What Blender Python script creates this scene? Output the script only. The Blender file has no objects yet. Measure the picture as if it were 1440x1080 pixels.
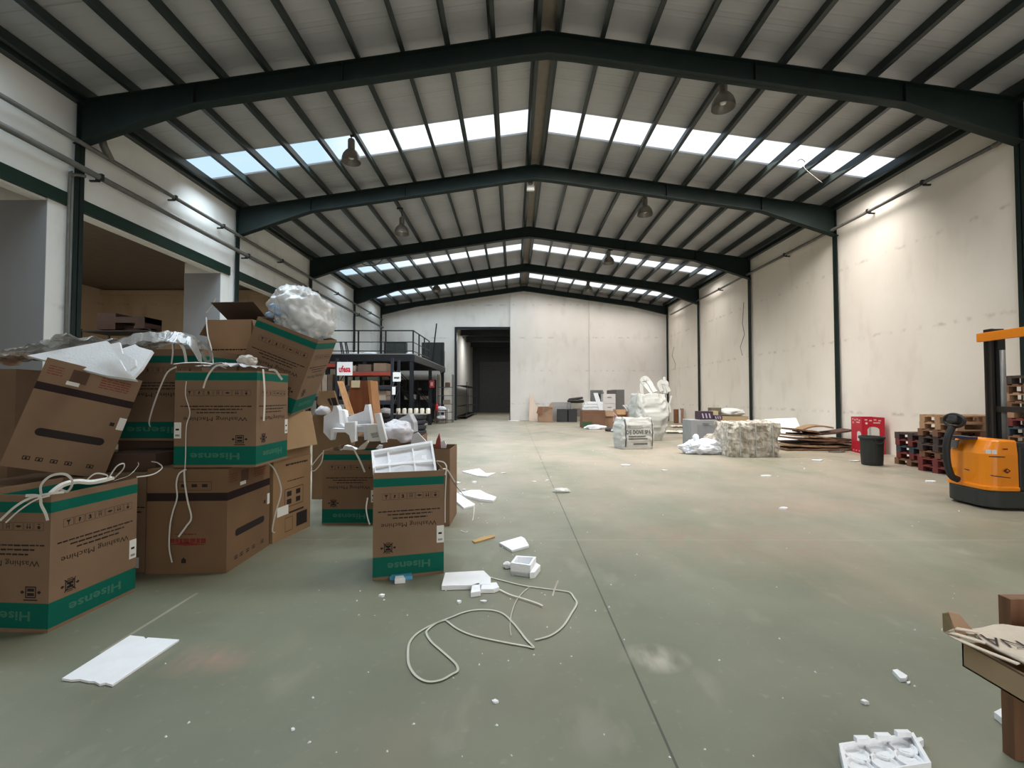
import bpy, bmesh, math, random
from mathutils import Vector, Matrix, Euler, noise as mnoise
R = math.radians
scn = bpy.context.scene
COL = scn.collection
random.seed(7)

# ------------------------------------------------------------------ camera
FPX = 650.0
PITCH = math.atan(18 / FPX)
YAW = 2 / FPX
CAM = Vector((0, 0, 1.52))
cd = bpy.data.cameras.new('camera')
cam = bpy.data.objects.new('camera', cd)
COL.objects.link(cam)
cam.location = CAM
cam.rotation_euler = (math.pi / 2 + PITCH, 0, YAW)
cd.sensor_width = 36
cd.lens = FPX / 1440 * 36
cd.clip_start = 0.05
cd.clip_end = 200
scn.camera = cam
RT = Vector((math.cos(YAW), math.sin(YAW), 0))
FW = Vector((-math.sin(YAW) * math.cos(PITCH), math.cos(YAW) * math.cos(PITCH), math.sin(PITCH)))
UP = RT.cross(FW)

# ------------------------------------------------------------------ view, world, lights
scn.view_settings.view_transform = 'Standard'
scn.view_settings.look = 'None'
scn.view_settings.gamma = 1
scn.view_settings.use_curve_mapping = False
scn.view_settings.exposure = 0.1
scn.cycles.max_bounces = 8
scn.cycles.diffuse_bounces = 5
scn.cycles.transparent_max_bounces = 12
scn.cycles.sample_clamp_indirect = 6

def world():
    w = bpy.data.worlds.new('sky')
    scn.world = w
    w.use_nodes = True
    nt = w.node_tree
    nt.nodes.clear()
    out = nt.nodes.new('ShaderNodeOutputWorld')
    bg = nt.nodes.new('ShaderNodeBackground')
    tc = nt.nodes.new('ShaderNodeTexCoord')
    nz = nt.nodes.new('ShaderNodeTexNoise')
    nz.inputs['Scale'].default_value = 2.2
    nz.inputs['Detail'].default_value = 5
    sep = nt.nodes.new('ShaderNodeSeparateXYZ')
    ma = nt.nodes.new('ShaderNodeMath'); ma.operation = 'MULTIPLY_ADD'
    ma.inputs[1].default_value = 1.5; ma.inputs[2].default_value = 0.52
    ad = nt.nodes.new('ShaderNodeMath'); ad.operation = 'ADD'
    rm = nt.nodes.new('ShaderNodeValToRGB')
    rm.color_ramp.elements[0].position = 0.42
    rm.color_ramp.elements[0].color = (0.50, 0.70, 0.90, 1)
    rm.color_ramp.elements[1].position = 0.66
    rm.color_ramp.elements[1].color = (1.0, 1.0, 0.99, 1)
    nt.links.new(tc.outputs['Generated'], nz.inputs['Vector'])
    nt.links.new(tc.outputs['Generated'], sep.inputs[0])
    nt.links.new(sep.outputs['X'], ma.inputs[0])
    sc = nt.nodes.new('ShaderNodeMath'); sc.operation = 'MULTIPLY_ADD'
    sc.inputs[1].default_value = 0.7; sc.inputs[2].default_value = 0.0
    nt.links.new(nz.outputs['Fac'], sc.inputs[0])
    nt.links.new(ma.outputs[0], ad.inputs[0])
    nt.links.new(sc.outputs[0], ad.inputs[1])
    nt.links.new(ad.outputs[0], rm.inputs[0])
    nt.links.new(rm.outputs[0], bg.inputs['Color'])
    bg.inputs['Strength'].default_value = 1.25
    nt.links.new(bg.outputs[0], out.inputs['Surface'])
world()

def area(name, loc, rot, sx, sy, power, color=(1, 1, 1), spread=180):
    l = bpy.data.lights.new(name, 'AREA')
    l.shape = 'RECTANGLE'
    l.size = sx
    l.size_y = sy
    l.energy = power
    l.color = color
    l.spread = R(spread)
    o = bpy.data.objects.new(name, l)
    COL.objects.link(o)
    o.location = loc
    o.rotation_euler = rot
    return o

# hall dimensions (metres): x across, y along the hall, z up
XC, XL, XR = 0.67, -8.56, 9.93
YB, YF = 29.9, -4.5
FR_Y = [3.7, 8.9, 14.08, 19.25, 24.6]
ZRIDGE, SLOPE = 8.65, 0.1475
STRIPS = [(5.55, 6.6), (11.62, 12.7), (22.0, 23.0), (27.3, 28.4)]  # the nearest strip is out of view, added to light the near floor
ROOFLIFT = 0.26
def rafter_z(x): return ZRIDGE - abs(x - XC) * SLOPE
def roof_z(x): return rafter_z(x) + ROOFLIFT
LIGHT = {5.55: (1.0, 0, 165), 11.62: (1.45, 15, 132), 22.0: (0.8, 0, 140), 27.3: (0.6, 0, 140)}
LPOW = 420
for s in STRIPS:
    for sg in (-1, 1):
        x = XC + sg * 4.6
        k = LIGHT[s[0]][0] * LPOW * ((1.15 if s[0] < 8 else 0.9) if sg < 0 else 1.15)
        colr = (0.74, 0.89, 1.0) if sg < 0 else (1.0, 0.94, 0.90)
        a = area('skylight_daylight', (x, (s[0] + s[1]) / 2, roof_z(x) - 0.03 - 0.5 * math.sin(R(LIGHT[s[0]][1]))), (R(LIGHT[s[0]][1]), sg * math.atan(SLOPE), 0), 8.6, s[1] - s[0], k, colr, LIGHT[s[0]][2])
area('entrance_fill', (XC + 3, YF + 0.3, 2.6), (R(90), 0, 0), 6, 4.5, 170, (1.0, 0.94, 0.90))  # lamp added in an unseen opening behind the camera to lift camera-facing sides
area('side_hall_daylight', (-13.5, 9.0, 5.7), (0, 0, 0), 3, 6, 260, (1, 0.93, 0.84))
area('far_hall_daylight', (-1.5, 36, 6.2), (0, 0, 0), 3, 1.0, 320, (1, 1, 1))

# ------------------------------------------------------------------ pixel helpers (1440 x 1080 frame of the photograph)
def ray(px, py):
    return (FW + RT * ((px - 720) / FPX) + UP * ((540 - py) / FPX))
def at_y(px, py, y):
    d = ray(px, py); return CAM + d * ((y - CAM.y) / d.y)
def at_z(px, py, z=0.0):
    d = ray(px, py); return CAM + d * ((z - CAM.z) / d.z)
def at_x(px, py, x):
    d = ray(px, py); return CAM + d * ((x - CAM.x) / d.x)

# ------------------------------------------------------------------ materials
def lin(c):
    return tuple((v / 12.92 if v <= 0.04045 else ((v + 0.055) / 1.055) ** 2.4) for v in c)
def rgb(r, g, b):
    return lin((r / 255, g / 255, b / 255))
MATS = {}
def mat(name, col, rough=0.6, var=0.0, scale=4.0, bump=0.0, bscale=20.0, metal=0.0, spec=0.4, col2=None, stretch=None, coord='Object'):
    if name in MATS: return MATS[name]
    m = bpy.data.materials.new(name)
    m.use_nodes = True
    nt = m.node_tree
    p = nt.nodes['Principled BSDF']
    p.inputs['Roughness'].default_value = rough
    p.inputs['Metallic'].default_value = metal
    p.inputs['Specular IOR Level'].default_value = spec
    p.inputs['Base Color'].default_value = (*col, 1)
    tc = nt.nodes.new('ShaderNodeTexCoord')
    vec = tc.outputs[coord]
    if stretch:
        mp = nt.nodes.new('ShaderNodeMapping')
        mp.inputs['Scale'].default_value = stretch
        nt.links.new(vec, mp.inputs['Vector'])
        vec = mp.outputs['Vector']
    if var or col2:
        nz = nt.nodes.new('ShaderNodeTexNoise')
        nz.inputs['Scale'].default_value = scale
        nz.inputs['Detail'].default_value = 6
        nt.links.new(vec, nz.inputs['Vector'])
        rm = nt.nodes.new('ShaderNodeValToRGB')
        rm.color_ramp.elements[0].position = 0.3
        rm.color_ramp.elements[1].position = 0.7
        c2 = col2 or tuple(min(1, v * (1 + var)) for v in col)
        c1 = tuple(v * (1 - var) for v in col)
        rm.color_ramp.elements[0].color = (*c1, 1)
        rm.color_ramp.elements[1].color = (*c2, 1)
        nt.links.new(nz.outputs['Fac'], rm.inputs[0])
        nt.links.new(rm.outputs[0], p.inputs['Base Color'])
    if bump:
        nb = nt.nodes.new('ShaderNodeTexNoise')
        nb.inputs['Scale'].default_value = bscale
        nb.inputs['Detail'].default_value = 4
        nt.links.new(vec, nb.inputs['Vector'])
        b = nt.nodes.new('ShaderNodeBump')
        b.inputs['Strength'].default_value = bump
        b.inputs['Distance'].default_value = 0.02
        nt.links.new(nb.outputs['Fac'], b.inputs['Height'])
        nt.links.new(b.outputs[0], p.inputs['Normal'])
    MATS[name] = m
    return m

def film_mat(name, col, alpha, rough=0.2, spec=0.6):
    if name in MATS: return MATS[name]
    m = mat(name, col, rough, bump=0.5, bscale=12, spec=spec)
    m.node_tree.nodes['Principled BSDF'].inputs['Alpha'].default_value = alpha
    return m

def carton_mat(name, base, bands):
    """brown board, printed bands between heights (z0, z1, colour) of the carton's own z"""
    if name in MATS: return MATS[name]
    m = mat(name, base, 0.75, var=0.10, scale=2.3, bump=0.12, bscale=9, spec=0.2)
    nt = m.node_tree
    p = nt.nodes['Principled BSDF']
    src = p.inputs['Base Color'].links[0].from_socket
    tc = [n for n in nt.nodes if n.type == 'TEX_COORD'][0]
    sep = nt.nodes.new('ShaderNodeSeparateXYZ')
    nt.links.new(tc.outputs['Object'], sep.inputs[0])
    for z0, z1, c in bands:
        g = nt.nodes.new('ShaderNodeMath'); g.operation = 'GREATER_THAN'; g.inputs[1].default_value = z0
        l = nt.nodes.new('ShaderNodeMath'); l.operation = 'LESS_THAN'; l.inputs[1].default_value = z1
        mu = nt.nodes.new('ShaderNodeMath'); mu.operation = 'MULTIPLY'
        nt.links.new(sep.outputs['Z'], g.inputs[0]); nt.links.new(sep.outputs['Z'], l.inputs[0])
        nt.links.new(g.outputs[0], mu.inputs[0]); nt.links.new(l.outputs[0], mu.inputs[1])
        mx = nt.nodes.new('ShaderNodeMix'); mx.data_type = 'RGBA'
        nt.links.new(mu.outputs[0], mx.inputs['Factor'])
        nt.links.new(src, mx.inputs['A'])
        mx.inputs['B'].default_value = (*c, 1)
        src = mx.outputs['Result']
    nt.links.new(src, p.inputs['Base Color'])
    return m

# ------------------------------------------------------------------ mesh builder
class MB:
    def __init__(s):
        s.v = []; s.f = []; s.mi = []
    def add(s, vs, fs, mi=0, M=None):
        b = len(s.v)
        s.v += [(M @ Vector(p)) if M else Vector(p) for p in vs]
        s.f += [tuple(i + b for i in f) for f in fs]
        s.mi += [mi] * len(fs)
        return s
    def box(s, x0, x1, y0, y1, z0, z1, M=None, mi=0):
        vs = [(x, y, z) for z in (z0, z1) for y in (y0, y1) for x in (x0, x1)]
        return s.add(vs, [(0, 2, 3, 1), (4, 5, 7, 6), (0, 1, 5, 4), (2, 6, 7, 3), (0, 4, 6, 2), (1, 3, 7, 5)], mi, M)
    def cbox(s, c, size, M=None, mi=0):
        return s.box(c[0] - size[0] / 2, c[0] + size[0] / 2, c[1] - size[1] / 2, c[1] + size[1] / 2, c[2] - size[2] / 2, c[2] + size[2] / 2, M, mi)
    def prism(s, pts, vec, mi=0, M=None):
        """polygon of 3D points extruded by vec"""
        n = len(pts); vec = Vector(vec)
        pts = [Vector(p) for p in pts]
        nrm = Vector((0, 0, 0))
        for i in range(n):
            nrm += pts[i].cross(pts[(i + 1) % n])
        if nrm.dot(vec) > 0: pts = pts[::-1]
        vs = pts + [p + vec for p in pts]
        fs = [tuple(range(n)), tuple(range(2 * n - 1, n - 1, -1))]
        fs += [(i, i + n, (i + 1) % n + n, (i + 1) % n) for i in range(n)]
        return s.add(vs, fs, mi, M)
    def tube(s, pts, r, n=8, mi=0, M=None, closed=False):
        pts = [Vector(p) for p in pts]
        rs = r if isinstance(r, (list, tuple)) else [r] * len(pts)
        vs = []; fs = []
        m = len(pts)
        ref = None
        for i, p in enumerate(pts):
            a = pts[i - 1] if (i or closed) else p
            b = pts[(i + 1) % m] if (i < m - 1 or closed) else p
            t = (b - a)
            t = t.normalized() if t.length > 1e-9 else Vector((0, 0, 1))
            if ref is None:
                ref = Vector((0, 0, 1)) if abs(t.z) < 0.9 else Vector((1, 0, 0))
            u = t.cross(ref)
            if u.length < 1e-4: u = t.orthogonal()
            u.normalize(); w = u.cross(t).normalized(); ref = w
            vs += [p + (u * math.cos(2 * math.pi * k / n) + w * math.sin(2 * math.pi * k / n)) * rs[i] for k in range(n)]
        for i in range(m if closed else m - 1):
            j = (i + 1) % m
            fs += [(i * n + k, i * n + (k + 1) % n, j * n + (k + 1) % n, j * n + k) for k in range(n)]
        if not closed:
            fs += [tuple(range(n - 1, -1, -1)), tuple((m - 1) * n + k for k in range(n))]
        return s.add(vs, fs, mi, M)
    def ribbon(s, pts, w, t=0.0015, up=(0, 0, 1), mi=0, M=None, twist=0.0):
        pts = [Vector(p) for p in pts]
        m = len(pts); vs = []; fs = []
        for i, p in enumerate(pts):
            a = pts[max(0, i - 1)]; b = pts[min(m - 1, i + 1)]
            d = (b - a).normalized()
            u = Vector(up)
            if twist: u = Matrix.Rotation(twist * i / m, 3, d) @ u
            side = d.cross(u)
            if side.length < 1e-3: side = d.orthogonal()
            side.normalize(); nn = side.cross(d).normalized()
            vs += [p + side * w / 2 + nn * t / 2, p - side * w / 2 + nn * t / 2, p - side * w / 2 - nn * t / 2, p + side * w / 2 - nn * t / 2]
        for i in range(m - 1):
            fs += [(i * 4 + k, i * 4 + (k + 1) % 4, i * 4 + 4 + (k + 1) % 4, i * 4 + 4 + k) for k in range(4)]
        fs += [(3, 2, 1, 0), tuple((m - 1) * 4 + k for k in range(4))]
        return s.add(vs, fs, mi, M)
    def lathe(s, prof, n=20, c=(0, 0, 0), mi=0, M=None, cap=True):
        vs = []; fs = []
        for r, z in prof:
            vs += [(c[0] + r * math.cos(2 * math.pi * k / n), c[1] + r * math.sin(2 * math.pi * k / n), c[2] + z) for k in range(n)]
        for i in range(len(prof) - 1):
            fs += [(i * n + k, i * n + (k + 1) % n, (i + 1) * n + (k + 1) % n, (i + 1) * n + k) for k in range(n)]
        if cap:
            fs += [tuple(range(n - 1, -1, -1)), tuple((len(prof) - 1) * n + k for k in range(n))]
        return s.add(vs, fs, mi, M)
    def build(s, name, m, parent=None, smooth=False, world=False, origin=None, bevel=0.0):
        if origin is None and parent is None:
            xs = [p.x for p in s.v]; ys = [p.y for p in s.v]; zs = [p.z for p in s.v]
            origin = Vector(((min(xs) + max(xs)) / 2, (min(ys) + max(ys)) / 2, min(zs)))
        vs = s.v
        if parent is None:
            vs = [p - origin for p in vs]
        elif world:
            Mi = parent.matrix_basis.inverted()
            pp = parent.parent
            if pp: Mi = (pp.matrix_basis @ parent.matrix_basis).inverted()
            vs = [Mi @ p for p in vs]
        me = bpy.data.meshes.new(name)
        me.from_pydata([tuple(p) for p in vs], [], s.f)
        ms = m if isinstance(m, (list, tuple)) else [m]
        for q in ms: me.materials.append(q)
        for i, pl in enumerate(me.polygons):
            pl.material_index = min(s.mi[i], len(ms) - 1)
            pl.use_smooth = smooth
        me.validate(); me.update()
        o = bpy.data.objects.new(name, me)
        COL.objects.link(o)
        if parent is not None: o.parent = parent
        else: o.location = origin
        if bevel:
            b = o.modifiers.new('bevel', 'BEVEL'); b.width = bevel; b.segments = 2; b.limit_method = 'ANGLE'
        return o

def tag(o, label, cat, group=None, kind=None):
    if label: o['label'] = label
    if cat: o['category'] = cat
    if group: o['group'] = group
    if kind: o['kind'] = kind
    return o
def thing(name, label, cat, loc, rot=(0, 0, 0), group=None):
    o = bpy.data.objects.new(name, None)
    COL.objects.link(o)
    o.location = loc
    if isinstance(rot, Matrix): o.rotation_euler = rot.to_euler()
    else: o.rotation_euler = rot
    o.empty_display_size = 0.1
    o.matrix_basis  # evaluated from loc/rot
    return tag(o, label, cat, group)
def struct(o, label=None):
    o['kind'] = 'structure'
    if label: o['label'] = label
    return o

def spline(pts, k=8):
    pts = [Vector(p) for p in pts]
    out = []
    n = len(pts)
    for i in range(n - 1):
        p0 = pts[max(0, i - 1)]; p1 = pts[i]; p2 = pts[i + 1]; p3 = pts[min(n - 1, i + 2)]
        for j in range(k):
            t = j / k
            out.append(0.5 * ((2 * p1) + (p2 - p0) * t + (2 * p0 - 5 * p1 + 4 * p2 - p3) * t * t + (3 * p1 - p0 - 3 * p2 + p3) * t ** 3))
    out.append(pts[-1])
    return out

# text as flat polygons: returns (verts2d centred, faces, width, height)
_TX = {}
def text2d(s, bold=0.0):
    if (s, bold) in _TX: return _TX[(s, bold)]
    cu = bpy.data.curves.new('lettering', 'FONT')
    cu.body = s
    cu.resolution_u = 2
    cu.offset = bold
    ob = bpy.data.objects.new('lettering', cu)
    COL.objects.link(ob)
    dg = bpy.context.evaluated_depsgraph_get()
    me = ob.evaluated_get(dg).to_mesh()
    vs = [(v.co.x, v.co.y) for v in me.vertices]
    fs = [tuple(p.vertices) for p in me.polygons]
    ob.evaluated_get(dg).to_mesh_clear()
    bpy.data.objects.remove(ob)
    bpy.data.curves.remove(cu)
    x0 = min(v[0] for v in vs); x1 = max(v[0] for v in vs); y0 = min(v[1] for v in vs); y1 = max(v[1] for v in vs)
    vs = [(a - (x0 + x1) / 2, b - (y0 + y1) / 2) for a, b in vs]
    _TX[(s, bold)] = (vs, fs, x1 - x0, y1 - y0)
    return _TX[(s, bold)]

class Face:
    """a flat printing surface: origin top-left as seen, U right, V down, N out"""
    def __init__(s, O, U, V, w, h, off=0.0012):
        s.O = Vector(O); s.U = Vector(U).normalized(); s.V = Vector(V).normalized()
        s.N = s.V.cross(s.U).normalized(); s.w = w; s.h = h; s.off = off
    def p(s, u, v, k=1.0): return s.O + s.U * u + s.V * v + s.N * s.off * k
    def rect(s, mb, u, v, w, h, mi=0, k=1.0):
        a = [s.p(u, v, k), s.p(u, v + h, k), s.p(u + w, v + h, k), s.p(u + w, v, k)]
        return mb.add(a, [(0, 1, 2, 3)], mi)
    def poly(s, mb, pts, mi=0, k=1.0):
        return mb.add([s.p(u, v, k) for u, v in pts], [tuple(range(len(pts)))], mi)
    def frame(s, mb, u, v, w, h, t, mi=0):
        s.rect(mb, u, v, w, t, mi); s.rect(mb, u, v + h - t, w, t, mi)
        s.rect(mb, u, v + t, t, h - 2 * t, mi); s.rect(mb, u + w - t, v + t, t, h - 2 * t, mi)
    def text(s, mb, txt, cu, cv, width=None, height=None, flip=False, mi=0, bold=0.012, k=1.0):
        vs, fs, tw, th = text2d(txt, bold)
        sx = (width / tw) if width else None
        sy = (height / th) if height else sx
        if sx is None: sx = sy
        q = -1 if flip else 1
        mb.add([s.p(cu + q * a * sx, cv - q * b * sy, k) for a, b in vs], fs, mi)
    def disc(s, mb, u, v, r, mi=0, n=12, k=1.0):
        s.poly(mb, [(u + r * math.cos(-2 * math.pi * i / n), v + r * math.sin(-2 * math.pi * i / n)) for i in range(n)], mi, k)

def rock(dims, seed, amp=0.2, sub=3, freq=1.6, flat=True, ridged=True, M=None):
    """lumpy, creased closed blob; dims are full sizes, base on z = 0"""
    bm = bmesh.new()
    bmesh.ops.create_icosphere(bm, subdivisions=sub, radius=1)
    off = Vector((seed * 3.17, seed * 1.3, seed * 7.7))
    for v in bm.verts:
        n = v.co.normalized()
        d = mnoise.noise(n * freq + off)
        if ridged:
            d2 = 1 - 2 * abs(mnoise.noise(n * freq * 2.3 + off * 2))
            d3 = 1 - 2 * abs(mnoise.noise(n * freq * 5 + off))
            d = d * 0.8 + d2 * 0.35 + d3 * 0.18
        v.co = n * (1 + amp * d)
    z0 = -0.72 if flat else -9
    for v in bm.verts:
        if v.co.z < z0: v.co.z = z0 + (v.co.z - z0) * 0.06
    zs = [v.co.z for v in bm.verts]; zmin = min(zs); zmax = max(zs)
    vs = [Vector((v.co.x * dims[0] / 2, v.co.y * dims[1] / 2, (v.co.z - zmin) / (zmax - zmin) * dims[2])) for v in bm.verts]
    fs = [tuple(v.index for v in f.verts) for f in bm.faces]
    bm.free()
    if M: vs = [M @ v for v in vs]
    return vs, fs

def crumple_sheet(fn, nu, nv, amp, freq, seed, thick=0.003, mb=None):
    """fn(u,v)->point; creased sheet with thickness"""
    mb = mb or MB()
    off = Vector((seed * 5.1, seed * 2.2, seed))
    g = []
    for j in range(nv + 1):
        for i in range(nu + 1):
            p = Vector(fn(i / nu, j / nv))
            d = 1 - 2 * abs(mnoise.noise(p * freq + off)) + 0.5 * (1 - 2 * abs(mnoise.noise(p * freq * 2.7 + off)))
            q = Vector((mnoise.noise(p * freq + off * 2), mnoise.noise(p * freq + off * 3), 0)) * amp * 0.6
            g.append(p + Vector((0, 0, amp * d)) + q)
    n = len(g)
    vs = g + [p - Vector((0, 0, thick)) for p in g]
    w = nu + 1
    fs = []
    for j in range(nv):
        for i in range(nu):
            a = j * w + i
            fs.append((a, a + 1, a + w + 1, a + w))
            fs.append((a + n, a + w + n, a + w + 1 + n, a + 1 + n))
    bd = [i for i in range(nu)] + [j * w + nu for j in range(nv)] + [nv * w + i for i in range(nu, 0, -1)] + [j * w for j in range(nv, 0, -1)]
    for k in range(len(bd)):
        a = bd[k]; b = bd[(k + 1) % len(bd)]
        fs.append((a, a + n, b + n, b))
    mb.add(vs, fs)
    return mb
# ------------------------------------------------------------------ setting materials
def floor_mat():
    m = mat('floor_paint', (0.2, 0.2, 0.16), 0.42, spec=0.5)
    nt = m.node_tree; p = nt.nodes['Principled BSDF']; L = nt.links
    geo = nt.nodes.new('ShaderNodeTexCoord')
    vec = geo.outputs['Object']
    def nz(scale, det=6, st=None, w=0.0):
        v = vec
        if st:
            mp = nt.nodes.new('ShaderNodeMapping'); mp.inputs['Scale'].default_value = st
            mp.inputs['Location'].default_value = (w, w * 1.7, 0)
            L.new(vec, mp.inputs['Vector']); v = mp.outputs[0]
        n = nt.nodes.new('ShaderNodeTexNoise'); n.inputs['Scale'].default_value = scale; n.inputs['Detail'].default_value = det
        L.new(v, n.inputs['Vector']); return n.outputs['Fac']
    def ramp(f, p0, p1, c0=(0, 0, 0, 1), c1=(1, 1, 1, 1)):
        r = nt.nodes.new('ShaderNodeValToRGB'); r.color_ramp.elements[0].position = p0; r.color_ramp.elements[1].position = p1
        r.color_ramp.elements[0].color = c0; r.color_ramp.elements[1].color = c1
        L.new(f, r.inputs[0]); return r.outputs[0]
    def mix(f, a, b):
        x = nt.nodes.new('ShaderNodeMix'); x.data_type = 'RGBA'
        L.new(f, x.inputs['Factor'])
        for s, v in (('A', a), ('B', b)):
            if isinstance(v, tuple): x.inputs[s].default_value = (*v, 1)
            else: L.new(v, x.inputs[s])
        return x.outputs['Result']
    def math_(op, a, b):
        x = nt.nodes.new('ShaderNodeMath'); x.operation = op
        for i, v in enumerate((a, b)):
            if isinstance(v, (int, float)): x.inputs[i].default_value = v
            else: L.new(v, x.inputs[i])
        return x.outputs[0]
    base = ramp(nz(0.9), 0.3, 0.7, (*FLOOR_A, 1), (*FLOOR_B, 1))
    c = mix(math_('MULTIPLY', ramp(nz(0.55, 5, (1, 0.7, 1), 3), 0.52, 0.72), 0.65), base, FLOOR_BROWN)
    c = mix(math_('MULTIPLY', ramp(nz(1.1, 8, (1, 0.45, 1), 9), 0.56, 0.75), 0.6), c, FLOOR_GREY)
    c = mix(math_('MULTIPLY', ramp(nz(2.6, 9, (1, 0.5, 1), 17), 0.60, 0.80), 0.35), c, FLOOR_PALE)
    dy = nt.nodes.new('ShaderNodeMapRange'); dy.interpolation_type = 'SMOOTHSTEP'; dy.inputs['From Min'].default_value = 3.9; dy.inputs['From Max'].default_value = 8
    sp0 = nt.nodes.new('ShaderNodeSeparateXYZ'); L.new(vec, sp0.inputs[0]); L.new(sp0.outputs['Y'], dy.inputs['Value'])
    c = mix(math_('MULTIPLY', dy.outputs[0], ramp(nz(0.8, 8, (1, .6, 1), 31), 0.25, 0.6)), c, FLOOR_DUST)
    c = mix(math_('MULTIPLY', ramp(nz(16, 6), 0.62, 0.78), 0.22), c, FLOOR_PALE)
    sep = nt.nodes.new('ShaderNodeSeparateXYZ'); L.new(vec, sep.inputs[0])
    X, Y = sep.outputs['X'], sep.outputs['Y']
    def line(co, at, half):
        return math_('LESS_THAN', math_('ABSOLUTE', math_('SUBTRACT', co, at), 0), half)
    c = mix(math_('MULTIPLY', line(X, 0.672, 0.006), 0.75), c, (0.03, 0.03, 0.026))
    c = mix(math_('MULTIPLY', line(Y, 4.96, 0.008), 0.35), c, FLOOR_PALE)
    ln = math_('MULTIPLY', line(X, -2.45, 0.012), line(Y, 3.2, 0.42))
    c = mix(math_('MULTIPLY', ln, 0.7), c, (0.42, 0.38, 0.3))
    def patch(c, x0, y0, rx, ry, col, k):
        a = math_('POWER', math_('DIVIDE', math_('SUBTRACT', X, x0), rx), 2)
        b_ = math_('POWER', math_('DIVIDE', math_('SUBTRACT', Y, y0), ry), 2)
        f = math_('SUBTRACT', 1.0, math_('ADD', a, b_))
        x = nt.nodes.new('ShaderNodeMath'); x.operation = 'MULTIPLY'; x.use_clamp = True; x.inputs[1].default_value = 1.0; L.new(f, x.inputs[0])
        return mix(math_('MULTIPLY', math_('MULTIPLY', x.outputs[0], ramp(nz(7, 8, (1, .4, 1), x0 * 9), 0.38, 0.62)), k), c, col)
    c = patch(c, 0.82, 2.74, .22, .17, rgb(206, 200, 186), .6)
    c = patch(c, -1.8, 2.72, .34, .2, rgb(164, 138, 120), .8)
    c = patch(c, 0.35, 2.15, .2, .2, rgb(180, 176, 162), .2)
    c = patch(c, 2.4, 5.0, 1.6, .8, rgb(150, 128, 112), .6)
    c = patch(c, 3.9, 6.4, 1.8, .6, rgb(160, 136, 118), .6)
    c = patch(c, 1.4, 1.9, .5, .25, rgb(104, 104, 88), .5)
    c = patch(c, -1.0, 3.9, .8, .4, rgb(98, 102, 84), .5)
    L.new(c, p.inputs['Base Color'])
    L.new(ramp(nz(1.7, 6), 0.3, 0.7, (0.34,) * 3 + (1,), (0.55,) * 3 + (1,)), p.inputs['Roughness'])
    return m
FLOOR_DUST = rgb(154, 144, 127)
FLOOR_A = rgb(112, 116, 98); FLOOR_B = rgb(130, 133, 113)
FLOOR_BROWN = rgb(146, 131, 112); FLOOR_GREY = rgb(150, 146, 128); FLOOR_PALE = rgb(182, 177, 160)

def wall_mat(name, col, col2, stain):
    m = mat(name, col, 0.85, col2=col2, var=0.04, scale=0.35, bump=0.15, bscale=6, spec=0.2)
    nt = m.node_tree; p = nt.nodes['Principled BSDF']; L = nt.links
    src = p.inputs['Base Color'].links[0].from_socket
    tc = [n for n in nt.nodes if n.type == 'TEX_COORD'][0].outputs['Object']
    mp = nt.nodes.new('ShaderNodeMapping'); mp.inputs['Scale'].default_value = (1.2, 1.2, 0.5); L.new(tc, mp.inputs[0])
    n = nt.nodes.new('ShaderNodeTexNoise'); n.inputs['Scale'].default_value = 1.4; n.inputs['Detail'].default_value = 9; L.new(mp.outputs[0], n.inputs['Vector'])
    r = nt.nodes.new('ShaderNodeValToRGB'); r.color_ramp.elements[0].position = 0.55; r.color_ramp.elements[1].position = 0.8; r.color_ramp.elements[1].color = (0.5, 0.5, 0.5, 1); L.new(n.outputs['Fac'], r.inputs[0])
    x = nt.nodes.new('ShaderNodeMix'); x.data_type = 'RGBA'; L.new(r.outputs[0], x.inputs['Factor']); L.new(src, x.inputs['A']); x.inputs['B'].default_value = (*stain, 1)
    src = x.outputs['Result']
    # faint scuffed horizontal joints of the precast panels, every 2.1 m
    sep = nt.nodes.new('ShaderNodeSeparateXYZ'); L.new(tc, sep.inputs[0])
    md = nt.nodes.new('ShaderNodeMath'); md.operation = 'PINGPONG'; md.inputs[1].default_value = 1.07; L.new(sep.outputs['Z'], md.inputs[0])
    gt = nt.nodes.new('ShaderNodeMapRange'); gt.inputs['From Min'].default_value = 1.0; gt.inputs['From Max'].default_value = 1.065; L.new(md.outputs[0], gt.inputs['Value'])
    n2 = nt.nodes.new('ShaderNodeTexNoise'); n2.inputs['Scale'].default_value = 3.5; n2.inputs['Detail'].default_value = 8; L.new(tc, n2.inputs['Vector'])
    r2 = nt.nodes.new('ShaderNodeValToRGB'); r2.color_ramp.elements[0].position = 0.5; r2.color_ramp.elements[1].position = 0.68; L.new(n2.outputs['Fac'], r2.inputs[0])
    mu = nt.nodes.new('ShaderNodeMath'); mu.operation = 'MULTIPLY'; L.new(gt.outputs[0], mu.inputs[0]); L.new(r2.outputs[0], mu.inputs[1])
    mu2 = nt.nodes.new('ShaderNodeMath'); mu2.operation = 'MULTIPLY'; mu2.inputs[1].default_value = 0.55; L.new(mu.outputs[0], mu2.inputs[0])
    x2 = nt.nodes.new('ShaderNodeMix'); x2.data_type = 'RGBA'; L.new(mu2.outputs[0], x2.inputs['Factor']); L.new(src, x2.inputs['A']); x2.inputs['B'].default_value = (*[v * 0.62 for v in stain], 1)
    L.new(x2.outputs['Result'], p.inputs['Base Color'])
    return m

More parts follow.
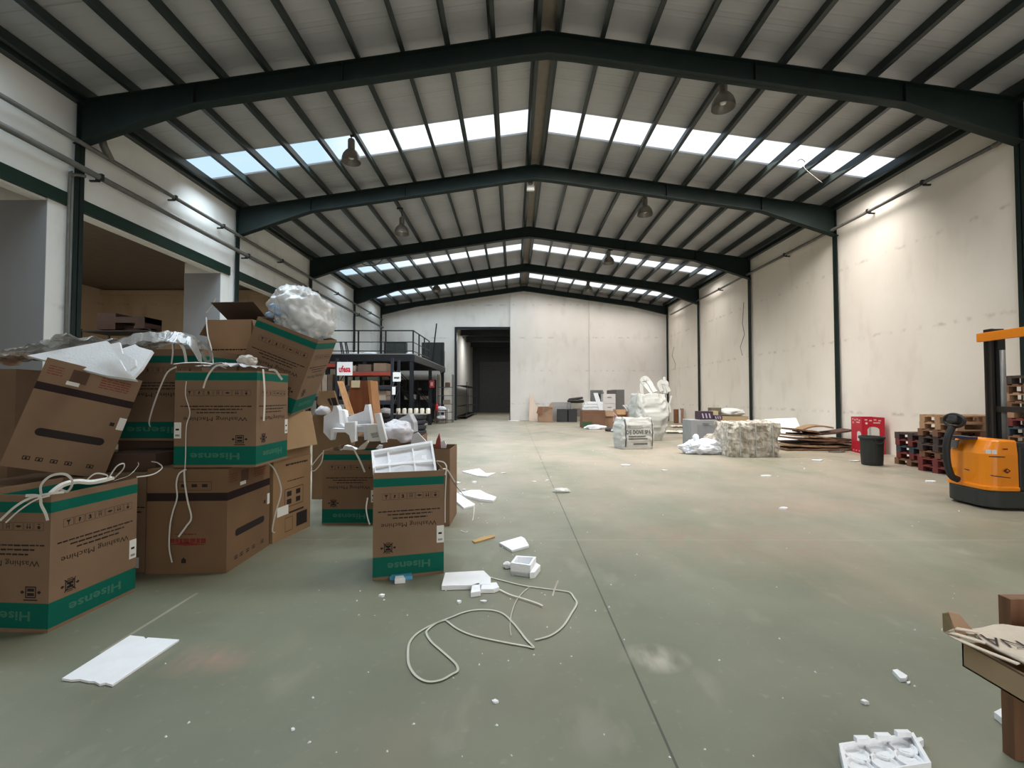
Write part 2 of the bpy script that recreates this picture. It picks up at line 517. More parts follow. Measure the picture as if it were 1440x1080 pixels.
def roof_mat():
    m = mat('roof_sheet', rgb(166, 166, 166), 0.42, var=0.12, scale=0.8, spec=0.4)
    nt = m.node_tree; p = nt.nodes['Principled BSDF']; L = nt.links
    tc = [n for n in nt.nodes if n.type == 'TEX_COORD'][0].outputs['Object']
    sep = nt.nodes.new('ShaderNodeSeparateXYZ'); L.new(tc, sep.inputs[0])
    pp = nt.nodes.new('ShaderNodeMath'); pp.operation = 'PINGPONG'; pp.inputs[1].default_value = 0.125; L.new(sep.outputs['Y'], pp.inputs[0])
    mr = nt.nodes.new('ShaderNodeMapRange'); mr.inputs['From Min'].default_value = 0.09; mr.inputs['From Max'].default_value = 0.12; L.new(pp.outputs[0], mr.inputs['Value'])
    b = nt.nodes.new('ShaderNodeBump'); b.inputs['Strength'].default_value = 0.25; b.inputs['Distance'].default_value = 0.02
    L.new(mr.outputs[0], b.inputs['Height']); L.new(b.outputs[0], p.inputs['Normal'])
    # lap joint of the sheets every metre
    pj = nt.nodes.new('ShaderNodeMath'); pj.operation = 'PINGPONG'; pj.inputs[1].default_value = 0.55; L.new(sep.outputs['Y'], pj.inputs[0])
    gj = nt.nodes.new('ShaderNodeMath'); gj.operation = 'GREATER_THAN'; gj.inputs[1].default_value = 0.538; L.new(pj.outputs[0], gj.inputs[0])
    g2 = nt.nodes.new('ShaderNodeMath'); g2.operation = 'MULTIPLY'; g2.inputs[1].default_value = 0.2; L.new(gj.outputs[0], g2.inputs[0])
    src = p.inputs['Base Color'].links[0].from_socket
    x = nt.nodes.new('ShaderNodeMix'); x.data_type = 'RGBA'; L.new(g2.outputs[0], x.inputs['Factor']); L.new(src, x.inputs['A']); x.inputs['B'].default_value = (0.05, 0.045, 0.035, 1)
    L.new(x.outputs['Result'], p.inputs['Base Color'])
    return m

def skylight_mat():
    m = bpy.data.materials.new('skylight_sheet'); m.use_nodes = True
    nt = m.node_tree; nt.nodes.clear()
    o = nt.nodes.new('ShaderNodeOutputMaterial'); t = nt.nodes.new('ShaderNodeBsdfTransparent'); g = nt.nodes.new('ShaderNodeBsdfTranslucent')
    t.inputs[0].default_value = (0.93, 0.95, 0.97, 1); g.inputs[0].default_value = (0.9, 0.9, 0.9, 1)
    nz = nt.nodes.new('ShaderNodeTexNoise'); nz.inputs['Scale'].default_value = 3
    mr = nt.nodes.new('ShaderNodeMapRange'); mr.inputs['To Min'].default_value = 0.02; mr.inputs['To Max'].default_value = 0.14
    nt.links.new(nz.outputs['Fac'], mr.inputs['Value'])
    x = nt.nodes.new('ShaderNodeMixShader'); nt.links.new(mr.outputs[0], x.inputs[0]); nt.links.new(t.outputs[0], x.inputs[1]); nt.links.new(g.outputs[0], x.inputs[2])
    nt.links.new(x.outputs[0], o.inputs['Surface'])
    return m

M_FLOOR = floor_mat()
M_WALLR = wall_mat('wall_paint_warm', rgb(228, 220, 206), rgb(238, 231, 219), rgb(204, 192, 180))
M_WALLB = wall_mat('wall_paint_back', rgb(220, 215, 207), rgb(232, 228, 222), rgb(192, 183, 174))
M_WALLL = wall_mat('wall_paint_left', rgb(214, 213, 208), rgb(228, 227, 224), rgb(186, 178, 166))
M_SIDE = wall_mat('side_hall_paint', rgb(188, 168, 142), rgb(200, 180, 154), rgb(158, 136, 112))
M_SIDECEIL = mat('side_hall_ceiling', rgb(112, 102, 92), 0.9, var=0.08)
M_ROOF = roof_mat()
M_SKY = skylight_mat()
M_STEEL = mat('green_steel', rgb(27, 38, 35), 0.6, var=0.15, scale=3, spec=0.2)
M_STEELD = mat('dark_steel', rgb(30, 34, 36), 0.5, var=0.2, scale=5)
M_PURL = mat('purlin_steel', rgb(36, 44, 42), 0.4, var=0.15, scale=3)
M_GALV = mat('galvanised', rgb(120, 120, 116), 0.45, var=0.1, scale=6, metal=0.3)
M_LINTEL = mat('lintel_green', rgb(16, 40, 31), 0.5, var=0.1)
M_PIPE = mat('pipe_grey', rgb(96, 94, 88), 0.45, var=0.15, scale=5)
M_BLACK = mat('black_paint', rgb(24, 24, 26), 0.5, var=0.2)
M_RIDGE = mat('ridge_metal', rgb(128, 118, 104), 0.5, var=0.1)

# ------------------------------------------------------------------ floor, walls, roof
b = MB(); b.box(-18.5, XR + 0.2, YF - 2, 47, -0.15, 0)
struct(b.build('floor', M_FLOOR, origin=Vector((0, 0, 0))))
WT = 7.56
b = MB(); b.box(XR, XR + 0.2, YF, YB + 0.3, 0, WT)
struct(b.build('wall_right', M_WALLR, origin=Vector((XR, 0, 0))))
LZ = 5.43
OPEN = [(3.92, 8.37), (9.08, 13.4), (14.26, 18.5)]
b = MB()
b.box(XL - 0.25, XL, YF, YB + 0.3, LZ, WT)
b.box(XL - 0.25, XL, YF, 3.9, 0, LZ)
b.box(XL - 1.06, XL, 8.37, 8.80, 0, LZ); b.box(XL - 0.25, XL, 8.80, 9.08, 0, LZ)
b.box(XL - 1.06, XL, 13.4, 13.98, 0, LZ); b.box(XL - 0.25, XL, 13.98, 14.26, 0, LZ)
b.box(XL - 1.06, XL, 18.5, 19.1, 0, LZ); b.box(XL - 0.25, XL, 19.1, YB + 0.3, 0, LZ)
for y0, y1 in OPEN: b.box(XL - 0.25, XL - 0.03, y0, y1, 5.13, LZ)
struct(b.build('wall_left', M_WALLL, origin=Vector((XL, 0, 0))))
for i, (y0, y1) in enumerate(OPEN):
    b = MB(); b.box(XL - 0.03, XL + 0.05, y0 - 0.05, y1 + 0.38, 5.17, 5.42)
    struct(b.build('trim_%d' % (i + 1), M_LINTEL))
M_REVEAL_SHADE = mat('reveal_shade_grey', rgb(136, 138, 140), .8, var=.05, scale=1)  # thin slabs that put the shade of the pier sides into a darker grey
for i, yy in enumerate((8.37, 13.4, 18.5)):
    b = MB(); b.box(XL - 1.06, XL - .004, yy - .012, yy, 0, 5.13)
    struct(b.build('trim_%d' % (6 + i), M_REVEAL_SHADE))
# gable wall with the tall doorway
DX0, DX1, DZ = -3.73, -0.2, 5.96
b = MB()
def gable(mb, x0, x1, z0, y0, y1):
    xs = [x0] + ([XC] if x0 < XC < x1 else []) + [x1]
    pts = [(x0, y0, z0), (x1, y0, z0)] + [(x, y0, roof_z(x) + 0.02) for x in reversed(xs)]
    mb.prism(pts, (0, y1 - y0, 0))
gable(b, XL - 0.2, DX0, 0, YB + 0.1, YB + 0.35)
gable(b, DX0, DX1, DZ, YB + 0.1, YB + 0.35)
gable(b, DX1, 4.9, 0, YB - 0.05, YB + 0.35)
gable(b, 4.9, 5.2, 0, YB - 0.12, YB + 0.35)
gable(b, 5.2, XR + 0.2, 0, YB - 0.03, YB + 0.35)
struct(b.build('wall_back', M_WALLB, origin=Vector((0, YB, 0))))
b = MB()
b.box(XL - .2, XC - 1, YF - 0.3, YF, 0, WT); b.box(XC + 6.5, XR + .2, YF - 0.3, YF, 0, WT); b.box(XC - 1, XC + 6.5, YF - .3, YF, 5, WT)
gable(b, XL - 0.2, XR + 0.2, WT - 0.02, YF - 0.3, YF)
struct(b.build('wall_front', M_WALLB, origin=Vector((0, YF, 0))))
b = MB()
b.box(DX0 - 0.09, DX0 + 0.04, YB + 0.0, YB + 0.36, 0, DZ + 0.1); b.box(DX1 - 0.05, DX1 + 0.0, YB - 0.07, YB + 0.36, 0, DZ + 0.1); b.box(DX0 + 0.04, DX1 - 0.05, YB - 0.02, YB + 0.36, DZ - 0.04, DZ + 0.1)
struct(b.build('trim_4', M_STEELD))
# side hall behind the left openings
SX = -17.0
b = MB(); b.box(SX, XL - 0.25, 19.0, 19.2, 0, 5.95)
b.box(SX, XL - 0.3, 18.86, 19.0, 5.72, 5.9)
for x in (-15.6, -13.9, -11.3): b.box(x, x + 0.35, 18.9, 19.0, 0, 5.72)
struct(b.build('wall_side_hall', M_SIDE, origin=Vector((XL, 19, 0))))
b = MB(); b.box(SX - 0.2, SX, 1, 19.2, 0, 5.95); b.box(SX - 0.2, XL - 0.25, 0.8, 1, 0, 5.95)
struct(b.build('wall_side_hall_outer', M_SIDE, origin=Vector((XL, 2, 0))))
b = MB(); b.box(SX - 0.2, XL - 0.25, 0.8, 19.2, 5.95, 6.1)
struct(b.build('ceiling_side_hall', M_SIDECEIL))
# hall beyond the doorway
M_FAR = mat('far_hall_wall', rgb(176, 174, 166), 0.8, var=0.05)
M_FARDARK = mat('far_hall_dark', rgb(58, 60, 62), 0.7, var=0.1)
b = MB(); b.box(DX0 - 0.45, DX0 - 0.25, YB + 0.35, 45.4, 0, 6.6)
struct(b.build('wall_far_left', M_FAR))
b = MB(); b.box(2.2, 2.4, YB + 0.35, 45.4, 0, 6.6)
struct(b.build('wall_far_right', M_FAR))
b = MB(); b.box(DX0 - 0.4, 2.3, YB + 0.36, 45.4, 6.6, 6.75)
struct(b.build('ceiling_far', mat('far_ceiling', rgb(112, 112, 106), 0.8)))
b = MB(); b.box(DX0 - 0.4, 2.3, 45.2, 45.4, 0, 6.6)
struct(b.build('wall_far_end', M_FARDARK))
b = MB()
for k in range(26): b.box(-3.3, 0.4, 45.08, 45.2, 0.02 + k * 0.19, 0.19 + k * 0.19)
struct(b.build('door_1', mat('roller_door', rgb(74, 74, 76), 0.6, var=0.08)))
b = MB()
for y in (34.5, 38.5, 42.5): b.box(DX0 - 0.2, 2.2, y, y + 0.25, 6.1, 6.6)
struct(b.build('trim_5', M_STEELD))
# roof sheets with the translucent strips
ys = [YF - 0.3]
for s in STRIPS: ys += [s[0], s[1]]
ys += [YB + 0.4]
b = MB()
wn = 0
for sg in (-1, 1):
    xe = XL - 0.3 if sg < 0 else XR + 0.3
    def slab(mb, y0, y1, xa, xb, t=0.05):
        pts = [(xa, y0, roof_z(xa)), (xb, y0, roof_z(xb)), (xb, y0, roof_z(xb) + t), (xa, y0, roof_z(xa) + t)]
        mb.prism(pts, (0, y1 - y0, 0))
    for i in range(0, len(ys) - 1, 2):
        slab(b, ys[i], ys[i + 1], XC, xe)
    for s in STRIPS:
        xi = XC + sg * 0.22; xo = (XL + 0.1) if sg < 0 else (XR - 0.15)
        slab(b, s[0], s[1], XC, xi); slab(b, s[0], s[1], xo, xe)
        wn += 1
        w = MB(); slab(w, s[0], s[1], xi, xo, 0.02)
        struct(w.build('window_%d' % wn, M_SKY))
struct(b.build('ceiling', M_ROOF, origin=Vector((0, 0, 7.5))))
b = MB(); b.box(XC - 0.2, XC + 0.2, YF, YB, rafter_z(XC) + 0.15, rafter_z(XC) + 0.17)
struct(b.build('ridge_cap', M_RIDGE))

# ------------------------------------------------------------------ portal frames and purlins
def ibeam_strip(mb, pts, w, t):
    """flange following a polyline in x-z at y=0"""
    for (xa, za), (xb, zb) in zip(pts[:-1], pts[1:]):
        mb.prism([(xa, -w / 2, za), (xb, -w / 2, zb), (xb, -w / 2, zb + t), (xa, -w / 2, za + t)], (0, w, 0))
M_FRAME = M_STEEL
def portal(y, depth=0.42, knee=0.86, brace=True):
    r = bpy.data.objects.new('portal_frame', None); COL.objects.link(r); r.location = (XC, y, 0)
    struct(r)
    hl = 2.3
    for sg, xw in ((-1, XL), (1, XR)):
        xi = (xw - XC) - sg * 0.02
        zt = lambda x: ZRIDGE - abs(x) * SLOPE
        xh = xi - sg * hl
        low = [(0, zt(0) - depth * 1.05), (sg * 0.5, zt(0.5) - depth), (xh, zt(xh) - depth), (xi, zt(xi) - knee)]
        top = [(0, zt(0)), (xi, zt(xi))]
        mb = MB()
        mb.prism([(x, -0.008, z) for x, z in top + low[::-1]], (0, 0.016, 0))
        if sg > 0:
            ibeam_strip(mb, low, 0.2, 0.018); ibeam_strip(mb, [(x, z - 0.018) for x, z in top], 0.2, 0.018)
        else:
            ibeam_strip(mb, low[::-1], 0.2, 0.018); ibeam_strip(mb, [(x, z - 0.018) for x, z in top[::-1]], 0.2, 0.018)
        for k in (0.06, hl, 5.2):   # web stiffeners
            xx = xi - sg * k
            zb = zt(xx) - (depth if k >= hl else knee - 0.02)
            mb.box(xx - 0.008, xx + 0.008, -0.09, 0.09, zb, zt(xx) - 0.02)
        struct(mb.build('rafter', M_FRAME, r))
        c = MB()
        xo = xi + sg * 0.0
        xin = xi - sg * 0.06
        c.box(min(xin, xin + sg * 0.015), max(xin, xin + sg * 0.015), -0.1, 0.1, 0, zt(xi) - knee + 0.02)
        c.box(min(xin, xi + sg * 0.01), max(xin, xi + sg * 0.01), -0.008, 0.008, 0, zt(xi) - 0.05)
        c.box(xin - 0.02, xin + 0.03, -0.14, 0.14, 0, 0.02)
        struct(c.build('column', M_FRAME, r))
    return r
for y in FR_Y[1:]: portal(y)
portal(YB - 0.3, 0.3, 0.5)
portal(FR_Y[0])
for sg in (-1, 1):
    for k in range(11):
        x = XC + sg * (0.22 + 0.88 * k)
        if x < XL + 0.05 or x > XR - 0.05: continue
        z = rafter_z(x)
        mb = MB()
        mb.box(x - 0.006, x + 0.006, YF, YB, z, z + 0.24)
        mb.box(x - (0.085 if sg > 0 else 0), x + (0 if sg > 0 else 0.085), YF, YB, z, z + 0.014)
        mb.box(x - (0 if sg > 0 else 0.07), x + (0.07 if sg > 0 else 0), YF, YB, z + 0.226, z + 0.24)
        struct(mb.build('roof_purlin', M_PURL))
for sg, xw in ((-1, XL), (1, XR)):
    x = xw - sg * 0.08
    mb = MB(); z = rafter_z(x); mb.box(x - 0.07, x + 0.07, YF, YB, z - 0.05, z + 0.24)
    struct(mb.build('eaves_beam', M_PURL))

# ------------------------------------------------------------------ pipes on the walls
def pipe(name, pts, r, label, hang=None, m=None, wallx=None):
    mb = MB(); mb.tube(pts, r, 10)
    o = mb.build(name, m or M_PIPE, smooth=True)
    tag(o, label, 'pipe')
    return o
def wall_pipe(label, x, z, y0, y1, r, wallx, ybr):
    t = thing('wall_pipe', label, 'pipe', (x, (y0 + y1) / 2, z))
    mb = MB(); mb.tube([(x, y0, z), (x, y1, z)], r, 10); mb.build('pipe_run', M_PIPE, t, smooth=True, world=True)
    for y in ybr:
        mb = MB(); s = 1 if wallx > x else -1
        mb.box(min(x, wallx), max(x, wallx), y - 0.02, y + 0.02, z - r - 0.03, z - r + 0.005)
        mb.box(x - r - 0.01, x + r + 0.01, y - 0.03, y + 0.03, z - r - 0.01, z + r + 0.01)
        mb.build('bracket', M_STEELD, t, world=True)
wall_pipe('upper thin grey pipe running along the left wall', XL + 0.17, 6.45, 2.0, 29.5, 0.045, XL, [6.9, 11.3, 13.2, 16.6, 21.9, 27])
wall_pipe('lower thicker grey pipe running along the left wall above the openings', XL + 0.2, 5.95, 2.0, 29.5, 0.058, XL, [9.2, 14.4, 19.5, 24.8])
wall_pipe('grey pipe running along the right wall below the eaves', XR - 0.17, 6.62, 9.3, 28.6, 0.045, XR, [10.9, 12.6, 16.5, 21.8])
pts = spline([(XR - 0.17, 9.3, 6.62), (XR - 0.17, 9.12, 6.64), (XR - 0.2, 9.0, 6.75), (XR - 0.6, 9.0, 7.0)], 4)
pipe('pipe_elbow', pts, 0.05, 'short bent end of the grey pipe rising to the right end of the nearest rafter')
pts = spline([(XL + 0.06, 8.72, 0.0), (XL + 0.06, 8.72, 3), (XL + 0.06, 8.72, 5.6), (XL + 0.07, 8.76, 5.78), (XL + 0.1, 8.86, 5.84), (XL + 0.15, 8.95, 5.85)], 4)
pipe('conduit', pts, 0.03, 'thin vertical conduit beside the nearest green column on the left wall')
pts = [(XL + 0.18, 9.45, 6.45), (XL + 0.22, 9.25, 6.62), (XL + 0.25, 9.08, 6.95)]
pipe('pipe_branch', pts, 0.07, 'thick dark pipe stub between the upper left pipe and the nearest rafter')
# cracks in the right wall render
for i, (pts, lb) in enumerate([
    ([(1046, 425), (1044, 455), (1047, 470), (1041, 488), (1044, 500)], 'jagged crack in the right wall beside the third green column'),
    ([(948, 488), (945, 500), (950, 512), (949, 520)], 'short jagged crack in the right wall near the far corner')]):
    mb = MB(); mb.tube([at_x(px, py, XR - 0.004) for px, py in pts], 0.012, 5)
    tag(mb.build('wall_crack', mat('crack_dark', rgb(120, 108, 94), 0.9)), lb, 'crack')

# ------------------------------------------------------------------ high bay lamps
M_SHADE = mat('lamp_aluminium', rgb(150, 146, 138), 0.35, metal=0.6)
M_SHADEIN = mat('lamp_reflector', rgb(210, 206, 198), 0.3, metal=0.4)
M_BULB = mat('lamp_bulb', rgb(225, 222, 214), 0.15)
def lamp(px, py, y, label, dia=0.5):
    p = at_y(px, py, y)
    t = thing('high_bay_lamp', label, 'lamp', p, group='bell shaped lamps under the roof')
    r = dia / 2
    mb = MB(); mb.lathe([(r, -0.18), (r * 0.98, -0.1), (r * 0.86, 0.0), (r * 0.6, 0.09), (r * 0.32, 0.14), (r * 0.3, 0.14), (r * 0.56, 0.075), (r * 0.82, -0.015), (r * 0.95, -0.11), (r * 0.97, -0.18)], 24, cap=False)
    mb.build('lamp_shade', M_SHADE, t, smooth=True)
    mb = MB(); mb.lathe([(0.085, 0.13), (0.085, 0.36), (0.07, 0.39), (0.03, 0.4)], 16); mb.build('ballast_housing', M_SHADE, t)
    mb = MB(); mb.lathe([(0.02, 0.12), (0.03, 0.06), (0.07, -0.02), (0.06, -0.09), (0.0, -0.12)], 14, cap=False); mb.build('bulb', M_BULB, t, smooth=True)
    top = rafter_z(p.x) - p.z + .03
    kk = max(0, round((abs(p.x - XC) - .22) / .88)); xp = XC + math.copysign(.22 + .88 * kk, p.x - XC) - p.x
    zp = rafter_z(p.x + xp) - p.z
    top = zp - .03
    mb = MB(); mb.box(min(0, xp) - .03, max(0, xp) + .03, -.02, .02, zp - .045, zp - .002); mb.build('mount_arm', M_STEELD, t)
    mb = MB(); mb.tube([(0, 0, 0.4), (0, 0, max(0.45, top + 0.02))], 0.014, 8); mb.build('suspension_rod', M_STEELD, t)
lamp(1017, 140, 9.6, 'large bell lamp nearest the camera under the right roof slope', 0.48)
lamp(494, 218, 11.2, 'bell lamp in front of the near skylight strip on the left', 0.46)
lamp(565, 322, 15.6, 'bell lamp under the left roof slope beyond the second rafter')
lamp(907, 295, 15.2, 'bell lamp under the right roof slope beyond the second rafter')
lamp(856, 365, 20.5, 'bell lamp against the far skylight on the right, beyond the third rafter')
lamp(614, 405, 25.2, 'small distant bell lamp on the left before the farthest skylight')
lamp(827, 405, 25.4, 'small distant bell lamp on the right before the farthest skylight')
# emergency light at the ridge
t = thing('emergency_light', 'small white square light fixed at the ridge behind the second rafter', 'light', at_y(746, 259, 14.35))
mb = MB(); mb.cbox((0, 0, 0), (0.24, 0.1, 0.42)); mb.build('light_housing', mat('white_plastic', rgb(215, 212, 205), 0.5), t, bevel=0.01)
mb = MB(); mb.lathe([(0.08, 0), (0.08, 0.02), (0.0, 0.03)], 16, M=Matrix.Translation((0, -0.05, 0.02)) @ Matrix.Rotation(R(90), 4, 'X')); mb.build('lens', mat('smoked_lens', rgb(120, 120, 118), 0.2), t, smooth=True)
mb = MB(); mb.cbox((0, 0.02, 0.32), (0.04, 0.04, 0.3)); mb.build('mount', M_STEELD, t)
# loose cable hanging from the roof
q = at_y(505, 366, 20.4); kk = round((abs(q.x - XC) - .22) / .88); xq = XC - .22 - .88 * kk
pts = spline([(xq, 20.4, rafter_z(xq) + .01), at_y(505, 366, 20.4), at_y(514, 373, 20.4), at_y(528, 373, 20.4), at_y(538, 365, 20.4)], 6)
mb = MB(); mb.tube(pts, 0.02, 6); tag(mb.build('loose_cable', M_PIPE, smooth=True), 'loop of loose pale cable hanging below the left skylight beyond the third rafter', 'cable')
q = at_y(1116, 229, 12.0); kk = round((abs(q.x - XC) - .22) / .88); xq = XC + .22 + .88 * kk
pts = spline([(xq, 12.0, rafter_z(xq) + .01), at_y(1116, 229, 12.0), at_y(1126, 224, 12.0), at_y(1132, 228, 12), at_y(1131, 236, 12), at_y(1143, 247, 12), at_y(1156, 257, 12)], 6)
mb = MB(); mb.tube(pts, 0.008, 6); tag(mb.build('loose_cable', M_PIPE, smooth=True), 'thin loose cable dangling in front of the near skylight on the right', 'cable')
# ------------------------------------------------------------------ cardboard cartons
BROWN = rgb(130, 105, 83)
BROWN2 = rgb(118, 92, 68)
TEAL = rgb(6, 96, 80)
DARKBAND = rgb(42, 30, 30)
M_INK = mat('ink_black', rgb(34, 26, 24), 0.8)
M_INKRED = mat('ink_red', rgb(120, 44, 36), 0.8)
M_PALE = mat('ink_pale', rgb(62, 116, 96), 0.8)
M_STICK = mat('sticker_white', rgb(226, 224, 216), 0.6)
M_BOARD = mat('board_plain', BROWN, 0.8, var=0.1, scale=2.5, bump=0.1, bscale=9, spec=0.2)
M_BOARD_IN = mat('board_inside', rgb(136, 108, 80), 0.8, var=0.08, scale=3, spec=0.2)

def body_mesh(w, d, h, open_top, t=0.006, dent=0.008, seed=1):
    """carton walls with board thickness, slightly bowed faces"""
    bm = bmesh.new()
    n = 4
    mb = MB()
    off = Vector((seed * 1.7, seed * 3.1, 0))
    def bow(p, nrm):
        u = p.x / w + 0.5; v = p.y / d + 0.5; q = p.z / h
        e = 0
        if abs(nrm.x) > 0.5: e = math.sin(math.pi * min(1, max(0, v))) * math.sin(math.pi * min(1, max(0, q)))
        elif abs(nrm.y) > 0.5: e = math.sin(math.pi * min(1, max(0, u))) * math.sin(math.pi * min(1, max(0, q)))
        return p + nrm * 0
    x, y = w / 2, d / 2
    o = [(-x, -y), (x, -y), (x, y), (-x, y)]
    i_ = [(-x + t, -y + t), (x - t, -y + t), (x - t, y - t), (-x + t, y - t)]
    vs = [(a, b, 0) for a, b in o] + [(a, b, h) for a, b in o]
    fs = [(0, 3, 2, 1)] + [(k, (k + 1) % 4, (k + 1) % 4 + 4, k + 4) for k in range(4)]
    if open_top:
        vs += [(a, b, h) for a, b in i_] + [(a, b, t) for a, b in i_]
        fs += [(4 + k, 4 + (k + 1) % 4, 8 + (k + 1) % 4, 8 + k) for k in range(4)]
        fs += [(8 + k, 8 + (k + 1) % 4, 12 + (k + 1) % 4, 12 + k) for k in range(4)]
        fs += [(12, 13, 14, 15)]
    else:
        fs += [(4, 5, 6, 7)]
    mb.add(vs, fs)
    bm.free()
    return mb

def box_face(w, d, h, side):
    if side == 'front': return Face((-w / 2, -d / 2, h), (1, 0, 0), (0, 0, -1), w, h)
    if side == 'right': return Face((w / 2, -d / 2, h), (0, 1, 0), (0, 0, -1), d, h)
    if side == 'left': return Face((-w / 2, d / 2, h), (0, -1, 0), (0, 0, -1), d, h)
    return Face((w / 2, d / 2, h), (-1, 0, 0), (0, 0, -1), w, h)

def icon_row(f, mb, u0, u1, v, hh):
    """shipping pictograms, printed the other way up like the rest of the carton"""
    n = 7
    step = (u1 - u0) / n
    for k in range(n):
        c = u0 + step * (k + 0.5); s = hh * 0.5
        f.frame(mb, c - step * 0.46, v - s * 1.15, step * 0.92, s * 2.3, 0.0018)
        if k == 0:      # umbrella
            f.poly(mb, [(c - s * .7, v - s * .7), (c + s * .7, v - s * .7), (c + s * .15, v), (c - s * .15, v)]); f.rect(mb, c - s * .12, v, s * .24, s * .8)
        elif k == 1:    # glass
            f.poly(mb, [(c - s * .1, v - s * .7), (c + s * .45, v - s * .5), (c + s * .15, v + s * .5), (c - s * .3, v + s * .6)])
        elif k == 2:    # rolling carton
            f.disc(mb, c, v - s * .3, s * .4, n=8); f.rect(mb, c - s * .6, v + s * .35, s * 1.1, s * .25); f.rect(mb, c - s * .1, v, s * .5, s * .5)
        elif k == 3:    # stack limit
            f.rect(mb, c - s * .7, v - s * .8, s * 1.4, s * .18); f.rect(mb, c - s * .5, v - s * .4, s * .2, s * 1.1); f.rect(mb, c + s * .3, v - s * .4, s * .2, s * 1.1); f.rect(mb, c - s * .1, v - s * .2, s * .2, s * .5)
        elif k == 4:    # hand truck
            f.poly(mb, [(c - s * .9, v), (c - s * .2, v - s * .35), (c + s * .8, v - s * .2), (c + s * .9, v + s * .1), (c, v + s * .4)])
        elif k == 5:    # this way up
            for q in (-0.4, 0.4):
                f.rect(mb, c + s * q - s * .1, v - s * .8, s * .2, s * 1.0); f.poly(mb, [(c + s * q - s * .35, v + s * .1), (c + s * q + s * .35, v + s * .1), (c + s * q, v + s * .8)][::-1])
        else:           # weight
            f.disc(mb, c, v + s * .25, s * .5, n=8); f.rect(mb, c - s * .45, v - s * .75, s * .9, s * .2)

def dash_line(f, mb, u0, u1, v, hh, rnd):
    u = u0
    while u < u1:
        l = rnd.uniform(0.02, 0.055)
        f.rect(mb, u, v - hh / 2, min(l, u1 - u), hh * rnd.uniform(.75, 1))
        u += l + 0.006

def clamp_mark(f, mb, cu, cv, s, crossed=False):
    f.frame(mb, cu - s * .5, cv - s * .5, s, s, s * .1)
    f.rect(mb, cu - s * .32, cv - s * .32, s * .64, s * .26); f.rect(mb, cu - s * .32, cv + s * .06, s * .64, s * .26)
    for q in (-1, 1):
        a = [(cu + q * s * .95, cv - s * .02), (cu + q * s * .95, cv + s * .02), (cu + q * s * .8, cv + s * .16), (cu + q * s * .55, cv), (cu + q * s * .8, cv - s * .16)]
        f.poly(mb, a if q < 0 else a[::-1]); 
    if crossed:
        for q in (-1, 1):
            a = [(cu - s * .6, cv - q * s * .6), (cu - s * .52, cv - q * s * .66), (cu + s * .6, cv + q * s * .6), (cu + s * .52, cv + q * s * .66)]
            f.poly(mb, a, k=1.3)
            f.poly(mb, a[::-1], k=1.3)
        for q in (-1, 1): f.rect(mb, cu - s * .3, cv + q * s * .62 - s * .04, s * .6, s * .08)
    else:
        f.rect(mb, cu - s * .65, cv + s * .62, s * 1.3, s * .1)

def print_washer(root, w, d, h, side, sym='right', stick=None, seed=1):
    f = box_face(w, d, h, side)
    rnd = random.Random(seed)
    W = f.w
    mb = MB()
    icon_row(f, mb, W * .12, W * .93, h * .23, h * .052); mb.build('shipping_icons', M_INK, root); mb = MB()
    dash_line(f, mb, W * .07, W * .94, h * .37, h * .013, rnd)
    dash_line(f, mb, W * .2, W * .83, h * .402, h * .013, rnd)
    dash_line(f, mb, W * .27, W * .76, h * .436, h * .013, rnd)
    mb.build('printed_lines', M_INK, root); mb = MB()
    f.text(mb, 'Washing Machine', W * .5, h * .495, width=W * .78, height=h * .055, flip=True, bold=0.0); mb.build('printed_lettering', M_INK, root); mb = MB()
    if sym == 'right': clamp_mark(f, mb, W * .8, h * .71, h * .085)
    else: clamp_mark(f, mb, W * .21, h * .71, h * .075, True)
    mb.build('clamp_symbol', M_INK, root)
    mb = MB()
    f.text(mb, 'Hisense', W * .5, h * .885, width=W * .6, height=h * .07, flip=True, bold=0.02)
    o = mb.build('brand_lettering', M_PALE, root)
    if stick:
        mb = MB()
        u = {'l': .0, 'r': W - .062}[stick]
        f.rect(mb, u, h * .535, .062, h * .165, k=1.6)
        mb2 = MB()
        f.rect(mb2, u + .014, h * .60, .03, h * .018, k=2.4)
        for q in range(7): f.rect(mb2, u + .012 + q * .0055, h * .66, .003, h * .02, k=2.4)
        s = mb.build('sticker', M_STICK, root)
        mb2.build('sticker_print', M_INK, s)

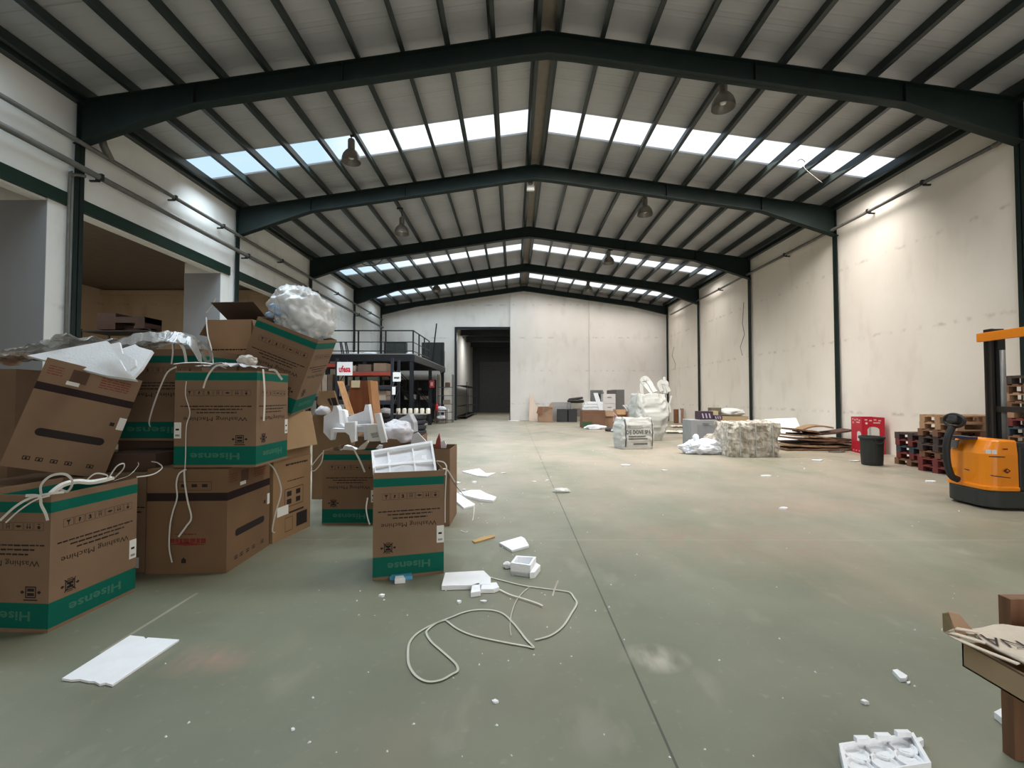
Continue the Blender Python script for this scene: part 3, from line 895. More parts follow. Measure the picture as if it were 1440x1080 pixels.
def print_banded(root, w, d, h, side, kind, seed=1):
    f = box_face(w, d, h, side)
    W = f.w; rnd = random.Random(seed)
    if kind == 'front':
        mb = MB()
        f.frame(mb, W * .38, h * .12, W * .42, h * .085, .003)
        for q in range(3): f.rect(mb, W * (.42 + q * .13), h * .145, W * .07, h * .03)
        mb.build('shipping_icons', M_INK, root); mb = MB()
        f.rect(mb, W * .44, h * .87, W * .06, h * .03)
        f.poly(mb, [(W * .44, h * .87), (W * .5, h * .87), (W * .47, h * .845)][::-1])
        mb.build('printed_marks', M_INK, root)
        mb = MB()
        dash_line(f, mb, W * .36, W * .62, h * .625, h * .014, rnd)
        dash_line(f, mb, W * .3, W * .74, h * .69, h * .05, rnd)
        f.poly(mb, [(W * .28, h * .72), (W * .5, h * .70), (W * .76, h * .725), (W * .5, h * .735)][::-1])
        mb.build('red_print', M_INKRED, root)['label'] = 'faded red print'
    else:
        mb = MB()
        r = h * .036
        c = h * .66
        n = 8
        pts = [(W * .17 + r + r * math.cos(math.pi / 2 + math.pi * i / n), c + r * math.sin(math.pi / 2 + math.pi * i / n)) for i in range(n + 1)]
        pts += [(W * .86 - r + r * math.cos(-math.pi / 2 + math.pi * i / n), c + r * math.sin(-math.pi / 2 + math.pi * i / n)) for i in range(n + 1)]
        f.poly(mb, pts[::-1]); mb.build('dark_bar', M_INK, root); mb = MB()
        for q, u in enumerate((.16, .28, .42, .56, .78)):
            mb = MB()
            f.frame(mb, W * u, h * .885, W * .07, h * .035, .006)
            f.rect(mb, W * u + W * .025, h * .895, W * .02, h * .02)
            mb.build('shipping_icon', M_INK, root)
        mb = MB()
        f.rect(mb, W * .84, h * .46, W * .05, h * .035)
        mb.build('printed_mark', M_INK, root)
        mb = MB()
        f.rect(mb, W * .28, h * .05, W * .17, h * .12)
        mb.build('sticker', mat('kraft_label', rgb(86, 62, 46), .8), root)['label'] = 'dark brown printed label'
        mb = MB(); f.rect(mb, W * .26, h * .165, W * .13, h * .035, k=1.6); mb.build('white_sticker', M_STICK, root); mb = MB(); f.rect(mb, W - .05, h * .40, .05, h * .12, k=1.2)
        mb.build('white_sticker', M_STICK, root)
        mb = MB()
        for q in range(5): dash_line(f, mb, W * .58, W * .9, h * (.065 + q * .023), h * .01, rnd)
        mb.build('red_print', M_INKRED, root)['label'] = 'fine faded red print at the right'; mb = MB()
        for q in range(4): dash_line(f, mb, W * .05, W * .2, h * (.065 + q * .023), h * .008, rnd)
        mb.build('red_print', M_INKRED, root)['label'] = 'fine faded red print'

def flap(root, w, d, h, side, ang, length=0.3, m=None, inset=0.004, t=0.005):
    """flap hinged on the top edge; ang 0 = standing up, 90 = folded out flat, 180 = hanging down outside"""
    mb = MB()
    W = w if side in ('front', 'back') else d
    mb.box(-W / 2 + inset, W / 2 - inset, -t / 2, t / 2, 0, length)
    o = mb.build('flap', m or M_BOARD_IN, root)
    rz = {'front': 0, 'right': 90, 'back': 180, 'left': 270}[side]
    off = {'front': (0, -d / 2 - t / 2), 'right': (w / 2 + t / 2, 0), 'back': (0, d / 2 + t / 2), 'left': (-w / 2 - t / 2, 0)}[side]
    o.location = (off[0], off[1], h + 0.001)
    o.rotation_euler = Euler((R(ang), 0, R(rz)), 'XYZ')
    return o

MW = carton_mat('carton_teal_bands', BROWN, [(0.022, 0.185, TEAL), (0.765, 0.835, TEAL)])
MD = carton_mat('carton_dark_band', BROWN2, [(0.62, 0.69, DARKBAND)])
def carton(label, w, d, h, loc, rot=0.0, style='plain', faces=(), open_top=True, stick=None, seed=1, cat='box', group=None, m=None, lift=0.0):
    rot = rot if isinstance(rot, Matrix) else (0, 0, rot)
    t = thing('cardboard_box', label, cat, loc, rot, group)
    mm = m or {'washer': MW, 'banded': MD, 'plain': M_BOARD}[style]
    body_mesh(w, d, h, open_top, seed=seed).build('carton_body', mm, t)
    for k, fc in enumerate(faces):
        if style == 'washer': print_washer(t, w, d, h, fc, 'right' if (k + seed) % 2 == 0 else 'left', (stick or {}).get(fc), seed + k)
        if style == 'banded': print_banded(t, w, d, h, fc, 'front' if fc == 'front' else 'right', seed + k)
    return t
def place(corner, back, w, d=None):
    """corner = front right bottom corner, back = a point along the right side; -> centre, yaw, depth"""
    a = Vector((corner[0], corner[1])); b = Vector((back[0], back[1]))
    dv = (b - a); dd = d or dv.length; dv.normalize()
    xv = Vector((dv.y, -dv.x))
    c = a - xv * w / 2 + dv * dd / 2
    return c, math.atan2(xv.y, xv.x), dd

# nearest carton at the left edge
c, yaw, dd = place(at_z(67, 890), at_z(190, 831), 0.62)
H1 = 0.88
boxA = carton('upside down washing machine carton nearest the camera at the left edge, white straps on top', 0.62, dd, H1, (c.x, c.y, 0), yaw, 'washer', ('front', 'right'), seed=2, stick={'right': 'r'})
# carton with the dark band standing on the floor
c, yaw, dd = place(at_z(318, 806), at_z(378, 767), 0.68)
boxE = carton('brown carton with a dark band standing on the floor below the teal banded carton', 0.68, dd, 0.895, (c.x, c.y, 0), yaw, 'banded', ('front', 'right'), open_top=False, seed=4)
# carton on top of it
c, yaw, dd = place(at_z(351, 658, .9), at_z(393, 648, .9), 0.71, 0.6)
boxD = carton('washing machine carton stacked on the dark banded carton, strap hanging down its right side', 0.71, 0.6, 0.85, (c.x, c.y, 0.9), yaw + R(6), 'washer', ('front', 'right'), seed=4, stick={'front': 'l', 'right': 'r'})
# front carton alone
c, yaw, dd = place(at_z(624, 806), at_z(640, 742), 0.6, 0.6)
a = at_z(523.8, 816.5); b_ = at_z(624, 806)
yaw = math.atan2(b_.y - a.y, b_.x - a.x); wL = (b_ - a).length
dv = Vector((-math.sin(yaw), math.cos(yaw)))
cen = (Vector((a.x, a.y)) + Vector((b_.x, b_.y))) / 2 + dv * 0.29
boxL = carton('washing machine carton standing alone in front with a white foam tray in it', wL, 0.58, 0.885, (cen.x, cen.y, 0), yaw, 'washer', ('front',), seed=3, stick={'front': 'r'})
# the one behind it on the left, full of foam
boxK = carton('open washing machine carton full of white foam pieces behind the single front carton', 0.64, 0.62, 0.88, (-1.96, 5.84, 0), R(1), 'washer', ('front',), seed=5, stick={'front': 'r'})
boxM = carton('plain side of a carton peeping out behind the right edge of the single front carton', 0.62, 0.6, 0.9, (-1.055, 5.78, 0), R(-1), 'plain', seed=6)
boxK2 = carton('plain brown carton behind the foam filled carton, its cut edge showing among the foam', 0.9, 0.55, 0.98, (-1.72, 6.6, 0), R(3), 'plain', seed=6)
flap(boxK2, 0.9, 0.55, 0.98, 'left', 20, 0.25)
# narrow carton between the near carton and the dark banded one
boxC2 = carton('shadowed brown carton between the nearest carton and the dark banded carton', 0.5, 0.62, 0.86, (-3.44, 4.34, 0), 0, 'plain', open_top=False, seed=7)
f = box_face(.5, .62, .86, 'front'); mb = MB(); rnd = random.Random(3)
dash_line(f, mb, .27, .49, .30, .012, rnd); dash_line(f, mb, .27, .47, .34, .012, rnd); mb.build('printed_lines', M_INK, boxC2); mb = MB(); dash_line(f, mb, .3, .4, .52, .008, rnd)
mb.build('printed_marks', M_INK, boxC2)
mb = MB(); f.rect(mb, .39, .73, .06, .09); mb.build('sticker', M_STICK, boxC2)
boxS1 = carton('brown carton behind the nearest carton carrying the tilted dark banded one', 0.66, 0.6, 0.815, (-4.08, 3.98, 0), 0, 'plain', open_top=False, seed=8)
boxS2 = carton('brown carton under the shallow dark box at the back of the left pile', 0.66, 0.6, 0.88, (-3.45, 5.0, 0), 0, 'plain', open_top=False, seed=9)
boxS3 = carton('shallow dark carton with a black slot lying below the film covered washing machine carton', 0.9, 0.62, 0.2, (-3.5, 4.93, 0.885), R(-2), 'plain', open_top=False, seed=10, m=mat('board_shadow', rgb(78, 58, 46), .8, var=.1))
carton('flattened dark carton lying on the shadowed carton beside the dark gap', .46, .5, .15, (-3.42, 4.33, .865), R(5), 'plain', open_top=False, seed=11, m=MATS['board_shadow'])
f = box_face(.9, .62, .2, 'front'); mb = MB(); f.rect(mb, .60, .05, .16, .045); mb.build('hand_slot', M_BLACK, boxS3)
boxC = carton('washing machine carton under clear film behind the tilted carton', 0.92, 0.56, 0.9, (-3.52, 4.82, 1.09), R(-1), 'washer', ('front',), open_top=False, seed=12)
# tilted carton leaning on the near one (pose recovered from its corners)
RB = Matrix(((0.696, 0.678, 0.238), (-0.716, 0.68, 0.156), (-0.057, -0.279, 0.959)))
boxB = carton('tilted carton with a dark band, white foam sheets sticking out of its top', 0.62, 0.62, 0.87, (-3.902, 3.938, 0.93), RB, 'banded', ('right', 'front'), seed=14, m=carton_mat('carton_dark_band_low', BROWN, [(0.615, 0.675, DARKBAND)]))
# tall cartons carrying the small open one
boxT = carton('tall plain carton at the back of the left pile under the small open carton', 0.62, 0.6, 1.0, (-3.33, 5.52, 0), 0, 'plain', open_top=False, seed=15)
boxT2 = carton('plain carton stacked on the tall back carton right below the small open carton', 0.62, 0.6, 1.0, (-3.33, 5.52, 1.0), 0, 'plain', open_top=False, seed=15)
boxH = carton('small open carton with its dark lid flap raised at the top of the pile', 0.52, 0.42, 0.4, (-3.23, 5.46, 2.002), R(-4), 'plain', seed=16, m=mat('board_pale', rgb(168, 136, 104), .8, var=.08, scale=3))
f = box_face(.52, .42, .4, 'front'); mb = MB(); dash_line(f, mb, .06, .5, .345, .016, random.Random(8)); mb.build('printed_marks', M_INK, boxH)
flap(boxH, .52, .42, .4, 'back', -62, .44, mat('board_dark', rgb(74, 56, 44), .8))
flap(boxH, .52, .42, .4, 'left', 150, .2)
flap(boxH, .52, .42, .4, 'right', 165, .2, M_BOARD)
# cartons behind the left edge
boxI1 = carton('brown carton at the far left edge standing on the floor behind the tilted carton', 0.66, 0.62, 0.9, (-5.02, 4.6, 0), 0, 'plain', open_top=False, seed=17)
boxI2 = carton('brown carton at the far left edge stacked under crumpled brown film', 0.66, 0.62, 0.88, (-5.0, 4.6, 0.9), R(3), 'plain', open_top=False, seed=18)
# upright carton with hanging flaps under the tilted bag carton
c, yaw, dd = place(at_z(383, 765), at_z(436, 740), 0.5)
boxG = carton('brown printed carton standing on the floor under the open flapped carton', 0.5, dd, 0.85, (c.x, c.y, 0), yaw, 'plain', open_top=False, seed=19, m=mat('board_tan', rgb(142, 112, 80), .8, var=.08, scale=2))
f = box_face(.5, dd, .85, 'right'); mb = MB()
f.frame(mb, dd * .28, .33, dd * .5, .2, .006)
for q in range(2):
    for r_ in range(2): f.rect(mb, dd * (.34 + q * .24), .36 + r_ * .085, dd * .12, .055)
mb.build('printed_icons', M_INK, boxG); mb = MB(); f.rect(mb, dd * .4, .585, dd * .4, .02); f.rect(mb, dd * .6, .63, dd * .3, .15); mb.build('dark_label', M_INK, boxG); mb = MB(); f.frame(mb, dd * .3, .64, dd * .2, .15, .005); mb.build('printed_frame', M_INK, boxG); mb = MB()
dash_line(f, mb, dd * .3, dd * .9, .07, .02, random.Random(2)); mb.build('printed_line', M_INK, boxG); mb = MB(); dash_line(f, mb, dd * .35, dd * .8, .25, .012, random.Random(4))
mb.build('printed_line', M_INK, boxG)
mb = MB(); f.rect(mb, dd * .1, .5, dd * .28, .1, k=1.5); mb.build('sticker', M_STICK, boxG)
boxG2 = carton('open carton with flaps hanging down under the tilted carton holding the plastic bag', 0.52, dd * .95, 0.5, (c.x, c.y, 0.852), yaw + R(2), 'plain', seed=20, m=MATS['board_tan'])
flap(boxG2, .52, dd * .95, .5, 'right', 168, .40, mat('board_light', rgb(158, 130, 96), .8, var=.06))
flap(boxG2, .52, dd * .95, .5, 'front', 164, .38, MATS['board_light'])
# tilted carton holding the plastic bag
RF = Matrix(((0.925, -0.052, 0.377), (0.096, 0.99, -0.1), (-0.368, 0.129, 0.921)))
boxF = carton('tilted washing machine carton with a bulging clear plastic bag on top of the pile', 0.66, 0.6, 0.87, (-2.711, 5.221, 1.475), RF, 'washer', ('front', 'right'), seed=22)

# ------------------------------------------------------------------ plastic bags and film
M_BAG = film_mat('clear_bag', rgb(226, 226, 224), 0.66, 0.16)
M_FILM = film_mat('clear_film', rgb(164, 160, 154), 0.55, 0.18)
M_FILMB = film_mat('brown_film', rgb(180, 150, 126), 0.8, 0.3)
M_WHITE = mat('foam_white', rgb(244, 246, 248), 0.85, var=0.03, scale=8, bump=0.15, bscale=60, spec=0.2)
M_STRAP = mat('white_strap', rgb(216, 212, 202), 0.5, var=0.06, scale=6)
mF = Matrix.Translation((-2.711, 5.221, 1.475)) @ RF.to_4x4()
vs, fs = rock((0.64, 0.56, 0.66), 3, 0.38, 5, 1.45, False, M=mF @ Matrix.Translation((-0.02, 0, 0.68)))
bag = thing('plastic_bag', 'bulging clear plastic bag with blue print stuffed into the tilted carton on the pile', 'bag', mF @ Vector((0, 0, .9)))
mb = MB(); mb.add(vs, fs); mb.build('bag_film', M_BAG, bag, smooth=True, world=True)
M_BLUE = mat('print_blue', rgb(84, 140, 190), .5, col2=rgb(214, 224, 232), scale=9)
mb = MB()
for k, (px, py, r_) in enumerate([(394, 445, .05), (385, 437, .035), (402, 437, .03), (379, 447, .03)]):
    p = at_y(px, py, 4.9); v2, f2 = rock((r_ * 2.4, .1, r_ * 2.2), k + 5, .25, 2, 1.5, False, M=Matrix.Translation(p)); mb.add(v2, f2)
mb.build('blue_print', M_BLUE, bag, smooth=True, world=True)
for k, (px, py, s_) in enumerate([(420, 440, .24), (440, 455, .22), (405, 425, .2), (430, 430, .2)]):
    p = at_y(px, py, 5.15); v2, f2 = rock((s_ * 1.3, s_, s_), k + 11, .3, 3, 1.6, False, M=Matrix.Translation(p - Vector((0, 0, s_ / 2))))
    mb = MB(); mb.add(v2, f2); mb.build('foam_scrap', M_WHITE, bag, smooth=False, world=True)

def film(label, fn, nu, nv, amp, freq, seed, m, cat='plastic film', name='plastic_film'):
    mb = crumple_sheet(fn, nu, nv, amp, freq, seed)
    o = mb.build(name, m, smooth=True)
    return tag(o, label, cat)
def cfilm(u, v):
    x = -3.98 + u * (1.02 - .42 * v); y = 4.35 + v * 0.75
    z = 2.03 + 0.13 * math.sin(math.pi * min(1, u * 1.02)) ** .6 - 0.10 * (1 - u) - (0.13 * (u - .9) / .1 if u > .9 else 0)
    if v < 0.1: z -= 0.10
    return (x, y, z)
film('crumpled clear film draped over the carton behind the tilted one', cfilm, 46, 26, 0.035, 5.0, 4, M_FILM)
def cfilm2(u, v):
    return (-4.62 + u * 0.75, 3.95 + v * 0.9, 1.84 + 0.2 * u - 0.03 * (1 - v))
film('clump of crumpled clear film at the back of the white foam sheets', cfilm2, 34, 24, 0.05, 6.0, 7, M_FILM)
def cfilm3(u, v):
    return (-5.3 + u * 0.85, 4.1 + v * 0.75, 1.835 + 0.06 * math.sin(3 * u))
film('crumpled brownish film lying on the far left carton', cfilm3, 34, 22, 0.045, 6.0, 9, M_FILMB)

# foam sheets in the tilted carton
mB = Matrix.Translation((-3.902, 3.938, 0.93)) @ RB.to_4x4()
def traced(name, label, cat, pts, y, thick, m, group=None, dy=0.0, mb=None, build=True, tilt=0.0, parent=None):
    """outline from the photograph set at its own distance y (m), with real thickness; tilt leans its top away"""
    mb = mb or MB()
    P = [at_y(px, py, y) for px, py in pts]
    z0 = min(p.z for p in P)
    if tilt:
        P = []
        for px, py in pts:
            d = ray(px, py)
            n = Vector((0, math.cos(tilt), -math.sin(tilt)))
            q = Vector((0, y, z0))
            P.append(CAM + d * ((q - CAM).dot(n) / d.dot(n)))
    vec = Vector((0, math.cos(tilt), -math.sin(tilt))) * thick
    mb.prism(P, vec)
    if not build: return mb
    o = mb.build(name, m, parent, world=bool(parent), bevel=0.0)
    if parent is None: tag(o, label, cat, group)
    return o
traced('foam_sheet', 'large white foam sheet sticking out of the tilted carton, its left part the longest', 'foam sheet', [(38, 500), (150, 479), (157, 485), (176, 520), (192, 534), (150, 528), (66, 507)], 3.72, 0.03, M_WHITE, tilt=R(38))
traced('foam_sheet', 'white foam sheet with a broken top corner at the right of the tilted carton', 'foam sheet', [(172, 490), (190, 484), (196, 488), (214, 493), (199, 517), (184, 533), (160, 524)], 3.98, 0.03, M_WHITE, tilt=R(38))
traced('foam_sheet', 'narrow white foam strip standing between the two foam sheets of the tilted carton', 'foam sheet', [(154, 484), (168, 481), (172, 497), (190, 505), (191, 514), (182, 520), (168, 505)], 3.72, 0.02, M_WHITE, tilt=R(34))

# ------------------------------------------------------------------ straps
def strap(label, pts, w=0.012, k=6, t=0.0015, up=(0, 0, 1), m=None, group=None, twist=0):
    mb = MB(); mb.ribbon(spline(pts, k), w, t, up, twist=twist)
    o = mb.build('packing_strap', m or M_STRAP)
    return tag(o, label, 'strap', group)
def px_path(pts, y): return [at_y(px, py, y if not isinstance(y, tuple) else y[0] + (y[1] - y[0]) * i / (len(pts) - 1)) for i, (px, py) in enumerate(pts)]
TOPA = [(0, 730), (30, 706), (56, 697), (75, 695)]
strap('white strap end reaching to the left edge over the nearest carton', px_path([(0, 732), (22, 712), (44, 700), (72, 694), (90, 692)], (2.93, 3.05)), .016, up=(0, -1, .3))
strap('white strap loop standing on the corner of the nearest carton', px_path([(58, 697), (58, 682), (72, 669), (92, 667), (102, 678), (95, 691), (84, 688)], (3.02, 3.1)), .016, up=(0, -1, .2))
strap('short white strap end folded down over the corner of the nearest carton', px_path([(36, 697), (55, 698), (58, 710), (64, 722), (67, 732)], (2.92, 2.93)), .018, up=(0, -1, .2))
strap('second thin strap end below the first at the left edge', px_path([(8, 735), (28, 717), (50, 703), (70, 697)], (2.9, 2.95)), .010, up=(0, -1, .3))
strap('bundle of white straps lying along the top edge of the nearest carton', px_path([(72, 694), (88, 682), (108, 677), (128, 678), (146, 675), (158, 672)], (3.06, 3.35)), .032, up=(0, -.6, 1), t=.02)
strap('white strap loop rising at the right of the strap bundle', px_path([(120, 677), (134, 666), (150, 668), (152, 673), (164, 656), (174, 652), (173, 660), (160, 673)], (3.25, 3.4)), .010, up=(0, -1, .3))
strap('grey strap loop between the nearest carton and the dark gap', px_path([(160, 676), (182, 668), (194, 655), (194, 650)], (3.42, 3.9)), .009, up=(0, -1, .3))
strap('white strap curling out of the dark gap beside the teal banded carton', px_path([(192, 671), (215, 667), (228, 658), (222, 651), (213, 649)], (3.7, 3.95)), .009, up=(0, -1, .3))
yD = 4.02
strap('white strap running from the stacked carton down to the tilted carton', px_path([(248, 516), (236, 523), (226, 543), (216, 570), (210, 592), (211, 600)], (4.1, 4.3)), .014, up=(0, -1, 0))
strap('white strap lying along the top of the stacked carton', px_path([(244, 512), (262, 510), (285, 510), (305, 513), (318, 518)], (4.15, 4.2)), .014, up=(0, -.5, 1))
strap('white strap curving from the top of the stacked carton onto its front', px_path([(320, 514), (305, 514), (295, 524), (289, 536), (286, 546)], (4.05, 4.0)), .016, up=(0, -1, .1))
strap('white strap hanging straight down the right side of the stacked carton', [at_y(px, py, y) for px, py, y in [(370, 519, 4.16), (372, 545, 4.15), (372, 570, 4.15), (371, 592, 4.15)]], .017, up=(1, -.5, 0))
strap('white strap end bent over the rear edge of the stacked carton', px_path([(378, 520), (387, 521), (393, 529), (397, 534)], 4.3), .02, up=(0, -1, 0))
strap('thin pale strap hanging down the front of the stacked carton', px_path([(262, 536), (261, 556), (267, 580), (262, 600), (261, 640), (260, 660)], (4.03, 3.99)), .008, up=(0, -1, 0))
strap('white strap hanging from the film over its carton, left one', px_path([(242, 478), (243, 495), (241, 512)], 4.42), .014, up=(0, -1, 0))
strap('white strap hanging from the film over its carton, wider one in the middle', px_path([(248, 478), (258, 490), (262, 510)], 4.4), .026, up=(0, -1, 0))
strap('white strap standing up along the left edge of the small open carton', px_path([(300, 512), (297, 490), (292, 470), (290, 446)], (4.5, 5.3)), .016, up=(0, -1, 0))
strap('pale strap end poking up behind the small open carton', px_path([(290, 440), (298, 430), (304, 419)], 5.5), .016, up=(0, -1, 0))
strap('crumpled strap loops at the right end of the film', px_path([(278, 484), (286, 482), (294, 490), (297, 505), (290, 508), (284, 494)], 4.44), .03, up=(0, -1, .2), m=M_FILM)
strap('thin strap hanging down the front of the dark banded carton, left one', px_path([(262, 660), (252, 666), (248, 680), (249, 700), (243, 720), (239, 740), (238, 770), (242, 791)], 3.95), .012, up=(0, -1, 0))
strap('thin strap hanging down the front of the dark banded carton, zigzag one', px_path([(259, 660), (260, 680), (264, 705), (269, 728), (262, 740), (251, 755)], 3.94), .014, up=(0, -1, 0))
strap('white strap hanging beside the flapped carton', px_path([(377, 651), (386, 660), (394, 680), (395, 695), (388, 720), (383, 745), (387, 749)], 4.66), .014, up=(0, -1, 0))
strap('white strap loop hanging behind the foam filled carton', px_path([(455, 633), (452, 650), (442, 662), (437, 658), (446, 645), (454, 636)], 5.5), .012, up=(0, -1, 0))
# crumpled white film on the stacked carton
def tf(u, v): return (-2.86 + u * .5, 4.14 + v * .3, 1.775 + .03 * math.sin(3.1 * u))
film('crumpled white film lying on top of the stacked carton', tf, 22, 14, .02, 9, 3, film_mat('white_film', rgb(222, 218, 220), .85))
vs, fs = rock((.16, .14, .13), 21, .35, 3, 1.7, False, M=Matrix.Translation((-2.5, 4.33, 1.79)))
mb = MB(); mb.add(vs, fs); tag(mb.build('film_ball', film_mat('grey_film', rgb(190, 182, 170), .9)), 'crumpled ball of grey film on the stacked carton', 'plastic film')
# ------------------------------------------------------------------ foam and clutter around the middle cartons
M_FOAM2 = mat('foam_grey_white', rgb(226, 228, 232), 0.85, var=0.05, scale=8, bump=0.15, bscale=60, spec=0.2)
def zq(ox, oy, s, pts): return [(ox + u / s, oy + v / s) for u, v in pts]
Z3 = lambda pts: zq(440, 530, 7.2, pts)
FG = 'white foam packing pieces heaped in the open cartons'
traced('foam_piece', 'foam piece with an upright post at the left of the heap in the open carton', 'foam', Z3([(110, 400), (195, 350), (208, 292), (238, 290), (262, 340), (272, 470), (335, 520), (190, 530), (175, 640), (105, 560)]), 5.98, 0.14, M_FOAM2, FG)
traced('foam_piece', 'arched foam bracket with two legs at the front of the heap', 'foam', Z3([(180, 640), (178, 535), (200, 520), (318, 528), (322, 462), (425, 455), (428, 655), (388, 668), (366, 590), (330, 562), (215, 562), (200, 640)]), 5.86, 0.10, M_WHITE, FG)
traced('foam_piece', 'short foam post standing between the arched bracket and the cabinet', 'foam', Z3([(258, 345), (290, 330), (322, 345), (340, 455), (350, 530), (290, 540), (268, 440)]), 6.1, 0.12, M_WHITE, FG)
traced('foam_piece', 'wide foam block with a raised right post behind the heap', 'foam', Z3([(330, 412), (515, 345), (530, 280), (562, 278), (590, 450), (590, 560), (440, 560), (340, 520)]), 6.16, 0.12, M_FOAM2, FG)
traced('foam_piece', 'tall leaning white foam bar in the middle of the heap', 'foam', Z3([(622, 372), (676, 368), (748, 662), (690, 668)]), 5.75, 0.08, M_WHITE, FG)
traced('foam_piece', 'flat foam shelf piece between the leaning bar and the arched bracket', 'foam', Z3([(430, 486), (640, 476), (650, 500), (560, 500), (556, 640), (520, 640), (515, 510), (430, 505)]), 5.93, 0.1, M_FOAM2, FG)
o = traced('printed_card', 'white card with a small printed picture in the heap', 'card', Z3([(548, 494), (648, 482), (692, 650), (560, 655)]), 5.82, 0.012, mat('card_white', rgb(222, 220, 212), .7))
mb = traced('card_print', '', '', Z3([(580, 570), (655, 560), (665, 610), (600, 618)]), 5.816, 0.002, None, build=False); mb.build('printed_picture', mat('picture_grey', rgb(120, 128, 124), .8, col2=rgb(190, 190, 184), scale=30), o, world=True)
traced('foam_piece', 'small white foam scrap at the front edge of the foam filled carton', 'foam', Z3([(292, 738), (320, 695), (352, 700), (440, 735), (430, 745)]), 5.66, 0.1, M_WHITE)
traced('foam_piece', 'cream foam strip sloping up from the front edge of the foam filled carton', 'foam', Z3([(438, 740), (490, 690), (552, 645), (556, 665), (515, 735)]), 5.7, 0.05, mat('foam_cream', rgb(222, 212, 192), .8))
traced('foam_piece', 'rounded white scrap just right of the cream foam strip', 'foam', Z3([(636, 722), (665, 690), (698, 695), (690, 735)]), 5.72, 0.06, M_WHITE)
traced('carton_flap', 'torn brown carton flap standing at the front of the heap, arched at its top', 'cardboard', Z3([(705, 740), (712, 660), (770, 628), (850, 632), (890, 668), (892, 740)]), 5.78, 0.01, M_BOARD)
vs, fs = rock((.40, .3, .30), 31, .36, 4, 2.2, True, M=Matrix.Translation(at_y(558, 622, 6.0)))
mb = MB(); mb.add(vs, fs); tag(mb.build('plastic_film', film_mat('white_film2', rgb(228, 226, 230), .8, .2), smooth=True), 'crumpled heap of white plastic film at the right of the foam heap', 'plastic film')
o = traced('plastic_bag', 'shiny grey plastic bag with a pointed top in front of the black tyres', 'bag', Z3([(800, 470), (900, 410), (975, 378), (1020, 465), (1026, 560), (960, 600), (830, 560)]), 6.3, 0.25, mat('grey_bag', rgb(186, 190, 196), .25, var=.2, scale=9, bump=.6, bscale=9))
traced('foam_sheet', 'thin grey white sheet leaning right of the foam heap behind the tray', 'foam sheet', Z3([(1010, 580), (1060, 560), (1170, 680), (1150, 760), (985, 720)]), 5.9, 0.03, M_FOAM2)
o = thing('carton_scrap', 'small red and white torn packet standing on the plain carton behind the tray', 'packet', at_y(618, 632, 5.8))
mb = traced('x', '', '', Z3([(1235, 720), (1250, 640), (1278, 570), (1290, 640), (1295, 720)]), 5.8, .04, None, build=False); mb.build('red_card', mat('dull_red', rgb(150, 74, 66), .7), o, world=True)
mb = traced('x', '', '', Z3([(1290, 720), (1290, 660), (1330, 640), (1350, 690), (1345, 722)]), 5.82, .04, None, build=False); mb.build('white_card', M_FOAM2, o, world=True)
# foam tray standing in the single front carton
class Quad:
    def __init__(s, c, n=None):
        s.c = [Vector(p) for p in c]
        s.n = n or (s.c[1] - s.c[0]).cross(s.c[3] - s.c[0]).normalized()
        if s.n.y > 0: s.n = -s.n
    def p(s, u, v, k=0):
        a = s.c[0].lerp(s.c[1], u); b = s.c[3].lerp(s.c[2], u)
        return a.lerp(b, v) + s.n * k
    def bar(s, mb, u0, u1, v0, v1, k0, k1):
        mb.prism([s.p(u0, v0, k0), s.p(u1, v0, k0), s.p(u1, v1, k0), s.p(u0, v1, k0)], s.n * (k1 - k0))
q = Quad([at_y(523.5, 638.5, 4.36), at_y(608.5, 624.5, 4.44), at_y(617, 680, 4.16), at_y(527, 682, 4.04)])
t = thing('foam_tray', 'white moulded foam tray with ribbed cells standing in the single front carton', 'foam tray', q.p(.5, 1))
mb = MB(); q.bar(mb, 0, 1, 0, 1, -.012, .006); mb.build('tray_back', M_FOAM2, t, world=True)
mb = MB()
q.bar(mb, 0, 1, 0, .06, .006, .045); q.bar(mb, 0, 1, .94, 1, .006, .045); q.bar(mb, 0, .035, .06, .94, .006, .045); q.bar(mb, .965, 1, .06, .94, .006, .045)
q.bar(mb, .035, .965, .46, .52, .006, .035)
for u in (.26, .66): q.bar(mb, u - .012, u + .012, .06, .46, .006, .032); q.bar(mb, u - .012, u + .012, .52, .94, .006, .032)
mb.build('tray_ribs', M_WHITE, t, world=True)
rnd = random.Random(12)
for k in range(7):
    u = rnd.uniform(.08, .9); v = rnd.choice([.2, .3, .62, .72]); mb = MB(); q.bar(mb, u, u + rnd.uniform(.03, .1), v, v + rnd.uniform(.04, .12), .006, .02); mb.build('moulded_boss', M_WHITE, t, world=True)
strap('pale strap curling over the right edge of the single front carton', px_path([(612, 665), (620, 660), (628, 660), (634, 668), (640, 678)], (4.2, 4.5)), .012, up=(0, -1, .3))
strap('pale strap looping above the right edge of the single front carton', px_path([(614, 648), (624, 650), (628, 657), (626, 668)], (4.6, 4.5)), .012, up=(0, -1, .3))
strap('thin strap hanging down beside the right edge of the single front carton', px_path([(628, 660), (627, 680), (626, 705), (626, 735)], 4.04), .008, up=(0, -1, 0))
strap('strap hanging between the foam filled carton and the single front carton', px_path([(517, 700), (515, 715), (517, 728), (520, 738)], (5.46, 5.3)), .014, up=(0, -1, 0))
strap('cream strap hanging over the front of the foam filled carton', px_path([(478, 633), (494, 629), (502, 640), (508, 652), (513, 664)], (5.55, 5.5)), .02, up=(0, -1, .1))
strap('dark cord running from the plain carton down to the floor foam', [at_y(627, 664, 5.4), at_y(636, 676, 5.38), at_y(645, 688, 5.4), at_z(652, 696, .03)], .008, m=M_BLACK)
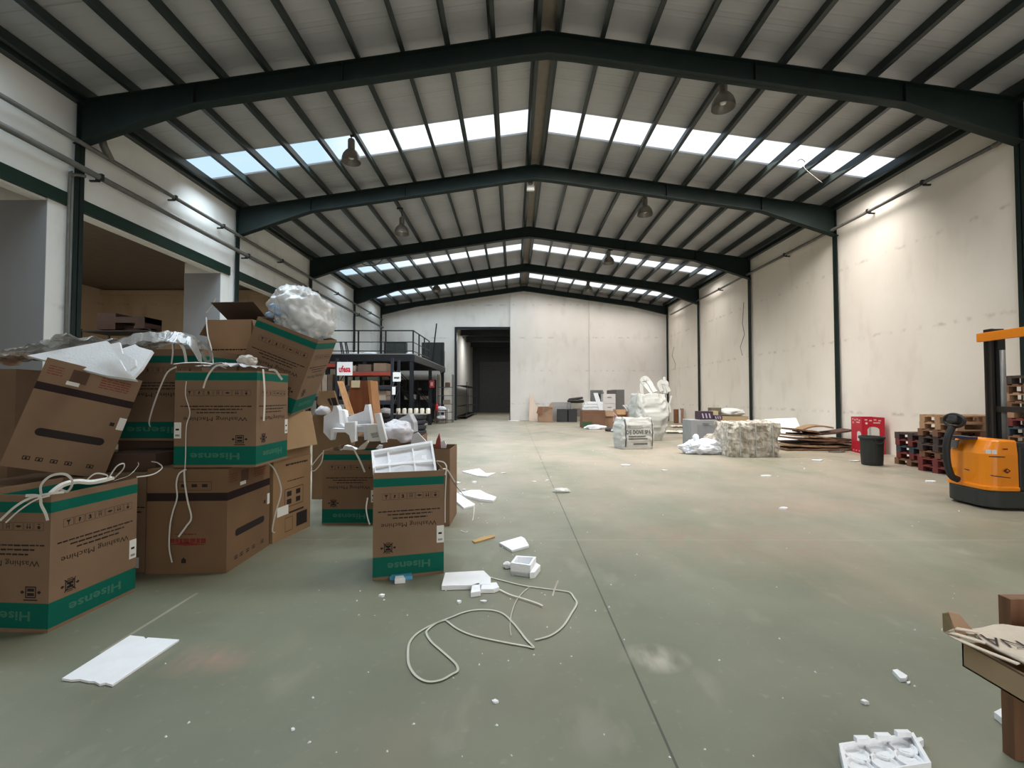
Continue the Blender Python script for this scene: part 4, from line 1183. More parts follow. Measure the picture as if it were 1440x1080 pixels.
strap('thin strap standing in an arc on the floor right of the single carton', [at_z(667, 712, .005), at_y(666, 725, 5.9), at_y(662, 740, 5.55), at_z(656, 748, .005), at_z(648, 746, .005)], .01)
# carton with dark picture, cabinet and plank behind
t = carton('tan carton behind the left end of the foam heap', .6, .5, 1.25, (-2.66, 7.1, 0), R(-8), 'plain', open_top=False, seed=44, m=MATS['board_tan'])
o = traced('tilted_carton', 'tan carton panel with dark pictures tilted up behind the foam heap', 'cardboard', Z3([(60, 145), (215, 138), (275, 345), (105, 380), (40, 260)]), 6.95, .03, MATS['board_tan'])
for sx in (0, 1):
    mb = traced('x', '', '', Z3([(145 + sx * 35, 225 - sx * 10), (170 + sx * 60, 215 - sx * 5), (195 + sx * 55, 285), (178 + sx * 30, 290 + sx * 4)]), 6.945, .003, None, build=False); mb.build('printed_picture', M_INK, o, world=True)
vs, fs = rock((.2, .16, .14), 41, .3, 3, 1.7, True, M=Matrix.Translation((at_y(455, 576, 6.92).x, 6.9, 1.25)))
mb = MB(); mb.add(vs, fs); tag(mb.build('plastic_film', MATS['white_film2'], smooth=True), 'small crumpled ball of clear film before the tilted tan panel', 'plastic film')
M_WOOD = mat('cabinet_wood', rgb(112, 62, 34), .5, var=.2, scale=2, stretch=(6, 6, .6))
M_WOODL = mat('plank_wood', rgb(196, 142, 92), .6, var=.1, scale=3, stretch=(8, 8, 1))
x0, x1 = at_y(490, 560, 8.2).x, at_y(518, 560, 8.2).x
t = thing('wooden_cabinet', 'brown wooden cabinet standing behind the foam heap with a plank leaning on it', 'cabinet', ((x0 + x1) / 2, 8.4, 0))
zt = at_y(500, 535, 8.2).z
mb = MB(); mb.box(x0, x1, 8.25, 8.65, 0, zt); mb.build('cabinet_body', M_WOOD, t, world=True)
mb = MB(); mb.prism([(x1 - .02, 8.2, zt), (x1 + .03, 8.2, zt), (x1 + .22, 8.2, 0.0), (x1 + .17, 8.2, 0.0)], (0, .45, 0)); mb.build('side_panel', mat('cabinet_edge', rgb(160, 110, 66), .5, var=.1), t, world=True)
mb = MB(); a = at_y(494, 535, 8.24); b_ = at_y(506, 545, 8.24); mb.box(a.x, b_.x, 8.235, 8.25, b_.z, a.z); mb.build('paper_note', mat('paper_cream', rgb(206, 190, 158), .8), t, world=True)
pts = Z3([(245, 42), (300, 42), (398, 330), (345, 365)])
a = [at_y(px, py, 7.9 if py > 550 else 8.2) for px, py in pts]
mb = MB(); d = (a[3] - a[0]).normalized()
a[2] += d * 1.25; a[3] += d * 1.25
for p in a: p.z = max(p.z, .02)
mb.prism(a, (0, .04, .0)); tag(mb.build('wooden_plank', M_WOODL), 'light wooden plank leaning against the brown cabinet', 'plank')
mb = MB(); a = at_y(497, 576, 7.6); mb.prism([a + Vector(v) for v in ((-.12, 0, -.2), (.1, 0, -.2), (.16, 0, .0), (.02, 0, .08), (-.1, 0, .0))], (0, .1, 0))
carton('low brown carton holding cartons scraps between the foam heap and the cabinet', .7, .5, .82, (-2.15, 7.35, 0), R(4), 'plain', open_top=True, seed=50)

# ------------------------------------------------------------------ pallet rack with signs
M_ORANGE = mat('rack_orange', rgb(140, 52, 38), .5, var=.1)
M_RACKB = mat('rack_upright', rgb(34, 36, 44), .5, var=.1)
RY = 17.6
ux = [at_y(px, 560, RY).x for px in (431, 473, 551)]
t = thing('pallet_rack', 'dark pallet rack with orange beams below the steel mezzanine', 'rack', ((ux[0] + ux[2]) / 2, RY + .5, 0))
for x in ux:
    for yy in (RY, RY + 1.0):
        mb = MB(); mb.box(x - .05, x + .05, yy, yy + .08, 0, 3.0); mb.build('upright', M_RACKB, t, world=True)
    mb = MB()
    for z0 in (.3, 1.1, 1.9): mb.tube([(x, RY + .04, z0), (x, RY + 1.04, z0 + .7)], .018, 6)
    mb.build('brace', M_RACKB, t, world=True)
for (xa, xb, zz, m_) in ((ux[1], ux[2], 2.40, M_ORANGE), (ux[0], ux[1], 2.72, M_ORANGE), (ux[1], ux[2], 1.30, M_RACKB), (ux[0], ux[1], 1.45, M_RACKB), (ux[1], ux[2], 1.86, M_RACKB)):
    for yy in (RY - .03, RY + 1.0):
        mb = MB(); mb.box(xa + .05, xb - .05, yy, yy + .05, zz - .07, zz + .07); mb.build('beam', m_, t, world=True)
    mb = MB(); mb.box(xa + .05, xb - .05, RY + .02, RY + 1.0, zz + .07, zz + .095); mb.build('shelf_board', mat('shelf_dark', rgb(74, 66, 60), .8, var=.15), t, world=True)
rnd = random.Random(5)
M_BOXES = [mat('box_dull_a', rgb(122, 100, 82), .8, var=.1), mat('box_dull_b', rgb(148, 132, 116), .8, var=.1), mat('box_dull_c', rgb(92, 74, 62), .8, var=.1)]
k = 0
where = [('left', ux[0] + .3, ux[1] - .2, 1.545, 3), ('right', ux[1] + .25, ux[2] - .2, 1.955, 0), ('right', ux[1] + .2, ux[2] - .2, 1.395, 2)]
names = iter(['pale dull box, leftmost on the left bay of the pallet rack', 'dull brown box in the middle of the left rack bay', 'dark box at the right end of the left rack bay',
              'brown box at the left of the lower shelf under the orange beam', 'grey brown box at the right of the lower shelf under the orange beam'])
for side, xa, xb, zz, n in where:
    for i in range(n):
        w_ = (xb - xa) / n * .86; x = xa + (i + .5) * (xb - xa) / n
        if zz < 1.5: h_ = .36
        else: h_ = rnd.uniform(.6, .9)
        mb = MB(); mb.box(x - w_ / 2, x + w_ / 2, RY + .15, RY + .85, zz, zz + h_); mb.box(x - w_ / 2, x + w_ / 2, RY + .145, RY + .855, zz + h_ * .45, zz + h_ * .5)
        tag(mb.build('storage_box', M_BOXES[k % 3]), next(names), 'box', 'boxes on the pallet rack'); k += 1
names = iter(['pale box on the top shelf above the orange beam, left', 'brown box on the top shelf above the orange beam, middle', 'grey box on the top shelf above the orange beam, right'])
for i in range(3):
    x = ux[1] + .4 + i * .6
    mb = MB(); mb.box(x - .25, x + .25, RY + .2, RY + .8, 2.5, 2.72 + .05 * i); tag(mb.build('storage_box', M_BOXES[(i + 1) % 3]), next(names), 'box', 'boxes on the pallet rack')
def sign(label, px0, py0, px1, py1, y, txt, m_ink, lines=1):
    a = at_y(px0, py0, y); b = at_y(px1, py1, y)
    t = thing('hanging_sign', label, 'sign', ((a.x + b.x) / 2, y, b.z))
    mb = MB(); mb.box(a.x, b.x, y, y + .02, b.z, a.z); mb.build('sign_panel', mat('sign_white', rgb(232, 230, 228), .5), t, world=True)
    f = Face((a.x, y, a.z), (1, 0, 0), (0, 0, -1), b.x - a.x, a.z - b.z, .004)
    if txt:
        mb = MB(); f.text(mb, txt, f.w * .5, f.h * .52, width=f.w * .76, height=f.h * .5, bold=.04); mb.build('sign_lettering', m_ink, t, world=True)
    else:
        mb = MB(); dash_line(f, mb, f.w * .15, f.w * .85, f.h * .62, f.h * .22, random.Random(1)); mb.build('sign_print', m_ink, t, world=True)
    return t
sign('white sign with red lettering on the left upright of the pallet rack', 474, 509, 495.5, 528, RY - .06, 'ufesa', mat('sign_red', rgb(200, 24, 52), .5))
sign('small white sign with dark print at the right end of the orange beam', 552.5, 523.5, 563.5, 536.5, RY - .06, None, M_INK)
mb = MB(); a = at_y(551.5, 544, RY - .02); b_ = at_y(556, 555, RY - .02); mb.box(a.x, b_.x, RY - .03, RY - .012, b_.z, a.z); tag(mb.build('rack_notice', mat('sign_white', rgb(225, 222, 215), .5)), 'narrow white notice on the right upright of the pallet rack', 'notice')

# tyres and jars
M_TYRE = mat('tyre_rubber', rgb(40, 40, 43), .7, var=.2, scale=6)
def tyre_mesh(r=.37, w=.2):
    mb = MB(); prof = [(r * .58, -w / 2 + .02), (r * .75, -w / 2), (r * .93, -w / 2 + .015), (r, -w / 4), (r, w / 4), (r * .93, w / 2 - .015), (r * .75, w / 2), (r * .58, w / 2 - .02)]
    mb.lathe(prof, 28, cap=False)
    n = 28
    mb.f += [(7 * n + k, 7 * n + (k + 1) % n, (k + 1) % n, k) for k in range(n)]; mb.mi += [0] * n
    return mb
proto = None
def tyre_stack(cx, cy, n, name):
    global proto
    for i in range(n):
        if proto is None:
            proto = tyre_mesh().build('tyre', M_TYRE, smooth=True, origin=Vector((0, 0, 0))); o = proto
        else:
            o = proto.copy(); COL.objects.link(o)
        o.location = (cx + rnd.uniform(-.02, .02), cy + rnd.uniform(-.02, .02), .1 + i * .2)
        pos = ['bottom', 'second up', 'third up', 'fourth up', 'topmost'][i if i < n - 1 else 4]
        tag(o, 'black tyre, %s of stack %s' % (pos, name), 'tyre', 'black tyres stacked by the rack')
tc_ = at_y(586, 600, 18.7)
tyre_stack(tc_.x, 18.7, 4, 'at the right end under the white jars')
tc2 = at_y(562, 600, 18.8)
tyre_stack(tc2.x, 18.8, 4, 'left of it under the white jars')
tc3 = at_y(538, 600, 20.0); tyre_stack(tc3.x, 20.0, 4, 'farther left behind the foam heap')
mb = MB(); mb.box(tc2.x - .35, tc_.x + .4, 18.45, 19.0, .805, .84); tag(mb.build('board', mat('board_grey', rgb(150, 146, 138), .7)), 'pale board laid across the two tyre stacks', 'board')
M_JAR = mat('jar_white', rgb(214, 206, 188), .5, var=.1)
jx0, jx1 = at_y(560, 575, 18.6).x, at_y(602, 575, 18.6).x
jl = ['leftmost', 'second from the left', 'third from the left', 'fourth from the left', 'fifth from the left', 'rightmost']
for i in range(6):
    x = jx0 + (jx1 - jx0) * i / 5
    t = thing('jar', 'pale jar, %s of the row on the tyre stacks' % jl[i], 'jar', (x, 18.62, .84), group='pale jars in a row on the tyres')
    mb = MB(); mb.lathe([(.085, 0), (.09, .02), (.09, .17), (.07, .19)], 14); mb.build('jar_body', M_JAR, t, smooth=True)
    mb = MB(); mb.lathe([(.075, .185), (.075, .22)], 14); mb.build('lid', mat('jar_lid', rgb(236, 232, 222), .5), t)
vs, fs = rock((.6, .45, .25), 51, .3, 3, 1.7, True, M=Matrix.Translation((tc3.x + .1, 20.0, .80)))
mb = MB(); mb.add(vs, fs); tag(mb.build('cloth_bundle', M_FOAM2, smooth=True), 'white cloth bundle on the farther tyre stack', 'cloth')

# ------------------------------------------------------------------ mezzanine
MX, MY0, MY1, MZ = -4.42, 20.4, 29.78, 3.43
t = thing('mezzanine', 'black steel mezzanine with a railing in the far left corner', 'mezzanine', ((XL + MX) / 2, 25, 0))
M_MEZ = mat('mezzanine_steel', rgb(28, 30, 34), .5, var=.2, scale=4)
M_DECK = mat('deck_top', rgb(150, 146, 138), .8, var=.1)
mb = MB(); mb.box(XL + .02, MX, MY0, MY1, MZ - .04, MZ); mb.build('deck', M_DECK, t, world=True)
mb = MB(); mb.box(XL + .1, MX, MY0 - .02, MY0 + .1, MZ - .34, MZ - .04); mb.build('edge_beam', M_MEZ, t, world=True)
mb = MB(); mb.box(MX - .1, MX + .02, MY0 + .1, MY1, MZ - .34, MZ - .04); mb.build('edge_beam', M_MEZ, t, world=True)
for y in [21.5 + 1.1 * i for i in range(8)]:
    mb = MB(); mb.box(XL + .1, MX - .1, y, y + .08, MZ - .26, MZ - .04); mb.build('joist', M_MEZ, t, world=True)
for x, y in ((MX - .1, MY0 + .02), (MX - .1, 25.0), (MX - .1, 29.4), (-6.6, MY0 + .02), (-6.6, 25.0), (XL + .3, MY0 + .02), (XL + .3, 25)):
    mb = MB(); mb.box(x - .08, x + .08, y, y + .014, 0, MZ - .34); mb.box(x - .08, x + .08, y + .15, y + .164, 0, MZ - .34); mb.box(x - .007, x + .007, y + .014, y + .15, 0, MZ - .34); mb.build('post', M_MEZ, t, world=True)
mb = MB(); mb.tube([(MX - .1, 29.35, 2.5), (MX - .1, 28.6, 3.1)], .03, 6); mb.build('brace', M_MEZ, t, world=True)
rp = [at_y(px, 480, MY0).x for px in (463, 503.5, 542)] + [MX - .03]
for x in rp:
    mb = MB(); mb.box(x - .03, x + .03, MY0 + .02, MY0 + .08, MZ, MZ + 1.03); mb.build('rail_post', M_MEZ, t, world=True)
for y in (21.7, 23.0, 24.3, 28.4, 29.6):
    mb = MB(); mb.box(MX - .06, MX, y, y + .05, MZ, MZ + 1.03); mb.build('rail_post', M_MEZ, t, world=True)
for zz, r_ in ((1.03, .028), (.52, .02), (.12, .02)):
    mb = MB(); mb.tube([(XL + .05, MY0 + .05, MZ + zz), (MX - .03, MY0 + .05, MZ + zz)], r_, 8); mb.build('rail', M_MEZ, t, world=True)
    mb = MB(); mb.tube([(MX - .03, MY0 + .05, MZ + zz), (MX - .03, 24.32, MZ + zz)], r_, 8); mb.build('rail', M_MEZ, t, world=True)
    mb = MB(); mb.tube([(MX - .03, 28.4, MZ + zz), (MX - .03, 29.65, MZ + zz)], r_, 8); mb.build('rail', M_MEZ, t, world=True)
M_CABD = mat('cabinet_charcoal', rgb(46, 50, 50), .5, var=.15); M_PANE = mat('cabinet_door', rgb(70, 76, 74), .3, var=.1)
def deck_cabinet(label, px0, px1, py0, y, d=.5, panes=2):
    a = at_y(px0, py0, y); b = at_y(px1, py0, y)
    t = thing('cabinet', label, 'cabinet', ((a.x + b.x) / 2, y + d / 2, MZ))
    mb = MB(); mb.box(a.x, b.x, y, y + d, MZ, a.z); mb.build('cabinet_body', M_CABD, t, world=True)
    w_ = (b.x - a.x - .12) / panes
    for i in range(panes):
        x = a.x + .06 + i * w_
        mb = MB(); mb.box(x + .02, x + w_ - .02, y - .02, y, MZ + .08, a.z - .08); mb.build('cabinet_door', M_PANE if panes > 1 else M_CABD, t, world=True)
deck_cabinet('charcoal cabinet with two grey doors on the mezzanine deck', 540, 570.5, 481, 28.6)
deck_cabinet('dark green black panel cabinet on the mezzanine by the railing gap', 593, 624, 481.5, 28.6, .3, 1)
mb = MB(); a = at_y(614, 455, 28.35); b_ = at_y(611, 482, 28.45); dd = (a - b_); mb.tube([a, b_ - dd * 1.03 + Vector((0, -.1, 0))], .04, 8); tag(mb.build('pole', M_MEZ), 'dark pole leaning on the panel cabinet of the mezzanine', 'pole')
for i, (px, lb) in enumerate(((480, 'left one of two small dark frames leaning on the mezzanine deck'), (487, 'right one of two small dark frames leaning on the mezzanine deck'))):
    a = at_y(px, 481, 22); b_ = at_y(px + 5, 498, 22); mb = MB(); mb.tube([(a.x, 22, a.z), (b_.x, 21.9, MZ + .03), (b_.x - .12, 22.0, MZ + .03), (a.x - .1, 22.1, a.z)], .03, 6, closed=True); tag(mb.build('frame', M_MEZ), lb, 'frame')
for i, (px, w_, lb) in enumerate(((500, .7, 'pale heap on the mezzanine deck beside the second railing post'), (519, .8, 'pale heap on the mezzanine deck left of the charcoal cabinet'), (577, .4, 'small pale box on the mezzanine deck near its corner'))):
    a = at_y(px, 497, 22.0); vs, fs = rock((w_, .5, .22), 60 + i, .25, 3, 1.6, True, M=Matrix.Translation((a.x, 22.0, MZ))); mb = MB(); mb.add(vs, fs); tag(mb.build('bundle', M_FOAM2), lb, 'bundle')
# red notice on the middle post
a = at_y(604, 535, 24.96); b_ = at_y(610.5, 545, 24.96)
t = thing('warning_sign', 'small red and white notice on the middle mezzanine post', 'sign', ((a.x + b_.x) / 2, 24.96, b_.z))
mb = MB(); mb.box(a.x, b_.x, 24.96, 24.995, b_.z, a.z); mb.build('sign_panel', mat('notice_red', rgb(176, 60, 60), .5), t, world=True)
mb = MB(); w_ = b_.x - a.x; h_ = a.z - b_.z; mb.box(a.x + w_ * .3, a.x + w_ * .42, 24.95, 24.96, b_.z + h_ * .25, a.z - h_ * .25); mb.box(a.x + w_ * .58, a.x + w_ * .7, 24.95, 24.96, b_.z + h_ * .25, a.z - h_ * .25); mb.build('sign_print', M_STICK, t, world=True)
vs, fs = rock((.3, .25, .4), 71, .25, 3, 1.6, True, M=Matrix.Translation((at_y(611, 566, 25.4).x, 25.4, 1.1))); 
# stair under the deck
t = thing('steel_stair', 'dark steel stair with handrails under the mezzanine', 'stair', (-6.3, 27.1, 0))
sx0, sx1 = -7.9, -4.9
for yy in (26.8, 27.6):
    mb = MB(); mb.prism([(sx0, yy, MZ - .04), (sx0 + .22, yy, MZ - .04), (sx1 + .22, yy, 0), (sx1, yy, 0)], (0, .04, 0)); mb.build('stringer', M_MEZ, t, world=True)
    mb = MB(); mb.tube([(sx0 + .1, yy + .02, MZ + .5), (sx1 + .2, yy + .02, .95)], .025, 6)
    for i in range(5):
        u = .08 + i * .22; x = sx0 + .1 + (sx1 - sx0) * u; z = MZ * (1 - u); mb.tube([(x, yy + .02, z), (x, yy + .02, MZ + .5 + (0.95 - MZ - .5) * u)], .018, 6)
    mb.build('handrail', M_MEZ, t, world=True)
for i in range(12):
    u = (i + .5) / 12; x = sx0 + .1 + (sx1 - sx0) * u; z = (MZ - .04) * (1 - u)
    mb = MB(); mb.box(x - .13, x + .13, 26.84, 27.6, z - .02, z + .02); mb.build('tread', M_MEZ, t, world=True)
# dark shelving along the gable wall under the deck
def shelving(label, x0, x1, y0, y1, zs, ztop, m, back=True, uprights=4):
    t = thing('steel_shelving', label, 'shelving', ((x0 + x1) / 2, (y0 + y1) / 2, 0))
    for i in range(uprights):
        x = x0 + (x1 - x0) * i / (uprights - 1)
        for yy in (y0, y1 - .04):
            mb = MB(); mb.box(x - .02, x + .02, yy, yy + .04, 0, ztop); mb.build('upright', m, t, world=True)
    for z in zs:
        mb = MB(); mb.box(x0, x1, y0, y1, z - .03, z); mb.build('shelf', m, t, world=True)
    if back:
        mb = MB(); mb.box(x0, x1, y1, y1 + .02, 0.05, ztop); mb.build('back_panel', m, t, world=True)
    return t
M_SHELF = mat('shelving_dark', rgb(40, 42, 46), .6, var=.15)
shelving('long dark shelving along the back wall below the mezzanine', XL + .3, -4.95, 29.1, 29.6, (.15, .75, 1.35, 1.95, 2.55), 2.6, M_SHELF)
for i, (px, py, w_, h_, m_, lb) in enumerate([
    (573, 562, .34, .26, M_JAR, 'pale box on the shelving behind the mezzanine corner post'),
    (583, 556, .14, .3, M_FOAM2, 'narrow white item on the shelving right of the corner post'),
    (596, 566, .5, .2, M_BOXES[1], 'flat tan box on the dark shelving above the jars'),
    (590, 544, .16, .1, M_BOXES[1], 'tiny pale item on the upper dark shelf')]):
    p = at_y(px, py, 29.2); zs = min((.15, .75, 1.35, 1.95), key=lambda z: abs(z - (p.z - h_ / 2)))
    mb = MB(); mb.box(p.x - w_ / 2, p.x + w_ / 2, 29.12, 29.4, zs, zs + h_); mb.box(p.x - w_ / 2 + .02, p.x + w_ / 2 - .02, 29.14, 29.38, zs + h_, zs + h_ + .02); tag(mb.build('shelf_item', m_), lb, 'box', 'items on the dark shelving')
x0, x1 = at_y(616, 560, 27.5).x, at_y(636.5, 560, 27.5).x
shelving('narrow open metal shelf beside the left jamb of the doorway', x0, x1, 27.3, 27.8, (.15, .62, 1.1, 1.6, 2.1), 2.85, mat('shelf_metal', rgb(78, 80, 78), .5), False, 2)
for i, (u, zs, w_, h_, m_, lb) in enumerate([(.6, 1.6, .3, .3, M_JAR, 'cream box on the upper level of the doorway shelf'), (.6, 1.1, .4, .22, M_BOXES[1], 'dull box on the middle level of the doorway shelf'), (.4, .62, .6, .16, M_FOAM2, 'white folded item on the low level of the doorway shelf'), (.65, 2.1, .26, .25, M_BOXES[2], 'small dark box on the top level of the doorway shelf')]):
    x = x0 + (x1 - x0) * u; mb = MB(); mb.box(x - w_ / 2, x + w_ / 2, 27.35, 27.7, zs, zs + h_); mb.box(x - w_ / 2 + .02, x + w_ / 2 - .02, 27.37, 27.68, zs + h_, zs + h_ + .02); tag(mb.build('shelf_item', m_), lb, 'box', 'items on the doorway shelf')
# trolley with white cloth right of the middle post
x0, x1 = at_y(612, 580, 26.2).x, at_y(627, 580, 26.2).x
t = shelving('small low stand with bundles beside the middle mezzanine post', x0, x1, 26.1, 26.7, (.25, .75), .8, mat('stand_brown', rgb(96, 82, 66), .7), False, 2)
for i, (z, lb) in enumerate(((.25, 'white bundle on the lower level of the low stand'), (.75, 'white cloth bundle on top of the low stand'))):
    vs, fs = rock((x1 - x0 - .1, .4, .24), 80 + i, .25, 3, 1.6, True, M=Matrix.Translation(((x0 + x1) / 2, 26.4, z))); mb = MB(); mb.add(vs, fs); tag(mb.build('cloth_bundle', M_FOAM2), lb, 'cloth')
vs, fs = rock((.2, .2, .3), 82, .25, 3, 1.6, True, M=Matrix.Translation((x0 + .12, 26.2, .76))); 
mb = MB(); mb.lathe([(.07, 0), (.08, .05), (.08, .3), (.03, .38), (.03, .44)], 12, M=Matrix.Translation((x0 + .08, 26.22, .755))); tag(mb.build('fire_extinguisher', mat('extinguisher_red', rgb(190, 30, 40), .4)), 'small red bottle beside the white cloth on the low stand', 'extinguisher')
# beyond the doorway
shelving('dark shelving along the left wall of the hall beyond the doorway', DX0 - .15, DX0 + .55, 31.5, 40, (.2, .9, 1.6, 2.3), 2.55, M_SHELF, False, 2)
t = thing('fluorescent_light', 'lit strip light under the ceiling just beyond the doorway', 'light', (-1.9, 32, 6.45))
mb = MB(); mb.box(-2.5, -1.3, 31.9, 32.1, 6.5, 6.6); mb.build('fitting', M_FOAM2, t, world=True)
m = bpy.data.materials.new('lit_tube'); m.use_nodes = True; m.node_tree.nodes['Principled BSDF'].inputs['Emission Color'].default_value = (1, 1, .96, 1); m.node_tree.nodes['Principled BSDF'].inputs['Emission Strength'].default_value = 3
mb = MB(); mb.tube([(-2.45, 32, 6.47), (-1.35, 32, 6.47)], .03, 8); mb.build('tube', m, t, world=True)
# chest on a tall rack in the side hall
t = shelving('tall dark rack standing in the side hall behind the left pile', -11.6, -9.75, 12.3, 13.2, (.3, 1.5, 2.6, 3.3), 3.34, M_SHELF, False, 2)
mb = MB(); mb.box(-11.25, -10.75, 12.4, 13.0, 3.34, 3.78); mb.box(-10.75, -9.95, 12.4, 13.0, 3.52, 3.68); mb.box(-10.2, -9.95, 12.38, 13, 3.36, 3.68); mb.box(-10.75, -9.95, 12.6, 12.8, 3.34, 3.40)
tag(mb.build('wooden_furniture', mat('dark_wood', rgb(58, 34, 26), .5, var=.2)), 'piece of dark wooden furniture on the tall rack in the side hall', 'furniture')
mb = MB(); mb.tube([(-9.2 + .35 * math.cos(math.pi * i / 10), 12.7, 3.0 + .35 * math.sin(math.pi * i / 10)) for i in range(11)], .06, 8)
# ------------------------------------------------------------------ far right clutter along the back wall
def shape(label, cat, name, px0, py0, px1, py1, y, d, m, group=None, base=None):
    a = at_y(px0, py0, y); b = at_y(px1, py1, y)
    z0 = 0.0 if base is None else base
    t = thing(name, label, cat, ((a.x + b.x) / 2, y + d / 2, z0), group=group)
    return t, a.x, b.x, z0, a.z
M_CARTFAR = mat('far_carton', rgb(158, 128, 104), .8, var=.12, scale=3)
M_CARTFARD = mat('far_carton_dark', rgb(122, 84, 60), .8, var=.15, scale=3)
mb = MB(); a = at_y(745, 554, 29.2); b_ = at_y(753, 592, 28.0)
mb.prism([(a.x, 29.55, a.z), (a.x + .12, 29.55, a.z - .05), (a.x + .75, 28.9, 0.01), (a.x - .05, 28.9, 0.01)], (0, .05, .02)); tag(mb.build('board', mat('board_pinkish', rgb(202, 182, 164), .8)), 'pale pointed board leaning against the back wall left of the torn carton', 'board')
t, xa, xb, z0, zt = shape('torn open brown carton on the floor against the back wall', 'box', 'cardboard_box', 757, 572, 777, 594, 27.6, .8, None)
mb = MB(); w_ = xb - xa; zt = .92
mb.prism([(xa, 27.6, 0), (xb, 27.6, 0), (xb, 27.6, zt), (xa + w_ * .75, 27.6, zt * .82), (xa + w_ * .5, 27.6, zt * .62), (xa + w_ * .2, 27.6, zt * .72), (xa, 27.6, zt * .55)], (0, .02, 0))
mb.box(xa, xa + .02, 27.62, 28.4, 0, zt * .9); mb.box(xb - .02, xb, 27.62, 28.4, 0, zt); mb.box(xa + .02, xb - .02, 28.38, 28.4, 0, zt); mb.box(xa, xb, 27.6, 28.4, 0, .01)
mb.build('carton_body', M_CARTFAR, t, world=True)
mb = MB(); mb.prism([(xa - .12, 27.5, zt * .6), (xa + w_ * .25, 27.45, zt * .5), (xa + w_ * .3, 27.55, zt * 1.0), (xa, 27.6, zt)], (0, .01, .01)); mb.build('flap', M_CARTFARD, t, world=True)
mb = MB(); mb.prism([(xb - .25, 27.55, zt), (xb, 27.5, zt * .95), (xb + .02, 27.6, zt * 1.2), (xb - .1, 27.6, zt * 1.25)], (0, .01, .01)); mb.build('flap', M_CARTFAR, t, world=True)
def crate(label, px0, py0, px1, y, d, m, ribs=6):
    a = at_y(px0, py0, y); b = at_y(px1, py0, y); h_ = a.z
    t = thing('plastic_crate', label, 'crate', ((a.x + b.x) / 2, y + d / 2, 0), group='dark crates at the back wall')
    mb = MB(); x0, x1 = a.x, b.x
    mb.box(x0, x1, y, y + .02, 0, h_); mb.box(x0, x1, y + d - .02, y + d, 0, h_); mb.box(x0, x0 + .02, y + .02, y + d - .02, 0, h_); mb.box(x1 - .02, x1, y + .02, y + d - .02, 0, h_); mb.box(x0, x1, y, y + d, 0, .02)
    mb.box(x0 - .02, x1 + .02, y - .02, y + .0, h_ - .06, h_)
    mb.build('crate_body', m, t, world=True)
    for i in range(ribs):
        x = x0 + (x1 - x0) * (i + .5) / ribs; mb = MB(); mb.box(x - .015, x + .015, y - .02, y, 0.03, h_ - .06); mb.build('rib', m, t, world=True)
M_CRATE = mat('crate_dark', rgb(62, 62, 64), .6, var=.1)
crate('dark ribbed crate against the back wall, left one of two', 784.5, 575.5, 798, 27.9, .7, M_CRATE)
crate('dark ribbed crate against the back wall, right one of two', 799.5, 575.5, 811.5, 27.9, .7, M_CRATE)
t, xa, xb, z0, zt = shape('tall grey wire container behind the two dark crates', 'container', 'wire_container', 776, 566, 802, 592, 28.75, .7, None)
M_WIRE = mat('wire_grey', rgb(168, 166, 164), .5)
for i in range(11):
    x = xa + (xb - xa) * i / 10; mb = MB(); mb.box(x - .02, x + .02, 28.75, 28.79, 0, zt); mb.build('wire_bar', M_WIRE, t, world=True)
for i in range(5):
    mb = MB(); mb.box(xa, xb, 28.74, 28.75, zt * i / 4 - .02 if i else 0, zt * i / 4 + .02); mb.build('wire_bar', M_WIRE, t, world=True)
mb = MB(); mb.box(xa, xb, 29.3, 29.34, 0, zt); mb.box(xa, xa + .03, 28.79, 29.3, 0, zt); mb.box(xb - .03, xb, 28.79, 29.3, 0, zt); mb.build('back_panel', mat('panel_pale', rgb(186, 182, 178), .6), t, world=True)
t, xa, xb, z0, zt = shape('pale stacked carton against the back wall right of the dark crates', 'box', 'cardboard_box', 803, 567, 819, 592, 28.7, .7, None)
mb = MB(); mb.box(xa, xb, 28.75, 29.4, 0, zt); mb.build('carton_body', mat('carton_grey', rgb(176, 168, 152), .8, var=.15, scale=5), t, world=True)
mb = MB(); mb.box(xa + .1, xb - .1, 28.745, 28.75, .3, .8); mb.build('printed_panel', mat('print_greyish', rgb(130, 124, 116), .8), t, world=True)
zc = zt
ca = at_y(801, 563, 28.4); cb = at_y(822, 563, 28.4)
mb = MB(); cx = (ca.x + cb.x) / 2
mb.tube([(cx + .44 * math.cos(2 * math.pi * i / 24), 29.05 + .3 * math.sin(2 * math.pi * i / 24), zc + .12 + .02 * math.sin(6 * i)) for i in range(24)], .1, 8, closed=True)
mb.tube([(cx + .40 * math.cos(2 * math.pi * i / 24), 29.05 + .26 * math.sin(2 * math.pi * i / 24), zc + .28 + .05 * math.cos(2 * math.pi * i / 24)) for i in range(24)], .07, 8, closed=True)
tag(mb.build('hose_coil', mat('hose_dark', rgb(52, 50, 48), .5), smooth=True), 'dark coiled hose lying on top of the pale carton by the back wall', 'hose')
